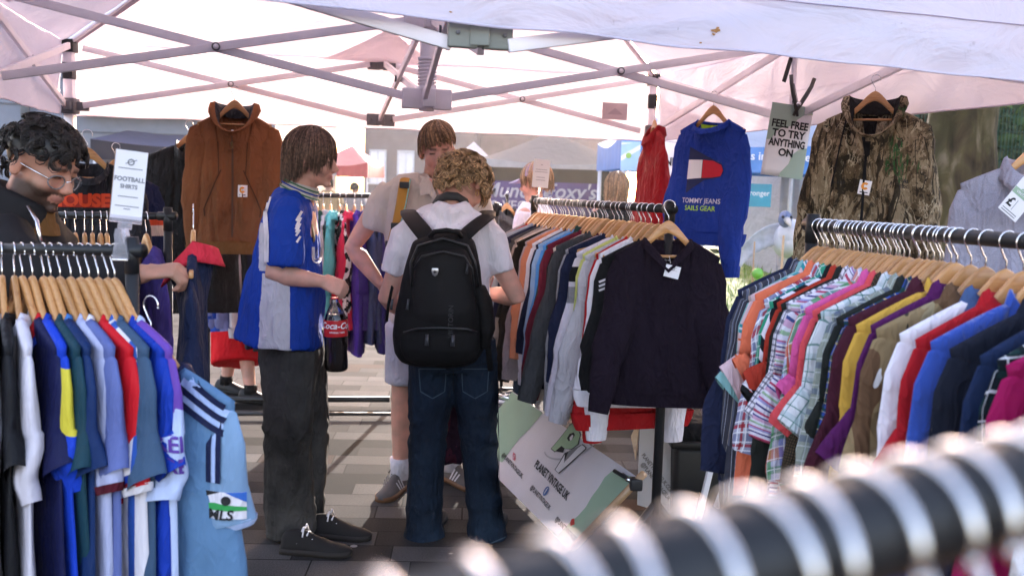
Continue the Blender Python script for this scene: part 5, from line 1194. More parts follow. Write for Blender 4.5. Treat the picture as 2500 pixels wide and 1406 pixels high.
# faded card on the far end of the middle rack
c3 = at(1321, 424, 5.2); fs3 = thing('card_stand', 'tall white price card standing on the far end of the middle rack', 'sign', at(1311, 485, 5.35)); F3 = frame(c3, (.98, .1, -.06), (.07, 0, 1)); m = MB(); m.box((0, 0, 0), (.085, .145, .003)); m.v = [F3 @ v for v in m.v]; k3 = m.build('card', PAPER, fs3, smooth=False)
for y, w_ in ((.045, .012), (.02, .06), (.008, .066), (-.02, .045), (-.034, .05)): flat(poly_geo([(-w_/2, y-.002), (w_/2, y-.002), (w_/2, y+.002), (-w_/2, y+.002)]), F3 @ Matrix.Translation((0, 0, .002)), 'print_line', plain('faint print', (.45, .42, .45), .7), k3)
m = MB(); m.tube([F3 @ V((0, -.07, 0)), ma+V((.02, 0, .02))], .006, 8); m.build('clip_stem', CLEAR, fs3)
# tall roll up banner behind the blue sweatshirt
tb = at(1663, 430, 6.9); TBW, TBH = .36, 1.95; tbn = thing('rollup_banner', 'tall white and sage roll up banner behind the blue sweatshirt', 'banner', (tb.x, tb.y, 0))
FB = frame((tb.x, tb.y, TBH/2+.05), (1, -.0, 0), (0, 0, 1)); m = MB(); m.box((0, 0, 0), (TBW, TBH+.25, .006)); m.v = [FB @ V((v.x, v.y+.1, v.z)) for v in m.v]; bp_ = m.build('banner_sheet', PAPER, tbn, smooth=False)
MB().box((tb.x, tb.y, .035), (TBW+.05, .12, .07), bev=.01).build('banner_base', ALU, tbn)
def pxb(px, py): q = onplane(px, py, (tb.x, tb.y-.006, 1), V((0, -1, 0))); return (q.x-tb.x, q.z-(TBH/2+.05))
FB2 = FB @ Matrix.Translation((0, 0, .0045))
x0_, z0_ = pxb(1634, 396); q = text_geo('PLANET', .075, .04, align='RIGHT'); x1_, _ = pxb(1664, 396); flat(([V((v.x*.8+x1_, v.y+z0_, 0)) for v in q[0]], q[1]), FB2, 'lettering', DARKTXT, bp_)
flat(poly_geo([pxb(*p) for p in ((1632, 332), (1650, 262), (1664, 252), (1676, 258), (1674, 300), (1662, 320), (1648, 326), (1642, 334))]), FB2, 'emblem', sage, bp_)
flat(poly_geo([pxb(*p) for p in ((1656, 296), (1660, 274), (1666, 272), (1664, 294))]), FB2 @ Matrix.Translation((0, 0, .001)), 'emblem_hole', GREYTXT, bp_)
flat(ring_geo(*pxb(1655, 330), .16, .05, .006, pi*.9, 2.2*pi, 30), FB2, 'emblem_ring', plain('grey thin print', (.45, .43, .46), .6), bp_)
flat(poly_geo([pxb(*p) for p in ((1616, 452), (1640, 440), (1720, 450), (1720, 600), (1616, 600))]), FB2, 'green_patch', sage, bp_)
# faded card taped to the rear valance
pc = onplane(1497, 273, up(BR, 0)-TV*-.0+V((0, -.0, 0)), V((TV.x, TV.y, 0))) + TV*.03
m = MB(); FP = frame(pc, TU, (0, 0, 1)); m.box((0, 0, 0), (.165, .105, .003)); m.v = [FP @ v for v in m.v]
pcd = tag(m.build('pinned_card', plain('rosy card', (.52, .42, .44), .7), smooth=False), 'rosy paper card taped inside the rear canopy edge', 'card')
flat(poly_geo([(-.05, -.02), (0, .02), (.05, -.015), (.05, -.02)]), FP @ Matrix.Translation((0, 0, .002)), 'print', plain('rosy print', (.40, .32, .34), .7), pcd)
# ================================================================== banner lying against the middle rack
A_, B_, C_ = V((.279, 4.04, .012)), V((.529, 3.85, .39)), V((-.23, 5.60, .012)); D_ = B_+C_-A_
bx, by = (A_-C_).normalized(), (B_-A_).normalized(); nB = bx.cross(by).normalized(); by2 = nB.cross(bx)
LB = (A_-C_).length
vb = thing('vinyl_banner', 'sage and white shop banner on a wooden rod leaning beneath the middle rack', 'banner', (A_+B_+C_+D_)/4)
def bend(p): # slack in the sheet
    f = (p-C_).dot(bx)/LB; h = (p-C_).dot(by2)/.45; return p + nB*(-.020*sin(pi*max(0, min(1, f)))*sin(pi*max(0, min(1, h)))+.006*sin(f*17)*h)
m = MB(); m.loft([[bend(C_.lerp(A_, i/40)+(B_-A_)*(j/14)) for i in range(41)] for j in range(15)], closed=False)
sheet = m.build('banner_sheet', plain('white vinyl', (.70, .66, .70), .42, var=.04), vb)
bt = BVHTree.FromPolygons([wm(vb) @ v.co for v in sheet.data.vertices], [list(p.vertices) for p in sheet.data.polygons])
def onsheet(geo2d, name, mat, off, M=None):
    vs, fs = geo2d; bm = bmesh.new(); bv = [bm.verts.new(v) for v in vs]
    for f in fs:
        try: bm.faces.new([bv[i] for i in f])
        except ValueError: pass
    lo = [min(v[a] for v in vs) for a in (0, 1)]; hi = [max(v[a] for v in vs) for a in (0, 1)]
    for ax in (0, 1):
        for i in range(1, int((hi[ax]-lo[ax])/.025)+1):
            no = V((0, 0, 0)); no[ax] = 1; c_ = V((0, 0, 0)); c_[ax] = lo[ax]+i*.025
            bmesh.ops.bisect_plane(bm, geom=bm.verts[:]+bm.edges[:]+bm.faces[:], plane_co=c_, plane_no=no)
    for v in bm.verts:
        p = (M @ v.co) if M is not None else C_+bx*v.co.x+by2*v.co.y
        h = bt.ray_cast(p+nB*.2, -nB, .5); v.co = (h[0] if h[0] else bend(p))+nB*off
    iv = wm(vb).inverted()
    for v in bm.verts: v.co = iv @ v.co
    me = bpy.data.meshes.new(name); bm.to_mesh(me); bm.free(); me.materials.append(mat); o = bpy.data.objects.new(name, me); COL.objects.link(o); o.parent = sheet; o.matrix_parent_inverse = Matrix(); return o
def pb2(px, py): q = onplane(px, py, A_, nB)-C_; return (q.dot(bx), q.dot(by2))
def cr7(x, y): return pb2(1200+x/3.7, 920+y/3.7)
def clampp(p): return (max(.002, p[0]), min(.448, max(.002, p[1])))
if nB.dot(CO-A_) < 0: nB = -nB
VG = plain('sage vinyl', (.33, .47, .34), .45, var=.05)
dD, dB = D_-C_, B_-A_
TL = (dD.dot(bx), dD.dot(by2)); TR_ = (TL[0]+LB, TL[1])
g1 = [(0.003, .003), cr7(85, 765), cr7(150, 650), cr7(230, 540), cr7(330, 455), cr7(420, 370), cr7(510, 320), cr7(600, 295), cr7(700, 290), cr7(760, 300)]
g1 = [p for p in g1 if p[1] < TL[1]-.004]; g1 += [(g1[-1][0]+.03, TL[1]-.003), (TL[0]+.003, TL[1]-.003)]
onsheet(poly_geo(g1), 'green_corner', VG, .002)
g2 = [cr7(600, 1430), cr7(700, 1320), cr7(780, 1250), cr7(850, 1170), cr7(900, 1080), cr7(960, 1000), cr7(1020, 900), cr7(1090, 840), cr7(1180, 792), cr7(1290, 772)]
g2 = [p for p in g2 if 0 < p[1] < TL[1]]+[(TR_[0]-.004, TR_[1]-.003), (LB-.004, .003), (LB-.30, .003)]
onsheet(poly_geo(g2), 'green_corner', VG, .002)
def btext(s, p0, p1, sz, nm='lettering', mat=DARKTXT, bold=.02, clip=1.0):
    a, b = V((*cr7(*p0), 0)), V((*cr7(*p1), 0)); q = text_geo(s, .1, bold, align='LEFT'); w0 = max(v.x for v in q[0]); d = b-a; k = d.length/w0
    e = d.normalized(); f = V((-e.y, e.x, 0)); kk = sz/.1
    onsheet(([a+e*(v.x*k)+f*(v.y*kk) for v in q[0]], q[1]), nm, mat, .0035)
btext('PLANET VINTAGE UK', (372, 768), (688, 1085), .052, bold=.03)
btext('@PLANETVINTAGEUK.', (84, 690), (268, 896), .03); btext('@PLANETVINTAGEUK', (343, 985), (524, 1186), .03); btext('@PLANETVINTAGEUK', (580, 1275), (790, 1500), .03)
onsheet(poly_geo([cr7(*p) for p in ((173, 690), (178, 668), (198, 690), (202, 735), (195, 750), (175, 735))]), 'social_icon', plain('pink orange icon', (.65, .16, .22), .6), .0035)
onsheet(ring_geo(*cr7(187, 710), .008, .008, .003), 'social_icon_ring', PAPER, .0048)
cxy = cr7(477, 1022); onsheet(disc_geo(cxy[0], cxy[1], .024, .024), 'social_icon', plain('blue icon', (.06, .14, .38), .6), .0035); q = text_geo('f', .045, .02); onsheet(([V((v.x+cxy[0], v.y+cxy[1], 0)) for v in q[0]], q[1]), 'lettering', PAPER, .0048)
onsheet(poly_geo([cr7(*p) for p in ((712, 1310), (725, 1280), (748, 1275), (752, 1330), (715, 1345))]), 'social_icon', plain('red icon', (.55, .05, .04), .6), .0035)
def lg(pts, nm, mat, off): onsheet(poly_geo([cr7(*p) for p in pts]), nm, mat, off)
lg(((508, 635), (545, 668), (552, 660), (625, 672), (640, 640), (720, 650), (790, 610), (815, 520), (770, 430), (720, 412)), 'emblem_outline', DARKTXT, .0032)
lg(((516, 634), (548, 660), (612, 612), (648, 640), (720, 644), (784, 606), (808, 522), (768, 438), (720, 420)), 'emblem_green', plain('bright sage', (.34, .50, .30), .45), .0044)
lg(((672, 548), (700, 510), (745, 500), (756, 525), (720, 570), (688, 575)), 'emblem_hole', DARKTXT, .0056); lg(((700, 545), (730, 520), (742, 530), (725, 568), (705, 572)), 'emblem_hole', PAPER, .0066)
lg(((545, 826), (640, 678), (720, 650), (830, 608), (866, 636), (864, 655), (590, 864)), 'emblem_outline', DARKTXT, .0034); lg(((554, 828), (646, 690), (640, 768), (858, 640), (856, 652), (588, 856)), 'emblem_leg', PAPER, .0046)
lg(((640, 768), (700, 690), (826, 616), (858, 640)), 'emblem_leg', PAPER, .0046); lg(((640, 766), (690, 660), (812, 620)), 'emblem_shade', GREYTXT, .0056)
rg = [cr7(450+500*(.5-.5*cos(t_)), 665+112*sin(t_)-90*(.5-.5*cos(t_))*1.0) for t_ in [pi*i/18 for i in range(19)]]; rg2 = [cr7(458+484*(.5-.5*cos(t_)), 660+98*sin(t_)-88*(.5-.5*cos(t_))) for t_ in [pi*i/18 for i in range(19)]]
onsheet(([V((*p, 0)) for p in rg]+[V((*p, 0)) for p in rg2], [[i, i+1, 20+i, 19+i] for i in range(18)]), 'emblem_ring', plain('grey thin print', (.45, .43, .46), .6), .003)
m = MB(); m.tube([A_-by*.04, B_+by*.03], .016, 12); m.build('rod', ROD, vb)
kc = B_-by*.03; kt = thing('spring_clamp', 'small black spring clamp fixing the banner rod to the rack leg', 'clamp', kc)
for s in (-1, 1): MB().tube([kc-bx*.02+nB*.012*s, kc-bx*.06+nB*(.012*s+.01), kc-bx*.12+nB*(.022*s+.02)], .008, 8).build('clamp_arm', BLACKPL, kt)
MB().box(kc+bx*.01, (.05, .05, .05), None, bev=.01).build('clamp_jaw', BLACKPL, kt); MB().tube([kc-bx*.02-nB*.03, kc-bx*.02+nB*.03], .010, 10).build('spring', CHROME, kt)
m = MB(); p = at(1241, 974, 5.3); m.tube([p+V((-.12, .02, .035)), p], .011, 12); m.tube([p+V((-.12, .02, .035)), V((p.x-.16, p.y+.02, .0))], .011, 12); tag(m.build('chrome_leg', CHROME), 'short chrome stand leg poking out over the banner corner', 'stand leg')
# ================================================================== lettered board behind the middle rack post
bo_ = at(1625, 1110, 4.45); nb = V((-.25, -1, .22)).normalized(); board = thing('sign_board', 'white board with dark lettering leaning behind the front post of the middle rack', 'sign board', (bo_.x, bo_.y, 0))
def P5(x, y, o=.0): return onplane(1500+x/3.7, 880+y/3.7, bo_+nb*o, nb)
def board_panel(c, th_, nm, mat):
    m = MB(); f = [P5(*p) for p in c]; bk = [p-nb*th_ for p in f]; m.add(f+bk, [(0, 1, 2, 3), (7, 6, 5, 4), (0, 4, 5, 1), (1, 5, 6, 2), (2, 6, 7, 3), (3, 7, 4, 0)]); return m.build(nm, mat, board, smooth=False)
bpn = board_panel(((235, 420), (720, 340), (606, 1420), (205, 1300)), .02, 'panel', plain('off white board', (.50, .47, .45), .5, var=.06))
BT = plain('brown grey print', (.14, .12, .10), .6)
def b5(s, p0, p1, szpx):
    a, b = P5(*p0, .003), P5(*p1, .003); q = text_geo(s, .1, .025, align='LEFT'); w0 = max(v.x for v in q[0]); d = b-a; k = d.length/w0; e = d.normalized(); f = nb.cross(e); f = f if f.z > 0 else -f; kk = szpx/.1
    MB().add([a+e*(v.x*k)+f*(v.y*kk) for v in q[0]], q[1]).build('lettering', BT, bpn, smooth=False)
b5('T-SHIRTS - FROM', (110, 360), (590, 735), .036); b5('PLANETVINTAGEUK.COM', (255, 845), (522, 1190), .026); b5('@PLANETVINTAGEUK', (250, 925), (500, 1260), .026)
board_panel(((150, 680), (205, 560), (238, 430), (190, 900)), .03, 'side_frame', ROD)
# white trestle legs by the floor
tl = thing('trestle', 'white metal folding trestle leg under the right rack', 'trestle', ground(1770, 1230)); a = at(1795, 1130, 3.3); MB().bar(a, at(1752, 1240, 3.25), .02, .03).build('leg', WHITEP, tl); MB().bar(a+V((.0, .3, 0)), a+V((-.06, .35, -.4)), .02, .03).build('leg', WHITEP, tl); MB().bar(a, a+V((0, .3, 0)), .03, .02).build('crossbar', WHITEP, tl)
tk = thing('storage_crate', 'dark crate full of folded stock under the right rack', 'crate', (1.05, 4.6, 0))
MB().box((1.05, 4.6, .20), (.6, .5, .38), bev=.03).build('crate_body', plain('dark plastic crate', (.012, .012, .012), .4), tk); MB().box((1.05, 4.6, .40), (.64, .54, .035), bev=.01).build('crate_rim', plain('dark plastic crate', (.012, .012, .012), .4), tk)
MB().box((1.0, 4.55, .45), (.5, .4, .09), bev=.03).build('folded_cloth', BLACKC, tk)
cbx2 = thing('cardboard_box', 'brown cardboard box on the ground under the right rack', 'box', (.9, 3.5, 0)); MB().box((.93, 3.55, .13), (.34, .3, .25), bev=.004).build('box_body', plain('cardboard', (.28, .19, .11), .8), cbx2); MB().box((.93, 3.40, .262), (.34, .14, .008), Matrix.Rotation(radians(24), 3, 'X')).build('flap', plain('cardboard', (.28, .19, .11), .8), cbx2)
# ================================================================== nearest rail, right under the lens
na, nb_ = at(1300, 1515, .225), at(2500, 1190, .312); nd_ = (nb_-na).normalized()
n0, n1 = na-nd_*.07, nb_+nd_*.40
nr, _ = rail_tube('black rail of the nearest clothes rack crossing the lower right corner', n0, n1, [n1], group='black clothes racks')
yaw_n = yawof(-nd_); ln = (n1-n0).length; rt = random.Random(9)
pos = [-.034, -.012, .010, .032, .050, .072, .094, .112, .134, .156, .176, .200, .222, .25]
for i, d in enumerate(pos):
    p = n0+nd_*(d+.045)+V((0, 0, .016))
    hanger('wooden hanger with a bright wire hook on the nearest blurred rail', p, yaw_n+rt.uniform(-.12, .12), 'hangers on the nearest rail')
# ================================================================== people
def skin_mat(name, c, var=.22, red=.22):
    key = ('s', name)
    if key in MATS: return MATS[key]
    t = NT(name); tc = t.n('TexCoord'); n = t.n('TexNoise', None, Vector=tc.outputs['Object'], Scale=14.0, Detail=5.0)
    col = t.ramp(n.outputs[0], [(.3, tuple(x*(1-var) for x in c)), (.7, (min(1, c[0]*(1+red)), c[1], c[2]))])
    pa = t.n('VertexColor'); pa.layer_name = 'pigment'; mxp = t.n('Mix', {'data_type': 'RGBA'}); t.t.links.new(pa.outputs[1], mxp.inputs[0]); t.t.links.new(col.outputs[0], mxp.inputs[6]); t.t.links.new(pa.outputs[0], mxp.inputs[7]); col = mxp
    f = t.n('TexNoise', None, Vector=tc.outputs['Object'], Scale=160.0, Detail=3.0)
    b = t.bsdf(col, .5, 0, .35, t.bump(f.outputs[0], .12, .002)); b.inputs['Subsurface Weight'].default_value = .12; b.inputs['Subsurface Radius'].default_value = (.012, .005, .003); b.inputs['Subsurface Scale'].default_value = 1.0
    m = t.out(b); MATS[key] = m; return m
SKIN = skin_mat('fair skin', (.56, .33, .25)); SKIN2 = skin_mat('tan skin', (.47, .26, .175))
t = NT('spectacle lens'); LENS = t.out(t.n('MixShader', None, _0=.10, _1=t.n('BsdfTransparent', None, Color=(.97, .97, .98)), _2=t.n('BsdfGlossy', None, Roughness=.05)))
LIP = skin_mat('lips', (.46, .20, .17)); LIP2 = skin_mat('lips deep', (.33, .12, .10)); LASH = plain('lash and iris', (.03, .02, .015), .5)
def hair_mat(name, a, b):
    t = NT(name); tc = t.n('TexCoord'); n = t.n('TexNoise', None, Vector=tc.outputs['Object'], Scale=90.0, Detail=3.0)
    bb = t.bsdf(t.ramp(n.outputs[0], [(.35, a), (.65, b)]), .42, 0, .4); return t.out(bb)
H_BROWN = hair_mat('dark brown hair', (.07, .038, .026), (.19, .11, .075)); H_SANDY = hair_mat('sandy brown hair', (.16, .09, .048), (.34, .205, .11)); H_CURL = hair_mat('light curly hair', (.26, .155, .078), (.58, .38, .21)); H_BLACK = hair_mat('black hair', (.006, .005, .005), (.022, .016, .014)); H_BEARD = plain('beard shadow', (.060, .036, .026), .8, var=.35, vs=70)
def headframe(c, fwd, upv=(0, 0, 1)):
    y = V(fwd).normalized(); z = V(upv); z = (z-y*z.dot(y)).normalized(); x = y.cross(z); c = V(c)
    return Matrix(((x.x, y.x, z.x, c.x), (x.y, y.y, z.y, c.y), (x.z, y.z, z.z, c.z), (0, 0, 0, 1)))
def add_head(mb, M, s=1.0):
    r3 = M.to_3x3()
    def B(c, r): mb.ball(M @ (V(c)*s), V(r)*s, 16, 11, rot=r3)
    B((0, -.018, .035), (.076, .096, .090)); B((0, .020, -.020), (.063, .070, .088)); B((0, .030, -.070), (.047, .050, .038)); B((0, .072, -.096), (.020, .017, .016))
    for q in (-1, 1):
        B((q*.036, .052, -.034), (.028, .030, .034)); B((q*.033, .0745, .002), (.016, .012, .011)); B((q*.079, -.014, -.012), (.009, .020, .031)); B((q*.011, .098, -.036), (.009, .011, .008)); B((q*.040, .012, -.068), (.020, .040, .024))
    B((0, .078, .024), (.048, .014, .011)); B((0, .082, -.060), (.024, .012, .007)); B((0, .081, -.070), (.020, .012, .007))
    mb.tube([M @ (V(p)*s) for p in ((0, .080, .018), (0, .094, -.010), (0, .108, -.032), (0, .098, -.040))], [.009*s, .011*s, .013*s, .010*s], 10, axis=r3 @ V((1, 0, 0)))
def sm(x, a, b): q = max(0, min(1, (x-a)/(b-a))); return q*q*(3-2*q)
BROWC = {}
def head_regions(me, M, s, brow, beard=False, base=0):
    at_ = me.color_attributes.new('pigment', 'FLOAT_COLOR', 'POINT'); iv = M.inverted()
    bc = brow or (.06, .035, .022); lipc = (.40, .15, .13) if not beard else (.30, .11, .09)
    for i, v in enumerate(me.vertices):
        q = (iv @ v.co)/s; ax = abs(q.x); c = (0, 0, 0, 0)
        if q.length < .2:
            fr = sm(q.y, .03, .06)
            b = fr*sm(ax, .008, .016)*(1-sm(ax, .046, .056))*sm(q.z, .014, .018)*(1-sm(q.z, .025, .031)); e = fr*sm(ax, .015, .020)*(1-sm(ax, .040, .048))*sm(q.z, -.008, -.003)*(1-sm(q.z, .002, .006)); l = sm(q.y, .065, .08)*(1-sm(ax, .018, .026))*sm(q.z, -.076, -.069)*(1-sm(q.z, -.058, -.052))
            ch = fr*(1-sm(sqrt((ax-.038)**2+(q.z+.035)**2), .006, .030))*.16
            if ch > .02: c = (.50, .20, .16, ch)
            if beard:
                nz = noise.noise(q*60)*.5+noise.noise(q*140)*.3; edge = sm(q.z+.012*noise.noise(q*30), -.030, -.052)*-1 if False else (1-sm(q.z+.25*max(0, q.y-.02)*0+.006*nz, -.052, -.026)); mo = sm(q.y, .082, .092)*(1-sm(ax, .018, .030))
                bd = edge*sm(q.y, -.035, -.010)*sm(q.z, -.15, -.115)*(.95+.3*nz)
                bd = max(bd*(1-mo*sm(q.z, -.078, -.070)), mo*sm(q.z, -.056, -.050)*(1-sm(q.z, -.046, -.042))*.8)
                if bd > .03: c = (.022, .014, .011, max(0, min(.9, bd)))
            if l > .05: c = (*lipc, l*.8)
            if b > .05: c = (*bc, b*.85)
            if e > .05: c = (.025, .016, .012, e*.95)
        at_.data[i].color = c
def head_regions_old(me, M, s, brow, beard=False, base=0):
    """slots: 0 skin, 1 brow, 2 eye, 3 lips, 4 beard"""
    iv = M.inverted()
    for p in me.polygons:
        q = (iv @ p.center)/s; ax = abs(q.x)
        if q.length > .2 or q.y < -.03: continue
        mi = 0
        if beard and q.y > -.025 and ((q.z < -.040-.25*max(0, .075-q.y)*0 and q.z > -.13) and not (q.y > .092 and q.z > -.046)) and (ax > .03 or q.z < -.046): mi = 4
        if q.y > .045 and .012 < ax < .054 and .016 < q.z+.10*(ax-.03)**2*0 < .030-.12*abs(ax-.03): mi = 1
        if q.y > .05 and .017 < ax < .047 and -.005 < q.z < .004: mi = 2
        if q.y > .07 and ax < .024 and -.073 < q.z < -.055: mi = 3
        p.material_index = mi
def add_limb(mb, pts, rad, axis=None, flat=1.0, sides=14):
    mb.tube(pts, rad, sides, axis=axis, rb=[r*flat for r in rad]); 
    for p, r in ((pts[0], rad[0]), (pts[-1], rad[-1])): mb.ball(p, r*.98, 10, 8)
def mid(a, b, f): return V(a).lerp(V(b), f)
def add_arm(mb, sh, el, wr, s=1.0):
    add_limb(mb, [V(sh), mid(sh, el, .35), mid(sh, el, .75), V(el), mid(el, wr, .25), mid(el, wr, .65), V(wr)], [q*s for q in (.050, .050, .043, .039, .043, .035, .026)])
def add_leg(mb, hip, kn, an, s=1.0):
    add_limb(mb, [V(hip), mid(hip, kn, .4), mid(hip, kn, .8), V(kn), mid(kn, an, .25), mid(kn, an, .6), V(an)], [q*s for q in (.085, .080, .062, .055, .057, .046, .036)])
def add_hand(mb, wr, d, n, t, curl=(35, 45, 30), spread=.0, thumb=(.75, .55, .35), s=1.0, fcurl=(0, 4, 8, 14)):
    """d along the hand, n out of the palm, t to the thumb side"""
    wr = V(wr); d = V(d).normalized(); n = (V(n)-d*V(n).dot(d)).normalized(); t = V(t); t = (t-d*t.dot(d)-n*t.dot(n)).normalized()
    mb.tube([wr-d*.01*s, wr+d*.02*s, wr+d*.055*s, wr+d*.088*s], [.025*s, .033*s, .040*s, .039*s], 12, axis=t, rb=[.020*s, .016*s, .015*s, .012*s])
    for i, (o, L) in enumerate(((.030, .90), (.010, 1.0), (-.010, .94), (-.029, .76))):
        p = wr+d*(.084-.004*abs(i-1.2))*s+t*o*s; pts = [p-d*.012*s, p]; a = 0
        for k, l in enumerate((.043, .027, .021)):
            a += radians(curl[k]+fcurl[i]*.6); dd = (d*cos(a)+n*sin(a)+t*spread*(o/.03)*.15).normalized(); p = p+dd*l*L*s; pts.append(p)
        mb.tube(pts, [.0095*s, .0095*s, .0088*s, .0082*s, .0068*s], 8)
    b = wr+d*.018*s+t*.026*s; d1 = (d*thumb[0]+t*thumb[1]+n*thumb[2]).normalized(); d2 = (d*(thumb[0]+.25)+t*(thumb[1]-.45)+n*(thumb[2]+.35)).normalized()
    mb.tube([b-d1*.012*s, b+d1*.036*s, b+d1*.036*s+d2*.030*s, b+d1*.036*s+d2*.052*s], [.015*s, .0115*s, .0105*s, .008*s], 8)
def hair(parent, M, mat, n, fn, seed=1, s=1.0, w=.0032, cap=True, capz=-.01, name='hair', capback=-.06):
    r = random.Random(seed); mb = MB(); c = V((0, -.018, .035)); rad = V((.080, .100, .095))
    if cap:
        rows = []
        for i in range(13):
            f = i/12; row = []
            for j in range(28):
                ph = 2*pi*j/28; fr = sin(ph); zmin = capz*(1 if fr > .2 else 1)+(capback-capz)*max(0, -fr)+(.055-capz)*max(0, fr)**1.5
                th1 = math.acos(max(-1, min(1, (zmin-c.z)/rad.z))); th = f*th1
                row.append(M @ ((c+V((rad.x*sin(th)*cos(ph), rad.y*sin(th)*sin(ph), rad.z*cos(th))))*s))
            rows.append(row)
        mb.loft(rows, True)
    for i in range(n):
        pts = fn(r, c, rad)
        if not pts: continue
        wid = w*s*r.uniform(.7, 1.3)
        P = [M @ (p*s) for p in pts]; k = len(P)
        mb.tube(P, [wid*(1-.75*(j/(k-1))**2) for j in range(k)], 3, caps=False, mi=r.choice((0, 0, 1, 2)))
    tones = [mat]
    for k_, f_ in (('deep', .5), ('light', 1.9)):
        mn = mat.name+' '+k_; mm = bpy.data.materials.get(mn)
        if mm is None:
            mm = mat.copy(); mm.name = mn
            for nd in mm.node_tree.nodes:
                if nd.type == 'VALTORGB':
                    for e in nd.color_ramp.elements: c_ = e.color; e.color = (c_[0]*f_, c_[1]*f_, c_[2]*f_, 1)
        tones.append(mm)
    return mb.build(name, tones, parent)
def straight(bang, side, back, lift=1.06, drop=.5, crown=(0, -.03), jit=.02, sweep=0.0):
    def f(r, c, rad):
        rc = random.Random(r.randrange(120)*7+13); ph = rc.uniform(0, 2*pi)+r.gauss(0, .05); th0 = rc.uniform(0, 1.1)*rc.random()**.4+r.gauss(0, .04); fr = sin(ph); zj = rc.gauss(0, jit)+r.gauss(0, jit*.3); kc = rc.uniform(.955, 1.06)
        zend = (bang*max(0, fr)**.5+side*(1-abs(fr))+back*max(0, -fr)**.8)/(max(0, fr)**.5+(1-abs(fr))+max(0, -fr)**.8) + zj
        pts = []; k = lift*kc*r.uniform(.985, 1.015); th = th0; phq = ph; wx, wy, wv_ = rc.gauss(0, .0025), rc.gauss(0, .0025), rc.gauss(0, 1.6)
        if r.random() < .03: wx, wy = r.gauss(0, .009), r.gauss(0, .009)
        while len(pts) < 16:
            p = c+V((rad.x*k*sin(th)*cos(phq), rad.y*k*sin(th)*sin(phq), rad.z*k*cos(th)))
            if th > pi*.52 and len(pts): p = V((pts[-1].x*.992, pts[-1].y*.992, pts[-1].z-.016)) + V((r.gauss(0, .0009), r.gauss(0, .0009), 0)); wx = wy = 0
            p = p+V((wx*len(pts)*.12, wy*len(pts)*.12, 0)); pts.append(p); th += .16; phq += sweep*.03+wv_*.02*sin(len(pts)*.9+ph*7)
            if p.z < zend: break
        return pts if len(pts) > 2 else None
    return f
def curls(zside, zfront, zback, L=.045, amp=.010, thk=.02, nc=190):
    def f(r, c, rad):
        rc = random.Random(r.randrange(nc)*11+5); ph = rc.uniform(0, 2*pi); fr = sin(ph); zm = zfront*max(0, fr)+zside*(1-abs(fr))+zback*max(0, -fr)
        z = rc.uniform(zm, c.z+rad.z); ct = max(-1, min(1, (z-c.z)/rad.z)); st = sqrt(1-ct*ct)
        n = V((st*cos(ph), st*sin(ph), ct)); p = c+V((rad.x*n.x, rad.y*n.y, rad.z*n.z)); a = n.orthogonal().normalized(); b = n.cross(a); q = rc.uniform(0, 6.28)+r.gauss(0, .25); p = p+a*r.gauss(0, .0035)+b*r.gauss(0, .0035); fl = V((n.x*.5, n.y*.5, -.7))
        tw = rc.choice((-1, 1))*rc.uniform(4, 8); l = L*rc.uniform(.6, 1.4); thk_ = thk*rc.uniform(.6, 1.5); pts = []
        for i in range(9):
            t_ = i/8; pts.append(p+n*(thk_*sin(t_*2.2)+amp*.3)+fl*l*t_*.6+(a*cos(q+tw*t_)+b*sin(q+tw*t_))*amp*(.4+.8*t_))
        return pts
    return f
def cloth(mb, name, mats, parent, vox=.010, wr=((.010, 7.0),), st=(1, 1, .6), seed=1, it=4, region=None):
    def post(me):
        for k, q in enumerate(wr): wrinkle(me, q[0], q[1], q[2] if len(q) > 2 else st, seed+k*5, q[3] if len(q) > 3 else None)
        if region:
            for p in me.polygons: p.material_index = region(p.center)
    return remesh(mb, name, mats if isinstance(mats, (list, tuple)) else [mats], vox, parent, it, post)
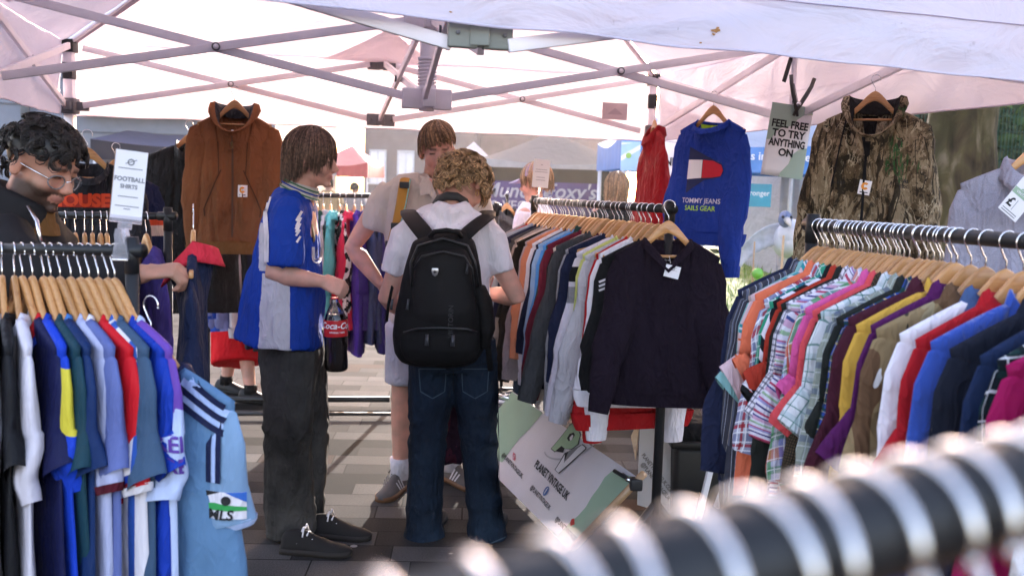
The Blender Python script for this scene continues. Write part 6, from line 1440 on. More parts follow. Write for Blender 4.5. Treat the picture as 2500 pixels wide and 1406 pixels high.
def shoe(parent, heel, toe, mat, sole, L=None, stripes=None, laces=PAPER, h=.10, name='shoe'):
    heel, toe = V(heel), V(toe); d = (toe-heel); d.z = 0; d.normalize(); sd = d.cross(V((0, 0, 1))); L = L or (toe-heel).length; g = V((heel.x, heel.y, min(heel.z, toe.z)))
    rows = []; top = []
    prof = ((0, .030, h*.72), (.06, .036, h*.95), (.2, .038, h*1.0), (.36, .038, h*.95), (.5, .042, h*.74), (.68, .047, h*.55), (.85, .044, h*.45), (.96, .030, h*.36), (1.0, .012, h*.26))
    for f, w_, hh in prof: rows.append([g+d*(L*f)+sd*(w_*cos(a))+V((0, 0, .016+max(0, sin(a))*(hh-.016)*(1 if abs(cos(a)) < .9 else .9))) for a in [pi*i/10 for i in range(11)]]+[g+d*(L*f)-sd*w_*.9+V((0, 0, .014)), g+d*(L*f)+sd*w_*.9+V((0, 0, .014))])
    o = MB().loft(rows, True, True, True).build(name, mat, parent)
    m = MB(); m.loft([[g+d*(L*f)*1.01-d*.004+sd*(w_*1.1*k)+V((0, 0, z)) for k, z in ((-1, 0), (-1, .024), (1, .024), (1, 0))] for f, w_, hh in prof], True, True, True); m.build('sole', sole, o)
    if laces:
        m = MB()
        for i in range(5):
            f = .30+.075*i; z = h*(1.0-.16*i)+.004; c = g+d*(L*f)+V((0, 0, z)); m.tube([c-sd*.024-V((0, 0, .006)), c+V((0, 0, .003)), c+sd*.024-V((0, 0, .006))], .0035, 6)
        for q in (-1, 1): c = g+d*(L*.33)+V((0, 0, h+.004)); m.tube([c, c+sd*q*.018+V((0, 0, .012)), c+sd*q*.034-V((0, 0, .004)), c+sd*q*.045-V((0, 0, .022))], .0032, 6)
        m.build('laces', laces, o)
    if stripes:
        for q in (-1, 1):
            for i in range(3):
                m = MB(); f0 = .36+.075*i; a = g+d*(L*f0)+sd*(.0435*q)+V((0, 0, .028)); b = g+d*(L*(f0+.10))+sd*(.0325*q)+V((0, 0, h*.82-.008*i)); w_ = d*.006; m.add([a-w_, a+w_, b+w_, b-w_], [(0, 1, 2, 3)]); m.build('stripe', stripes, o)
    return o
def ontop_(o, px, nm, mat, off=.004):
    me = o.data; tr = BVHTree.FromPolygons([v.co for v in me.vertices], [list(p.vertices) for p in me.polygons]); iv = wm(o).inverted(); co = iv @ CO; bm = bmesh.new()
    vs, fs = px; 
    bv = []
    for x, y in vs:
        d = (iv @ at(x, y, 4))-co; d.normalize(); h = tr.ray_cast(co, d); bv.append(bm.verts.new((h[0]+(h[1] if h[1].dot(d) < 0 else -h[1])*off) if h[0] else co+d*4.0))
    for f in fs: bm.faces.new([bv[i] for i in f])
    mm = bpy.data.meshes.new(nm); bm.to_mesh(mm); bm.free(); mm.materials.append(mat); q = bpy.data.objects.new(nm, mm); COL.objects.link(q); q.parent = o; return q
def strip_(o, pts, w_, nm, mat, off=.004):
    vs = []; fs = []; n = 12; tot = len(pts)-1
    for i in range(n+1):
        f = i/n*tot; k = min(tot-1, int(f)); t_ = f-k; a, b = pts[k], pts[k+1]; x = a[0]+(b[0]-a[0])*t_; y = a[1]+(b[1]-a[1])*t_; dx, dy = b[0]-a[0], b[1]-a[1]; l = sqrt(dx*dx+dy*dy); vs += [(x-dy/l*w_/2, y+dx/l*w_/2), (x+dy/l*w_/2, y-dx/l*w_/2)]
        if i: fs.append([2*i-2, 2*i-1, 2*i+1, 2*i])
    ontop_(o, (vs, fs), nm, mat, off)
def body(name, label, base, group=None): return thing(name, label, 'person', (base[0], base[1], 0), 0, group)
def torso(mb, chest, waist, hip, neck, ax, w=(.17, .135, .15), d=(.11, .095, .11)):
    mb.tube([V(hip)-V((0, 0, .06)), V(hip), V(waist), V(chest), mid(chest, neck, .55), mid(chest, neck, .85)], [w[2]*.8, w[2], w[1], w[0], w[0]*.75, .07], 16, axis=ax, rb=[d[2]*.8, d[2], d[1], d[0], d[0]*.75, .06])

# ------------------------------------------------------------------ man in the blue football shirt
def blue_man():
    Y = 4.2; P = lambda x, y, dy=0.0: at(x, y, Y+dy)
    g = body('person', 'young man with a long brown fringe in a blue football shirt holding a cola bottle', P(715, 1320))
    HM = headframe(P(764, 390), (1, -.10, -.10)); m = MB(); add_head(m, HM, .98)
    m.tube([P(752, 425), P(738, 455), P(728, 490)], [.056, .057, .07], 14)
    torso(m, P(712, 560), P(705, 690), P(708, 780), P(730, 470), (0, 1, 0))
    m.tube([P(709, 790), P(711, 905)], .10, 12)
    add_arm(m, P(700, 512, -.17), P(668, 668, -.22), P(786, 687, -.20)); add_hand(m, P(786, 687, -.20), (1, .06, -.32), (.1, .75, -.6), (.3, .75, .5), (55, 55, 35), thumb=(.8, .3, .5))
    add_arm(m, P(726, 512, .19), P(715, 690, .24), P(725, 800, .22)); add_hand(m, P(725, 800, .22), (.1, 0, -1), (0, -1, 0), (1, 0, 0), (20, 25, 15))
    add_leg(m, P(712, 900, -.075), P(708, 1070, -.08), P(716, 1285, -.06), .85); add_leg(m, P(722, 900, .08), P(742, 1060, .10), P(760, 1262, .10), .85)
    remesh(m, 'body', [SKIN, H_BROWN, LASH, LIP], .006, g, 3, lambda me: head_regions(me, HM, .98, None))
    st_ = straight(.014, -.060, -.108, 1.08, jit=.016); hair(g, HM, H_BROWN, 4200, st_, 5, .98, .0019, capz=-.02, capback=-.06)
    # shirt
    sx = lambda y, a, b, hy: (P((a+b)/2, y), (b-a)/2/578.0, hy)
    rows = [sx(462, 692, 756, .075), sx(478, 672, 766, .15), sx(500, 656, 768, .215), sx(545, 644, 770, .235), sx(610, 630, 778, .235), sx(700, 608, 788, .24), sx(780, 590, 791, .25), sx(830, 580, 792, .255)]
    m = MB(); m.tube([r[0] for r in rows], [r[1] for r in rows], 26, axis=(1, 0, 0), rb=[r[2] for r in rows])
    m.tube([P(706, 497, -.15), P(700, 520, -.19), P(697, 565, -.21), P(696, 610, -.22), P(694, 646, -.22)], [.050, .068, .076, .078, .080], 18, axis=(1, 0, 0), rb=[.05, .062, .066, .066, .066])
    m.tube([P(724, 497, .15), P(722, 560, .22), P(720, 646, .25)], [.055, .074, .078], 18, axis=(1, 0, 0), rb=[.05, .062, .066])
    BLU = F('blue football shirt cloth', (.010, .046, .32), rough=.72, folds=.5); GRP = F('grey white side panel', (.50, .48, .53), rough=.6)
    def reg(c):
        x, y = pix(c); 
        if c.y < Y-.155+.02 and c.y > 1 and (c.z < P(0, 648, -.2).z) and 631+(828-y)*.06 < x < 706+(y-690)*.02: return 1
        if c.y < Y-.10 and 632 < x < 652 and 545 < y < 660: return 1
        return 0
    sh = cloth(m, 'football_shirt', [BLU, GRP], g, .009, ((.018, 4.5), (.010, 9.0, (1.2, 1.2, .8)), (.005, 18.0)), (1, 1, .45), 3, 3, reg)
    ontop = lambda px, nm, mat, off=.004: ontop_(sh, px, nm, mat, off)
    strip = lambda pts, w_, nm, mat, off=.004: strip_(sh, pts, w_, nm, mat, off)
    for i in range(3):
        strip([(662-7*i, 482+14*i), (652-3*i, 520+8*i), (656-3*i, 575), (655-3*i, 640)], 4.5, 'white_stripe', WHITEC)
        strip([(735-2*i, 516+15*i), (722, 540+14*i)], 6, 'white_stripe', WHITEC)
        strip([(730+1*i, 545+16*i), (720+1.5*i, 560+16*i)], 5, 'white_stripe', WHITEC)
    CG = plain('green trim', (.05, .16, .08), .7)
    m = MB(); ring = []
    for k, (dz, ro, rm) in enumerate(((.0, .0, 0), (.03, -.004, 0))): pass
    cc = [P(725, 470), P(735, 452)]
    axis = V((.35, 0, .9)).normalized()
    m.tube([P(729, 476), P(733, 462), P(738, 448), P(736, 452)], [.088, .078, .070, .064], 22, axis=(1, 0, -.5), rb=[.085, .076, .068, .062], caps=False); co_ = m.build('collar', F('cream collar', (.50, .47, .44)), sh)
    for a_, r_ in ((.25, .0855), (.55, .0815), (.82, .0765)):
        m = MB(); pp = P(729, 476).lerp(P(738, 448), a_); ax1 = (V((1, 0, -.5))-axis*V((1, 0, -.5)).dot(axis)).normalized(); bx1 = axis.cross(ax1)
        m.tube([pp+ax1*cos(q)*r_+bx1*sin(q)*r_*.97 for q in [2*pi*i/30 for i in range(31)]], .0032, 5); m.build('collar_stripe', CG if a_ != .55 else ROYAL, co_)
    lp = text_geo('U', 50, .05); ontop(([(772+v.x*.75, 625-v.y+0*v.x) for v in lp[0]], lp[1]), 'chest_print', WHITEC, .004)
    ontop(([(759, 548), (766, 547), (768, 588), (763, 593), (760, 589)], [(0, 1, 2, 3)]), 'badge', plain('gold badge', (.14, .09, .03), .6), .004)
    # trousers and shoes
    BD = F('washed black denim', (.030, .028, .027), pat=lambda t, u, v, tc: t.ramp(t.n('TexNoise', None, Vector=tc.outputs['Object'], Scale=3.0, Detail=9.0, Roughness=.6).outputs[0], [(.35, (.022, .021, .020)), (.68, (.080, .074, .069))]))
    m = MB()
    m.tube([P(712, 800), P(712, 850), P(714, 900)], [.135, .138, .13], 20, axis=(1, 0, 0), rb=[.155, .165, .165])
    m.tube([P(708, 850, -.08), P(704, 960, -.085), P(702, 1080, -.085), P(704, 1190, -.08), P(708, 1270, -.075), P(709, 1302, -.075)], [.125, .112, .103, .103, .106, .104], 20, axis=(1, 0, 0), rb=[.10, .098, .095, .095, .098, .098])
    m.tube([P(730, 850, .09), P(742, 960, .095), P(747, 1080, .10), P(742, 1180, .10), P(736, 1262, .10)], [.118, .105, .10, .092, .088], 20, axis=(1, 0, 0), rb=[.10, .098, .095, .092, .09])
    cloth(m, 'trousers', BD, g, .010, ((.013, 5.0, (1, 1, .35)), (.013, 7.0, (.5, .5, 2.6), lambda c: max(0, 1-abs(c.z-.48)/.22)+max(0, 1-c.z/.30)*1.4), (.005, 22.0)), (1, 1, .9), 8, 3)
    sp = lambda x, y: ground(x, y)
    SU = plain('black suede', (.016, .014, .014), .85); SO = plain('dark gum sole', (.022, .018, .016), .7)
    a = sp(690, 1345); shoe(g, a, a+V((.24, -.02, 0)).normalized()*.29, SU, SO, .29, h=.10)
    a = sp(758, 1305); shoe(g, a, a+V((.24, -.03, 0)).normalized()*.27, SU, SO, .27, h=.10)
    m = MB(); q = sp(705, 1335); m.tube([q+V((.05, -.075, .05)), q+V((.09, -.075, .045))], .012, 8); m.build('sock', WHITEC, g)
    return g
blue_man()
def bottle():
    a, b = at(818, 722, 4.0), at(822, 906, 4.0); H = (a-b).length; ax = (a-b).normalized(); t = thing('cola_bottle', 'large cola bottle with a red label and red cap hanging from the hand', 'bottle', b)
    prof = [(0, .022), (.012, .040), (.05, .047), (.16, .046), (.28, .0445), (.32, .047), (.46, .0475), (.60, .047), (.66, .046), (.74, .041), (.82, .031), (.89, .020), (.93, .0135), (.97, .0135)]
    m = MB(); m.tube([b+ax*H*f for f, r in prof], [r for f, r in prof], 24)
    m.build('bottle_wall', plain('clear PET', (.92, .92, .94), .06, 0, .5, .0, trans=1.0), t)
    liq = [(f, r*.94) for f, r in prof if f <= .75]; m = MB(); m.tube([b+ax*(H*f+.003) for f, r in liq], [r for f, r in liq], 24); m.build('cola', plain('cola', (.010, .004, .003), .08, 0, .5, .1), t)
    lab = [(.475, .0487), (.50, .0489), (.66, .0487), (.69, .0475)]; m = MB(); m.tube([b+ax*H*f for f, r in lab], [r for f, r in lab], 28, caps=False); lb_ = m.build('label', plain('red label', (.50, .012, .018), .35), t)
    rg = MB().tube([a-ax*.012, a-ax*.008], .017, 18); rg.build('neck_ring', plain('red cap', (.55, .015, .02), .4), t); MB().tube([a-ax*.002, a+ax*.014], .0145, 18).build('cap', plain('red cap', (.55, .015, .02), .4), t)
    vw = (CO-b); vw.z = 0; vw.normalize(); right = V((0, 0, 1)).cross(vw); c0 = b+ax*H*.60
    def wrap(s, sz, dy, sh, bold, nm='lettering', dx=0.0):
        q = text_geo(s, sz, bold, sh); bm = bmesh.new(); bv = [bm.verts.new(v) for v in q[0]]
        for f in q[1]:
            try: bm.faces.new([bv[i] for i in f])
            except ValueError: pass
        for i in range(-10, 11): bmesh.ops.bisect_plane(bm, geom=bm.verts[:]+bm.edges[:]+bm.faces[:], plane_co=(i*.008, 0, 0), plane_no=(1, 0, 0))
        mb = MB(); vs = []
        for v in bm.verts: th = (v.co.x+dx)/.0495; vs.append(c0+ax*(v.co.y+dy)+vw*(cos(th)*.0497)+right*(sin(th)*.0497))
        bm.verts.index_update(); mb.add(vs, [[v.index for v in f.verts] for f in bm.faces]); bm.free(); mb.build(nm, PAPER, lb_)
    wrap('Coca-Cola', .036, .006, .35, .022, dx=.006); wrap('ORIGINAL TASTE', .0085, -.020, 0, .03, dx=.006)
bottle()
# ------------------------------------------------------------------ man with the black backpack
DEN = F('dark blue denim', (.02, .035, .06), pat=lambda t, u, v, tc: t.ramp(t.n('TexNoise', None, Vector=tc.outputs['Object'], Scale=2.6, Detail=9.0, Roughness=.6).outputs[0], [(.36, (.008, .013, .024)), (.55, (.014, .024, .042)), (.72, (.032, .050, .078))]))
def pack_man():
    Y = 4.22; P = lambda x, y, dy=0.0: at(x, y, Y+dy)
    g = body('person', 'man seen from behind with curly fair hair, white hooded tee, dark jeans and a backpack', P(1100, 1340))
    HM = headframe(P(1134, 452, .04), (.42, .72, -.56), (.1, .35, 1)); m = MB(); add_head(m, HM, .98)
    m.tube([P(1122, 470, .01), P(1102, 500, -.03), P(1094, 540, -.02)], [.056, .057, .075], 14)
    torso(m, P(1092, 600), P(1095, 750), P(1105, 850), P(1094, 520), (1, 0, 0))
    add_arm(m, P(1004, 570), P(944, 728, .0), P(1000, 770, .24)); add_hand(m, P(1000, 770, .24), (.6, .5, -.1), (0, 0, -1), (0, 1, 0), (30, 30, 20))
    add_arm(m, P(1184, 566), P(1262, 725, .0), P(1186, 716, .24)); add_hand(m, P(1186, 716, .24), (-.5, .6, -.05), (0, 0, -1), (0, 1, 0), (30, 30, 20))
    add_leg(m, P(1058, 870), P(1045, 1090), P(1035, 1320)); add_leg(m, P(1150, 870), P(1165, 1090), P(1188, 1300))
    remesh(m, 'body', [SKIN, H_CURL, LASH, LIP], .006, g, 3, lambda me: head_regions(me, HM, .98, None))
    hair(g, HM, H_CURL, 4200, curls(-.005, .0, -.045, .060, .014, .022, 420), 9, .98, .0021, capz=-.005, capback=-.05)
    m = MB(); e = HM @ V((.083, -.012, -.052)); ux, uz = V((.7, -.7, 0)), V((0, 0, 1)); m.tube([e+ux*cos(a)*.010+uz*sin(a)*.012 for a in [2*pi*i/16 for i in range(17)]], .0018, 6); m.build('earring', plain('gold', (.75, .5, .2), .25, 1.0), g)
    WT = F('white tee cotton', (.74, .68, .72), folds=.5)
    r = [(505, 1058, 1138, .085), (525, 1018, 1168, .11), (548, 990, 1192, .13), (600, 985, 1196, .14), (700, 988, 1196, .14), (790, 990, 1203, .145), (850, 990, 1208, .15)]
    m = MB(); m.tube([P((a+b)/2, y) for y, a, b, d in r], [(b-a)/2/576.0 for y, a, b, d in r], 26, axis=(1, 0, 0), rb=[d for y, a, b, d in r])
    m.tube([P(1018, 550), P(990, 582), P(972, 625), P(957, 668)], [.060, .068, .062, .054], 16, axis=(1, 0, .4), rb=[.07, .078, .072, .066]); m.tube([P(1176, 548), P(1200, 582), P(1214, 622), P(1227, 664)], [.060, .068, .062, .052], 16, axis=(1, 0, -.4), rb=[.07, .078, .072, .066])
    sh = cloth(m, 'tee_shirt', WT, g, .009, ((.014, 5.0), (.008, 10.0, (1, 1, 1.2)), (.004, 20.0)), (1, 1, .5), 13, 3)
    m = MB(); m.tube([P(1045, 528, -.07), P(1062, 556, -.12), P(1100, 574, -.15), P(1140, 558, -.12), P(1160, 530, -.06), P(1135, 508, -.03), P(1080, 506, -.04)], [.034, .040, .044, .040, .034, .03, .03], 12, rb=[.035, .045, .05, .045, .035, .03, .03]); m.tube([P(1065, 510, -.06), P(1100, 532, -.12), P(1142, 512, -.05)], [.04, .06, .04], 12); cloth(m, 'hood', WT, sh, .008, ((.010, 12.0),), (1, 1, 1), 17, 3)
    m = MB(); pts = [P(1060, 500, .0), P(1070, 486, -.06), P(1092, 478, -.095), P(1116, 480, -.09), P(1138, 494, -.04), P(1146, 508, .04)]; m.tube(pts, [.016, .018, .018, .018, .018, .014], 10, rb=[.010]*6); m.build('neckband_headphones', BLACKPL, g)
    m = MB(); m.tube([P(1105, 825), P(1106, 860), P(1107, 900)], [.188, .190, .180], 22, axis=(1, 0, 0), rb=[.135, .145, .14])
    for c in (((1056, 860), (1050, 960), (1046, 1060), (1042, 1160), (1036, 1250), (1031, 1352)), ((1158, 860), (1164, 960), (1168, 1060), (1174, 1160), (1184, 1250), (1194, 1336))): m.tube([P(x, y) for x, y in c], [.103, .099, .084, .076, .079, .086], 20, axis=(1, 0, 0), rb=[.125, .115, .10, .092, .092, .098])
    je = cloth(m, 'jeans', DEN, g, .009, ((.010, 5.0, (1, 1, .35)), (.012, 8.0, (.5, .5, 2.6), lambda c: max(0, 1-abs(c.z-.46)/.2)+max(0, 1-c.z/.28)*1.3+.4*max(0, 1-abs(c.z-.78)/.12)), (.004, 24.0)), (1, 1, .9), 23, 3)
    STI = plain('faded seam', (.045, .07, .10), .9); SHD = plain('dark seam thread', (.006, .010, .018), .9)
    strip_(je, [(1106, 892), (1108, 930), (1108, 955)], 3.5, 'centre_seam', SHD, .003)
    for q in (-1, 1):
        c_ = 1108+q*52; w_ = 36
        strip_(je, [(c_-w_*.9, 900), (c_+w_*.9, 900)], 2.6, 'pocket_stitch', STI, .003); strip_(je, [(c_-w_*.9, 900), (c_-w_*.8, 955), (c_, 972), (c_+w_*.8, 955), (c_+w_*.9, 900)], 2.6, 'pocket_stitch', STI, .003)
        strip_(je, [(1108, 905), (c_+q*50, 880)], 2.4, 'yoke_stitch', SHD, .003)
    strip_(je, [(1004, 920), (1005, 1050), (1003, 1180), (990, 1320)], 2.5, 'side_seam', SHD, .003); strip_(je, [(1215, 920), (1217, 1050), (1219, 1180), (1232, 1300)], 2.5, 'side_seam', SHD, .003)
    strip_(je, [(985, 1343), (1030, 1346), (1076, 1340)], 3, 'hem_stitch', STI, .003); strip_(je, [(1152, 1322), (1195, 1326), (1233, 1310)], 3, 'hem_stitch', STI, .003)
    BT_ = plain('dark trainer', (.03, .03, .035), .7); a = ground(1034, 1345); a = V((a.x, 4.20, 0)); shoe(g, a, a+V((.03, .28, 0)), BT_, BT_, .28); a = ground(1192, 1330); a = V((a.x, 4.20, 0)); shoe(g, a, a+V((.04, .28, 0)), BT_, BT_, .28)
    return g, P
pm_, PP = pack_man()
def backpack():
    Y = 3.96; P = lambda x, y, dy=0.0: at(x, y, Y+dy); BK = plain('black ballistic nylon', (.0045, .0042, .0045), .7, 0, .15, .35, 5, bs=.35, bscale=700); BK2 = plain('black nylon panel', (.0065, .0056, .006), .65, 0, .18, .3, 5, bs=.3, bscale=500); ZP = plain('black zip', (.007, .007, .008), .35, 0, .5)
    t = thing('backpack', 'large black laptop backpack worn on the back of the curly haired man', 'backpack', P(1075, 740))
    def L(rows, dy=0): m = MB(); m.tube([P((a+b)/2, y, dy) for y, a, b, d in rows], [(b-a)/2/614.0 for y, a, b, d in rows], 30, axis=(1, 0, 0), rb=[d for y, a, b, d in rows]); return m
    def sq(me):
        pass
    m = L([(566, 1040, 1118, .03), (574, 1022, 1140, .062), (590, 1008, 1158, .088), (640, 992, 1172, .10), (700, 976, 1181, .108), (760, 965, 1186, .116), (820, 958, 1186, .122), (858, 962, 1182, .118), (880, 978, 1168, .098), (891, 1000, 1146, .07)])
    cloth(m, 'main_compartment', BK, t, .009, ((.006, 7.0), (.003, 18.0)), (1, 1, .7), 31, 4)
    m = L([(604, 1040, 1122, .03), (612, 1024, 1140, .05), (640, 1012, 1152, .066), (700, 1004, 1160, .076), (760, 1000, 1164, .076), (800, 1002, 1162, .06)], -.055); cloth(m, 'front_pocket', BK2, t, .008, ((.005, 9.0),), (1, 1, .7), 33, 4)
    m = L([(796, 985, 1160, .05), (812, 975, 1172, .075), (850, 975, 1172, .085), (876, 986, 1160, .070), (887, 1006, 1140, .05)], -.055); cloth(m, 'lower_pocket', BK, t, .008, ((.005, 9.0),), (1, 1, .7), 35, 4)
    m = MB(); m.tube([P(1012, 655, -.112), P(1030, 626, -.125), P(1082, 614, -.128), P(1134, 626, -.125), P(1152, 655, -.112), P(1160, 720, -.112)], .0045, 6); m.build('zip', ZP, t)
    m = MB(); m.tube([P(985, 812, -.118), P(1020, 802, -.130), P(1080, 800, -.132), P(1140, 803, -.130), P(1165, 812, -.115)], .005, 6); m.build('zip', ZP, t)
    m = MB(); m.tube([P(1005, 700, -.09), P(1003, 640, -.09), P(1020, 600, -.085), P(1082, 582, -.085), P(1142, 600, -.085), P(1160, 640, -.09), P(1168, 700, -.09)], .005, 6); m.build('zip', ZP, t)
    m = MB(); m.tube([P(1050, 577, -.05), P(1060, 566, -.075), P(1090, 562, -.08), P(1118, 567, -.075), P(1126, 578, -.05)], .010, 8); m.build('haul_handle', BK2, t)
    for x, y in ((1043, 822), (1106, 824)): m = MB(); m.tube([P(x, y-6, -.143), P(x-1, y+22, -.150)], [.007, .009], 8, rb=[.004, .004]); m.build('zip_pull', plain('grey zip pull', (.05, .05, .055), .35, .3), t)
    for x, y in ((958, 742), (997, 742), (1142, 655)): m = MB(); m.tube([P(x, y-12, -.10), P(x-3, y+14, -.105)], [.004, .006], 8); m.build('zip_pull', plain('grey zip pull', (.05, .05, .055), .35, .3), t)
    e = P(1062, 664, -.142); sp = [(-.012, .015), (.012, .015), (.0135, .004), (.010, -.010), (0, -.018), (-.010, -.010), (-.0135, .004)]
    m = MB(); m.prism([(x, z) for x, z in sp], .004, Matrix.Translation(e), bev=.001); em = m.build('emblem', plain('steel emblem', (.42, .40, .40), .3, .8), t)
    m = MB(); m.box(e+V((0, -.0028, .001)), (.013, .002, .004)); m.box(e+V((0, -.0034, .001)), (.004, .002, .014)); m.build('emblem_cross', DARKTXT, em)
    q = text_geo('VICTORIN', .028, .0, align='CENTER'); c_ = P(1101, 785, -.140); FV = frame(c_, (0, 0, 1), (-1, 0, 0)); MB().add([FV @ v for v in q[0]], q[1]).build('lettering', plain('faded grey print', (.035, .033, .034), .6), t, smooth=False)
    for pts in ([(1045, 582, -.02), (1028, 560, .02), (1010, 538, .09), (1000, 524, .17), (998, 516, .26)], [(1130, 580, -.02), (1150, 560, .03), (1172, 542, .09), (1188, 530, .17), (1190, 518, .26)]):
        m = MB(); m.tube([P(*p) for p in pts], [.034, .037, .038, .038, .036], 14, axis=(1, -.2, 0), rb=[.009]*5); o = m.build('shoulder_strap', BK2, t)
    m = MB(); m.tube([P(1180, 720, .06), P(1186, 780, .04), P(1192, 850, .05), P(1198, 905, .06)], [.012]*4, 8, rb=[.003]*4); m.build('loose_strap', BK, t)
    m = MB(); m.tube([P(958, 700, .04), P(948, 745, .0), P(944, 785, -.01)], [.013]*3, 8, rb=[.004]*3); m.build('loose_strap', BK, t)
    m = MB(); m.tube([P(1165, 700, -.02), P(1180, 740, -.02), P(1188, 800, -.01), P(1180, 850, -.01)], [.03, .036, .036, .02], 10, rb=[.05, .06, .06, .04]); cloth(m, 'side_pocket', BK, t, .009, ((.006, 10.0),), (1, 1, 1), 37, 3)
backpack()
# ------------------------------------------------------------------ man in the beige shirt
def beige_man():
    Y = 4.80; P = lambda x, y, dy=0.0: at(x, y, Y+dy)
    g = body('person', 'tall young man facing us in a cream open collar shirt, shorts and grey striped trainers', P(1040, 1200))
    HM = headframe(P(1068, 368, -.04), (.16, -.95, -.20), (0, -.15, 1)); m = MB(); add_head(m, HM, 1.0)
    m.tube([P(1066, 410, -.03), P(1062, 440, .02), P(1058, 475, .03)], [.058, .058, .075], 14)
    torso(m, P(1048, 540), P(1048, 690), P(1045, 790), P(1060, 445), (1, 0, 0), (.175, .145, .15))
    add_arm(m, P(944, 474), P(860, 604, -.02), P(926, 690, -.06), 1.04); add_hand(m, P(926, 690, -.06), (.5, .1, -.8), (.6, .5, .2), (.1, -1, -.1), (40, 45, 30))
    add_arm(m, P(1150, 480), P(1180, 620, -.05), P(1130, 700, -.2)); add_hand(m, P(1130, 700, -.2), (-.5, -.5, -.4), (0, .5, -1), (0, -1, 0), (40, 45, 30))
    fa, fb = ground(977, 1192), ground(1100, 1172); add_leg(m, P(995, 800), P(984, 965), fa+V((0, -.02, .09))); add_leg(m, P(1088, 800), P(1098, 960), fb+V((0, -.02, .09)))
    remesh(m, 'body', [SKIN, H_SANDY, LASH, LIP], .006, g, 3, lambda me: head_regions(me, HM, 1.0, None))
    hair(g, HM, H_SANDY, 3600, straight(.088, .036, -.03, 1.07, jit=.018, sweep=2.2), 15, 1.0, .0018, capz=.045, capback=-.03)
    BC = F('cream knitted shirt', (.50, .43, .37), pat=p_stripes(.012, [(0, (.53, .455, .40)), (.5, (.47, .40, .35))], 0), folds=.4)
    r = [(438, 1018, 1102, .09), (452, 968, 1142, .115), (468, 940, 1158, .13), (520, 934, 1158, .14), (600, 940, 1152, .135), (700, 945, 1148, .135), (790, 948, 1145, .14)]
    m = MB(); m.tube([P((a+b)/2, y) for y, a, b, d in r], [(b-a)/2/506.0 for y, a, b, d in r], 26, axis=(1, 0, 0), rb=[d for y, a, b, d in r])
    m.tube([P(962, 466), P(940, 498), P(926, 530), P(918, 560)], [.070, .080, .078, .076], 16, axis=(1, 0, .6), rb=[.07, .08, .08, .08]); m.tube([P(1135, 466), P(1158, 500), P(1172, 560)], [.07, .08, .075], 16, axis=(1, 0, -.5), rb=[.07, .08, .08])
    sh = cloth(m, 'shirt', BC, g, .009, ((.014, 5.0), (.008, 10.0, (1, 1, 1.2)), (.004, 20.0)), (1, 1, .5), 43, 3)
    m = MB(); m.add([P(1068, 462, -.150), P(1046, 436, -.135), P(1088, 440, -.135), P(1078, 500, -.158), P(1090, 540, -.152)], [(0, 1, 2), (0, 2, 4), (0, 4, 3)]); m.build('bare_chest', SKIN, sh)
    for a in (((1020, 428, -.08), (1042, 420, -.03), (1050, 436, -.12), (1066, 478, -.165), (1058, 486, -.166), (1048, 474, -.16), (1026, 478, -.152), (1022, 452, -.13)), ((1058, 478, -.162), (1094, 520, -.165), (1086, 540, -.162), (1076, 530, -.164), (1070, 510, -.165)), ((1088, 430, -.11), (1104, 436, -.06), (1112, 474, -.14), (1096, 480, -.15))):
        f = [P(*p) for p in a]; m = MB(); m.add(f+[q+V((0, .008, 0)) for q in f], [list(range(len(f))), list(range(len(f), 2*len(f)))[::-1]]+[[i, (i+1) % len(f), len(f)+(i+1) % len(f), len(f)+i] for i in range(len(f))]); m.build('lapel', BC, sh, smooth=False)
    SG = F('pale grey shorts cloth', (.46, .45, .52)); m = MB(); m.tube([P(1045, 770), P(1045, 820)], [.19, .195], 20, axis=(1, 0, 0), rb=[.13, .14]); 
    for x0, x1 in ((992, 986), (1092, 1098)): m.tube([P(x0, 790), P(x0-1, 860), P(x1, 932)], [.105, .10, .092], 18, axis=(1, 0, 0), rb=[.12, .115, .11])
    cloth(m, 'shorts', SG, g, .010, ((.010, 7.0), (.004, 18.0)), (1, 1, .6), 47, 3)
    TG = plain('grey suede trainer', (.13, .115, .11), .8, var=.2, bs=.2); GS = plain('gum sole', (.18, .085, .04), .6)
    for (x, y), d, (ax_, ay_) in (((977, 1192), (-.30, -1, 0), (978, 1160)), ((1100, 1172), (.62, -.80, 0), (1102, 1150))):
        h = ground(x, y); dd = V(d).normalized(); shoe(g, h-dd*.05, h+dd*.24, TG, GS, .29, stripes=WHITEC, laces=plain('brown lace', (.06, .05, .045), .8), h=.105)
        a = h+V((0, -.02, .08)); MB().tube([a-V((0, 0, .02)), a+V((0, 0, .05)), a+V((0, 0, .085))], [.050, .049, .053], 14).build('sock', F('white sock', (.66, .62, .68)), g)
    return P
BP = beige_man()
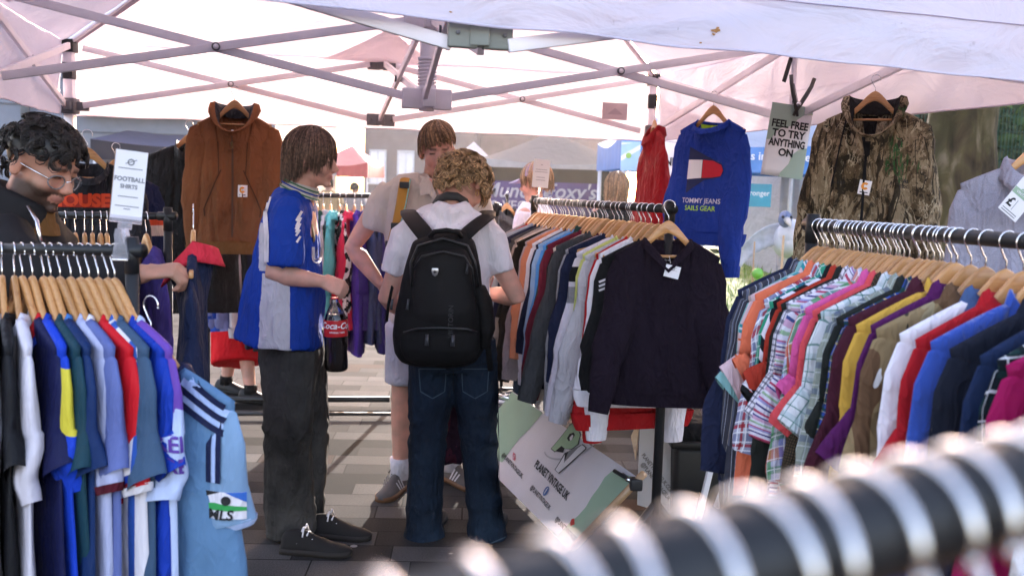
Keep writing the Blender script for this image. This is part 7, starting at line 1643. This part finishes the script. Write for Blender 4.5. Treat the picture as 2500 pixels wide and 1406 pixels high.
def mustard_pack():
    P = BP; OC = plain('mustard webbing', (.42, .20, .03), .7, bs=.3, bscale=400); t = thing('backpack', 'mustard yellow backpack on the cream shirted man with one strap showing', 'backpack', P(1000, 560, .22))
    m = MB(); m.tube([P(1040, 450, .22), P(1040, 500, .24), P(1040, 600, .25), P(1040, 660, .24), P(1040, 680, .22)], [.08, .14, .16, .155, .11], 20, axis=(1, 0, 0), rb=[.05, .09, .10, .1, .06]); cloth(m, 'pack_body', OC, t, .012, ((.006, 8.0),), (1, 1, 1), 51, 3)
    pts = [(994, 432, .06), (990, 438, -.10), (986, 462, -.150), (980, 500, -.165), (970, 540, -.168), (958, 580, -.165), (950, 610, -.14), (944, 635, -.06)]
    m = MB(); m.tube([P(*p) for p in pts], [.022, .026, .027, .026, .022, .018, .014, .012], 10, axis=(1, 0, 0), rb=[.007]*8); st = m.build('shoulder_strap', OC, t)
    m = MB(); m.tube([P(x+12-(y-430)*.02, y, d-.006) for x, y, d in pts[1:6]], .0035, 6); m.build('mint_piping', plain('mint piping', (.25, .45, .38), .7), st)
    for x, y, d in ((987, 452, -.160), (966, 552, -.178), (952, 596, -.165)): MB().box(P(x, y, d), (.045, .01, .030), bev=.003).build('buckle', BLACKPL, st)
    m = MB(); m.tube([P(962, 575, -.05), P(946, 620, -.06), P(938, 650, -.05), P(952, 655, .0), P(966, 600, .02)], .007, 6); m.build('dangling_strap', OC, t); MB().box(P(944, 650, -.07), (.05, .012, .025), bev=.004).build('brass_buckle', plain('brass', (.62, .48, .22), .3, 1.0), t)
mustard_pack()
# dark patterned garment he carries low between them
pk = BP(1112, 905, -.25); m = MB(); m.loft([[pk+V((x*(1-.15*j/10)+.02*sin(j*1.3), .02*sin(x*60+j), -.055*j+.02*abs(x)*10*(j > 8))) for x in (-.06, -.03, 0, .03, .06)] for j in range(9)], closed=False)
tag(m.build('folded_garment', F('aubergine pattern', W_, pat=p_camo(((.03, .014, .03), [((.08, .02, .04), .56)]), 14))), 'dark maroon patterned garment carried low between the two men', 'garment').modifiers.new('s', 'SOLIDIFY').thickness = .02
# ------------------------------------------------------------------ bearded man at the left
def beard_man():
    Y = 2.82; P = lambda x, y, dy=0.0: at(x, y, Y+dy)
    g = body('person', 'bearded man with black hair and clear glasses in a black jacket browsing football shirts', P(-20, 1400))
    HM = headframe(P(106, 404), (.86, -.30, -.38), (.30, -.05, 1)); s = 1.02; m = MB(); add_head(m, HM, s)
    m.tube([P(85, 440), P(62, 490), P(48, 540)], [.060, .062, .08], 14); torso(m, P(0, 720), P(-30, 950), P(-40, 1080), P(55, 500), (.35, .94, 0), (.19, .16, .16), (.125, .11, .12))
    wr = P(352, 668, -.10); add_arm(m, P(-20, 610, -.14), P(105, 690, -.20), wr, 1.05); add_hand(m, wr, (1, .05, .16), (.05, .35, -.95), (.1, .95, .3), (48, 62, 45), thumb=(.85, .25, .30), s=1.04)
    add_arm(m, P(40, 600, .24), P(60, 820, .25), P(200, 860, .2))
    add_leg(m, P(-50, 1120, -.1), P(-30, 1450, -.1), V((-1.35, 2.75, .08))); add_leg(m, P(-30, 1120, .12), P(0, 1400, .12), V((-1.30, 2.98, .08)))
    remesh(m, 'body', [SKIN2, H_BLACK, LASH, LIP2, H_BEARD], .006, g, 3, lambda me: head_regions(me, HM, s, None, True))
    hair(g, HM, H_BLACK, 2400, curls(.026, .054, -.05, .045, .014, .012), 25, s, .0021, capz=.03, capback=-.06)
    BJ = plain('black jacket cloth', (.011, .010, .0115), .75, 0, .25, .3, 6, bs=.3, bscale=500); m = MB()
    m.tube([P(66, 470), P(48, 505), P(25, 545), P(0, 620), P(-12, 760), P(-25, 950), P(-35, 1100)], [.085, .13, .215, .245, .245, .24, .24], 24, axis=(.35, .94, 0), rb=[.085, .11, .145, .165, .17, .17, .17])
    m.tube([P(0, 570, -.14), P(20, 640, -.20), P(100, 684, -.21), P(200, 682, -.18), P(300, 672, -.12), P(342, 668, -.10)], [.085, .088, .078, .066, .055, .050], 18); m.tube([P(40, 570, .2), P(60, 700, .25), P(90, 820, .25)], [.085, .085, .075], 16)
    jk = cloth(m, 'jacket', BJ, g, .009, ((.014, 5.0), (.008, 13.0)), (1, 1, .8), 61, 3)
    CB = F('brown corduroy', (.13, .062, .020), pat=p_stripes(.004, [(0, (.15, .072, .024)), (.5, (.09, .042, .014))], 0)); m = MB()
    m.tube([P(40, 545), P(48, 515), P(58, 484), P(57, 488), P(50, 515)], [.125, .105, .090, .084, .092], 26, axis=(.6, .8, .15), rb=[.118, .100, .086, .080, .088], caps=False); m.build('collar', CB, jk)
    m = MB(); m.tube([P(68, 505, -.125), P(90, 540, -.165), P(100, 600, -.185)], .006, 6); m.build('zip', CHROME, jk)
    m = MB(); m.tube([P(-40, 1080, 0), P(-40, 1180, 0)], [.16, .17], 16, axis=(.35, .94, 0), rb=[.12, .13])
    for x, d in ((-45, -.1), (-20, .12)): m.tube([P(x, 1130, d), P(x, 1400, d), P(x+10, 1680, d)], [.10, .085, .08], 16)
    cloth(m, 'trousers', BJ, g, .014, ((.01, 7.0),), (1, 1, .8), 63, 3)
    for a in (V((-1.38, 2.72, 0)), V((-1.34, 2.97, 0))): shoe(g, a, a+V((.26, -.06, 0)), plain('dark trainer', (.03, .03, .035), .7), PAPER, .28)
    gl = thing('glasses', 'clear framed glasses on the bearded man', 'glasses', HM @ V((0, .09, 0))); AC = plain('clear acetate', (.30, .28, .28), .12, 0, .6, .05, trans=.35)
    for q in (-1, 1):
        m = MB(); m.tube([HM @ (V((q*.034+.024*cos(a), .094-.012*abs(cos(a))*(q*cos(a) > 0), -.012+.019*sin(a)))*s) for a in [2*pi*i/20 for i in range(21)]], .0020, 6); m.build('rim', AC, gl)
        m = MB(); m.add([HM @ (V((q*.034+.023*cos(a), .0925, -.012+.018*sin(a)))*s) for a in [2*pi*i/18 for i in range(18)]], [list(range(18))]); m.build('lens', LENS, gl)
        MB().tube([HM @ (V(p)*s) for p in ((q*.060, .082, -.006), (q*.076, .03, -.001), (q*.083, -.02, .002), (q*.082, -.035, -.012))], .0022, 6).build('temple', CHROME, gl)
    MB().tube([HM @ (V(p)*s) for p in ((-.010, .098, -.008), (0, .102, -.004), (.010, .098, -.008))], .0022, 6).build('bridge', CHROME, gl)
beard_man()
# shirt he is holding by its hanger
hl = at(472, 500, 2.93); hyw = radians(-74)
HN = F('navy football cloth', (.012, .018, .048), rough=.6); HR = F('red collar cloth', (.55, .03, .05))
g, b, sl_, co = garment('football_shirt', 'navy football shirt with a red collar held up by the bearded man', 'football shirt', hl, hyw, HN, kind='polo', slen=.30, length=.86, hw=.19, hem=.22, th=.04, srb=.03, seed=97, collar=HR, nw=.08, ctall=.022, tilt=radians(-6))
for q in range(4): conform(poly_geo([(-.03, -.008), (.03, .012), (.03, .024), (-.03, .004)]), sl_[0], frame((-.20, 0, -.30-.026*q), (0, -1, 0), (0, 0, 1)), 'red_flash', HR, .004)
hanger('wooden hanger of the navy shirt in the bearded man\'s hand', hl, hyw, tilt=radians(-6))
# ------------------------------------------------------------------ people further back
def simple_person(label, px, Y, head_y, top, bot, hairm, facing=(0, -1, 0), skin=SKIN, vox=.012, hl=-.03, hairn=500, arms=True, hair_fn=None, group=None):
    P = lambda x, y, dy=0.0: at(x, y, Y+dy); hc = P(px, head_y); g = body('person', label, hc, group); f = V(facing).normalized(); sd = f.cross(V((0, 0, 1)))
    HM = headframe(hc, (f.x, f.y, -.15)); m = MB(); add_head(m, HM, 1.0); o = V((hc.x, hc.y, 0)); H = hc.z+.12; k = H/1.78
    nk = o+V((0, 0, 1.50*k)); m.tube([hc-V((0, 0, .06)), nk, nk-V((0, 0, .05))], [.056, .058, .08], 12); torso(m, o+V((0, 0, 1.30*k)), o+V((0, 0, 1.08*k)), o+V((0, 0, .94*k)), nk, sd)
    for q in (-1, 1): add_arm(m, o+sd*.18*q+V((0, 0, 1.42*k)), o+sd*.24*q+f*.02+V((0, 0, 1.13*k)), o+sd*.20*q+f*.20+V((0, 0, 1.02*k))); add_hand(m, o+sd*.20*q+f*.20+V((0, 0, 1.02*k)), (f.x, f.y, -.2), (0, 0, -1), -sd*q, (25, 30, 20)); add_leg(m, o+sd*.09*q+V((0, 0, .9*k)), o+sd*.10*q+V((0, 0, .48*k)), o+sd*.10*q+V((0, 0, .07)))
    remesh(m, 'body', [skin, hairm, LASH, LIP], min(vox, .008), g, 2, lambda me: head_regions(me, HM, 1.0, None))
    m = MB(); m.tube([nk+V((0, 0, .01)), nk-V((0, 0, .06)), o+V((0, 0, 1.30*k)), o+V((0, 0, 1.08*k)), o+V((0, 0, .88*k))], [.09, .19, .205, .185, .20], 20, axis=sd, rb=[.085, .12, .135, .13, .14])
    for q in (-1, 1): m.tube([o+sd*.16*q+V((0, 0, 1.42*k)), o+sd*.24*q+V((0, 0, 1.18*k))], [.075, .075], 14)
    cloth(m, 'top', top, g, .014, ((.010, 7.0),), (1, 1, .6), 71, 3)
    m = MB(); m.tube([o+V((0, 0, .98*k)), o+V((0, 0, .85*k))], [.17, .18], 16, axis=sd, rb=[.13, .13])
    for q in (-1, 1): m.tube([o+sd*.09*q+V((0, 0, .9*k)), o+sd*.10*q+V((0, 0, .48*k)), o+sd*.10*q+V((0, 0, .06))], [.10, .08, .075], 14); a = o+sd*.10*q-f*.06; shoe(g, a, a+f*.27, plain('dark trainer', (.03, .03, .035), .7), PAPER, .27)
    cloth(m, 'trousers', bot, g, .016, ((.01, 7.0),), (1, 1, .8), 73, 2)
    hair(g, HM, hairm, hairn, hair_fn or straight(.03, -.03, hl, 1.08), 81, 1.0, .005, capz=.0, capback=min(-.03, hl+.03)); return g, HM, P
g, HM, P = simple_person('woman in a lilac baseball cap and white tee bowing her head behind the middle rack', 1306, 6.9, 447, F('white tee far', (.72, .68, .72)), DEN, H_SANDY, (-.75, .3, 0))
m = MB(); rows = []
for i in range(9): th_ = i/8*1.52; rows.append([HM @ (V((0, -.016, .045))+V((.088*sin(th_)*cos(p), .108*sin(th_)*sin(p), .100*cos(th_)))) for p in [2*pi*j/22 for j in range(22)]])
m.loft(rows, True, True); cp = m.build('cap', F('lilac cap cotton', (.30, .26, .42)), g)
m = MB(); m.loft([[HM @ V((.078*sin(a)*k, .075+.03*cos(a)+.085*(k2)*cos(a), .045-.02*k2-.012*abs(sin(a)))) for a in [radians(-75+150*i/12) for i in range(13)]] for k, k2 in ((1, 0), (1.02, .5), (.96, 1.0))], closed=False); b_ = m.build('brim', F('lilac cap cotton', (.30, .26, .42)), cp); b_.modifiers.new('s', 'SOLIDIFY').thickness = .004
simple_person('person with long wavy brown hair and a dark top beside the white stall pole', 1507, 8.5, 462, BLACKC, NAVYC, H_SANDY, (.5, .8, 0), hl=-.26, hairn=900, hair_fn=straight(.0, -.22, -.28, 1.12))
simple_person('distant person with short dark hair in front of the red gazebo', 803, 19, 452, F('far mustard top', (.40, .27, .14)), NAVYC, H_BLACK, (0, 1, 0), vox=.02, hairn=150)
simple_person('distant dark haired person further right of the red gazebo', 866, 21, 462, GREYH, NAVYC, H_BLACK, (.3, 1, 0), vox=.02, hairn=150)
def skirt_person():
    Y = 6.95; P = lambda x, y, dy=0.0: at(x, y, Y+dy); g = body('person', 'person in a long red skirt and black trainers standing behind the back rack', P(590, 960)); o = V((P(580, 960).x, Y, 0)); sd = V((0, 1, 0)); f = V((1, -.25, 0)).normalized(); sd = f.cross(V((0, 0, 1)))
    hc = o+V((0, 0, 1.55)); HM = headframe(hc, f); m = MB(); add_head(m, HM); m.tube([hc-V((0, 0, .06)), o+V((0, 0, 1.38)), o+V((0, 0, 1.33))], [.055, .056, .08], 12); torso(m, o+V((0, 0, 1.18)), o+V((0, 0, 1.0)), o+V((0, 0, .86)), o+V((0, 0, 1.38)), sd)
    a, b = ground(553, 958), ground(612, 982)
    for q, ft in ((1, a), (-1, b)): add_leg(m, o+sd*.09*q+V((0, 0, .82)), (o+ft)/2+V((0, 0, .42)), V((ft.x, ft.y, .06))); add_arm(m, o+sd*.17*q+V((0, 0, 1.30)), o+sd*.21*q+V((0, 0, 1.04)), o+sd*.15*q+f*.16+V((0, 0, .9))); add_hand(m, o+sd*.15*q+f*.16+V((0, 0, .9)), f, (0, 0, -1), -sd*q, (25, 30, 20)); shoe(g, ft-f*.08, ft+f*.19, plain('black leather trainer', (.015, .014, .014), .5), plain('black sole', (.01, .01, .01), .6), .27, laces=BLACKC)
    for ft in (a, b): MB().tube([V((ft.x, ft.y, .06)), V((ft.x, ft.y, .12))], .045, 12).build('sock', BLACKC, g)
    remesh(m, 'body', [SKIN, H_BROWN, LASH, LIP], .010, g, 2, lambda me: head_regions(me, HM, 1.0, None))
    m = MB(); m.tube([o+V((0, 0, 1.36)), o+V((0, 0, 1.30)), o+V((0, 0, 1.0)), o+V((0, 0, .85))], [.09, .18, .17, .18], 18, axis=sd, rb=[.08, .12, .12, .13]); cloth(m, 'top', BLACKC, g, .016, ((.008, 8.0),), seed=91)
    m = MB(); c = (a+b)/2; m.tube([o+V((0, 0, .95)), o+V((0, 0, .7)), mid(o, c, .6)+V((0, 0, .45)), V((c.x, c.y, .235))], [.15, .18, .185, .185], 20, axis=f, rb=[.15, .18, .185, .185]); cloth(m, 'skirt', F('scarlet skirt cloth', (.60, .012, .018)), g, .014, ((.016, 7.0),), (1, 1, .25), 93, 3)
    hair(g, HM, H_BROWN, 400, straight(.03, -.05, -.08, 1.08), 95, 1.0, .005)
skirt_person()
# ================================================================== scattering volume, added to give the warm backlight glare
hzb = MB().box((0, 33, 5.6), (150, 130, 13.2))
hzo = hzb.build('glare_haze', plain('x', (1, 1, 1)), smooth=False)
hm = bpy.data.materials.new('backlight glare volume'); hm.use_nodes = True; hm.node_tree.nodes.clear()
pv = hm.node_tree.nodes.new('ShaderNodeVolumePrincipled'); pv.inputs['Color'].default_value = (1.0, .93, .92, 1); pv.inputs['Density'].default_value = .0010; pv.inputs['Anisotropy'].default_value = .55
om = hm.node_tree.nodes.new('ShaderNodeOutputMaterial'); hm.node_tree.links.new(pv.outputs[0], om.inputs['Volume'])
hzo.data.materials.clear(); hzo.data.materials.append(hm); tag(hzo, kind='stuff')
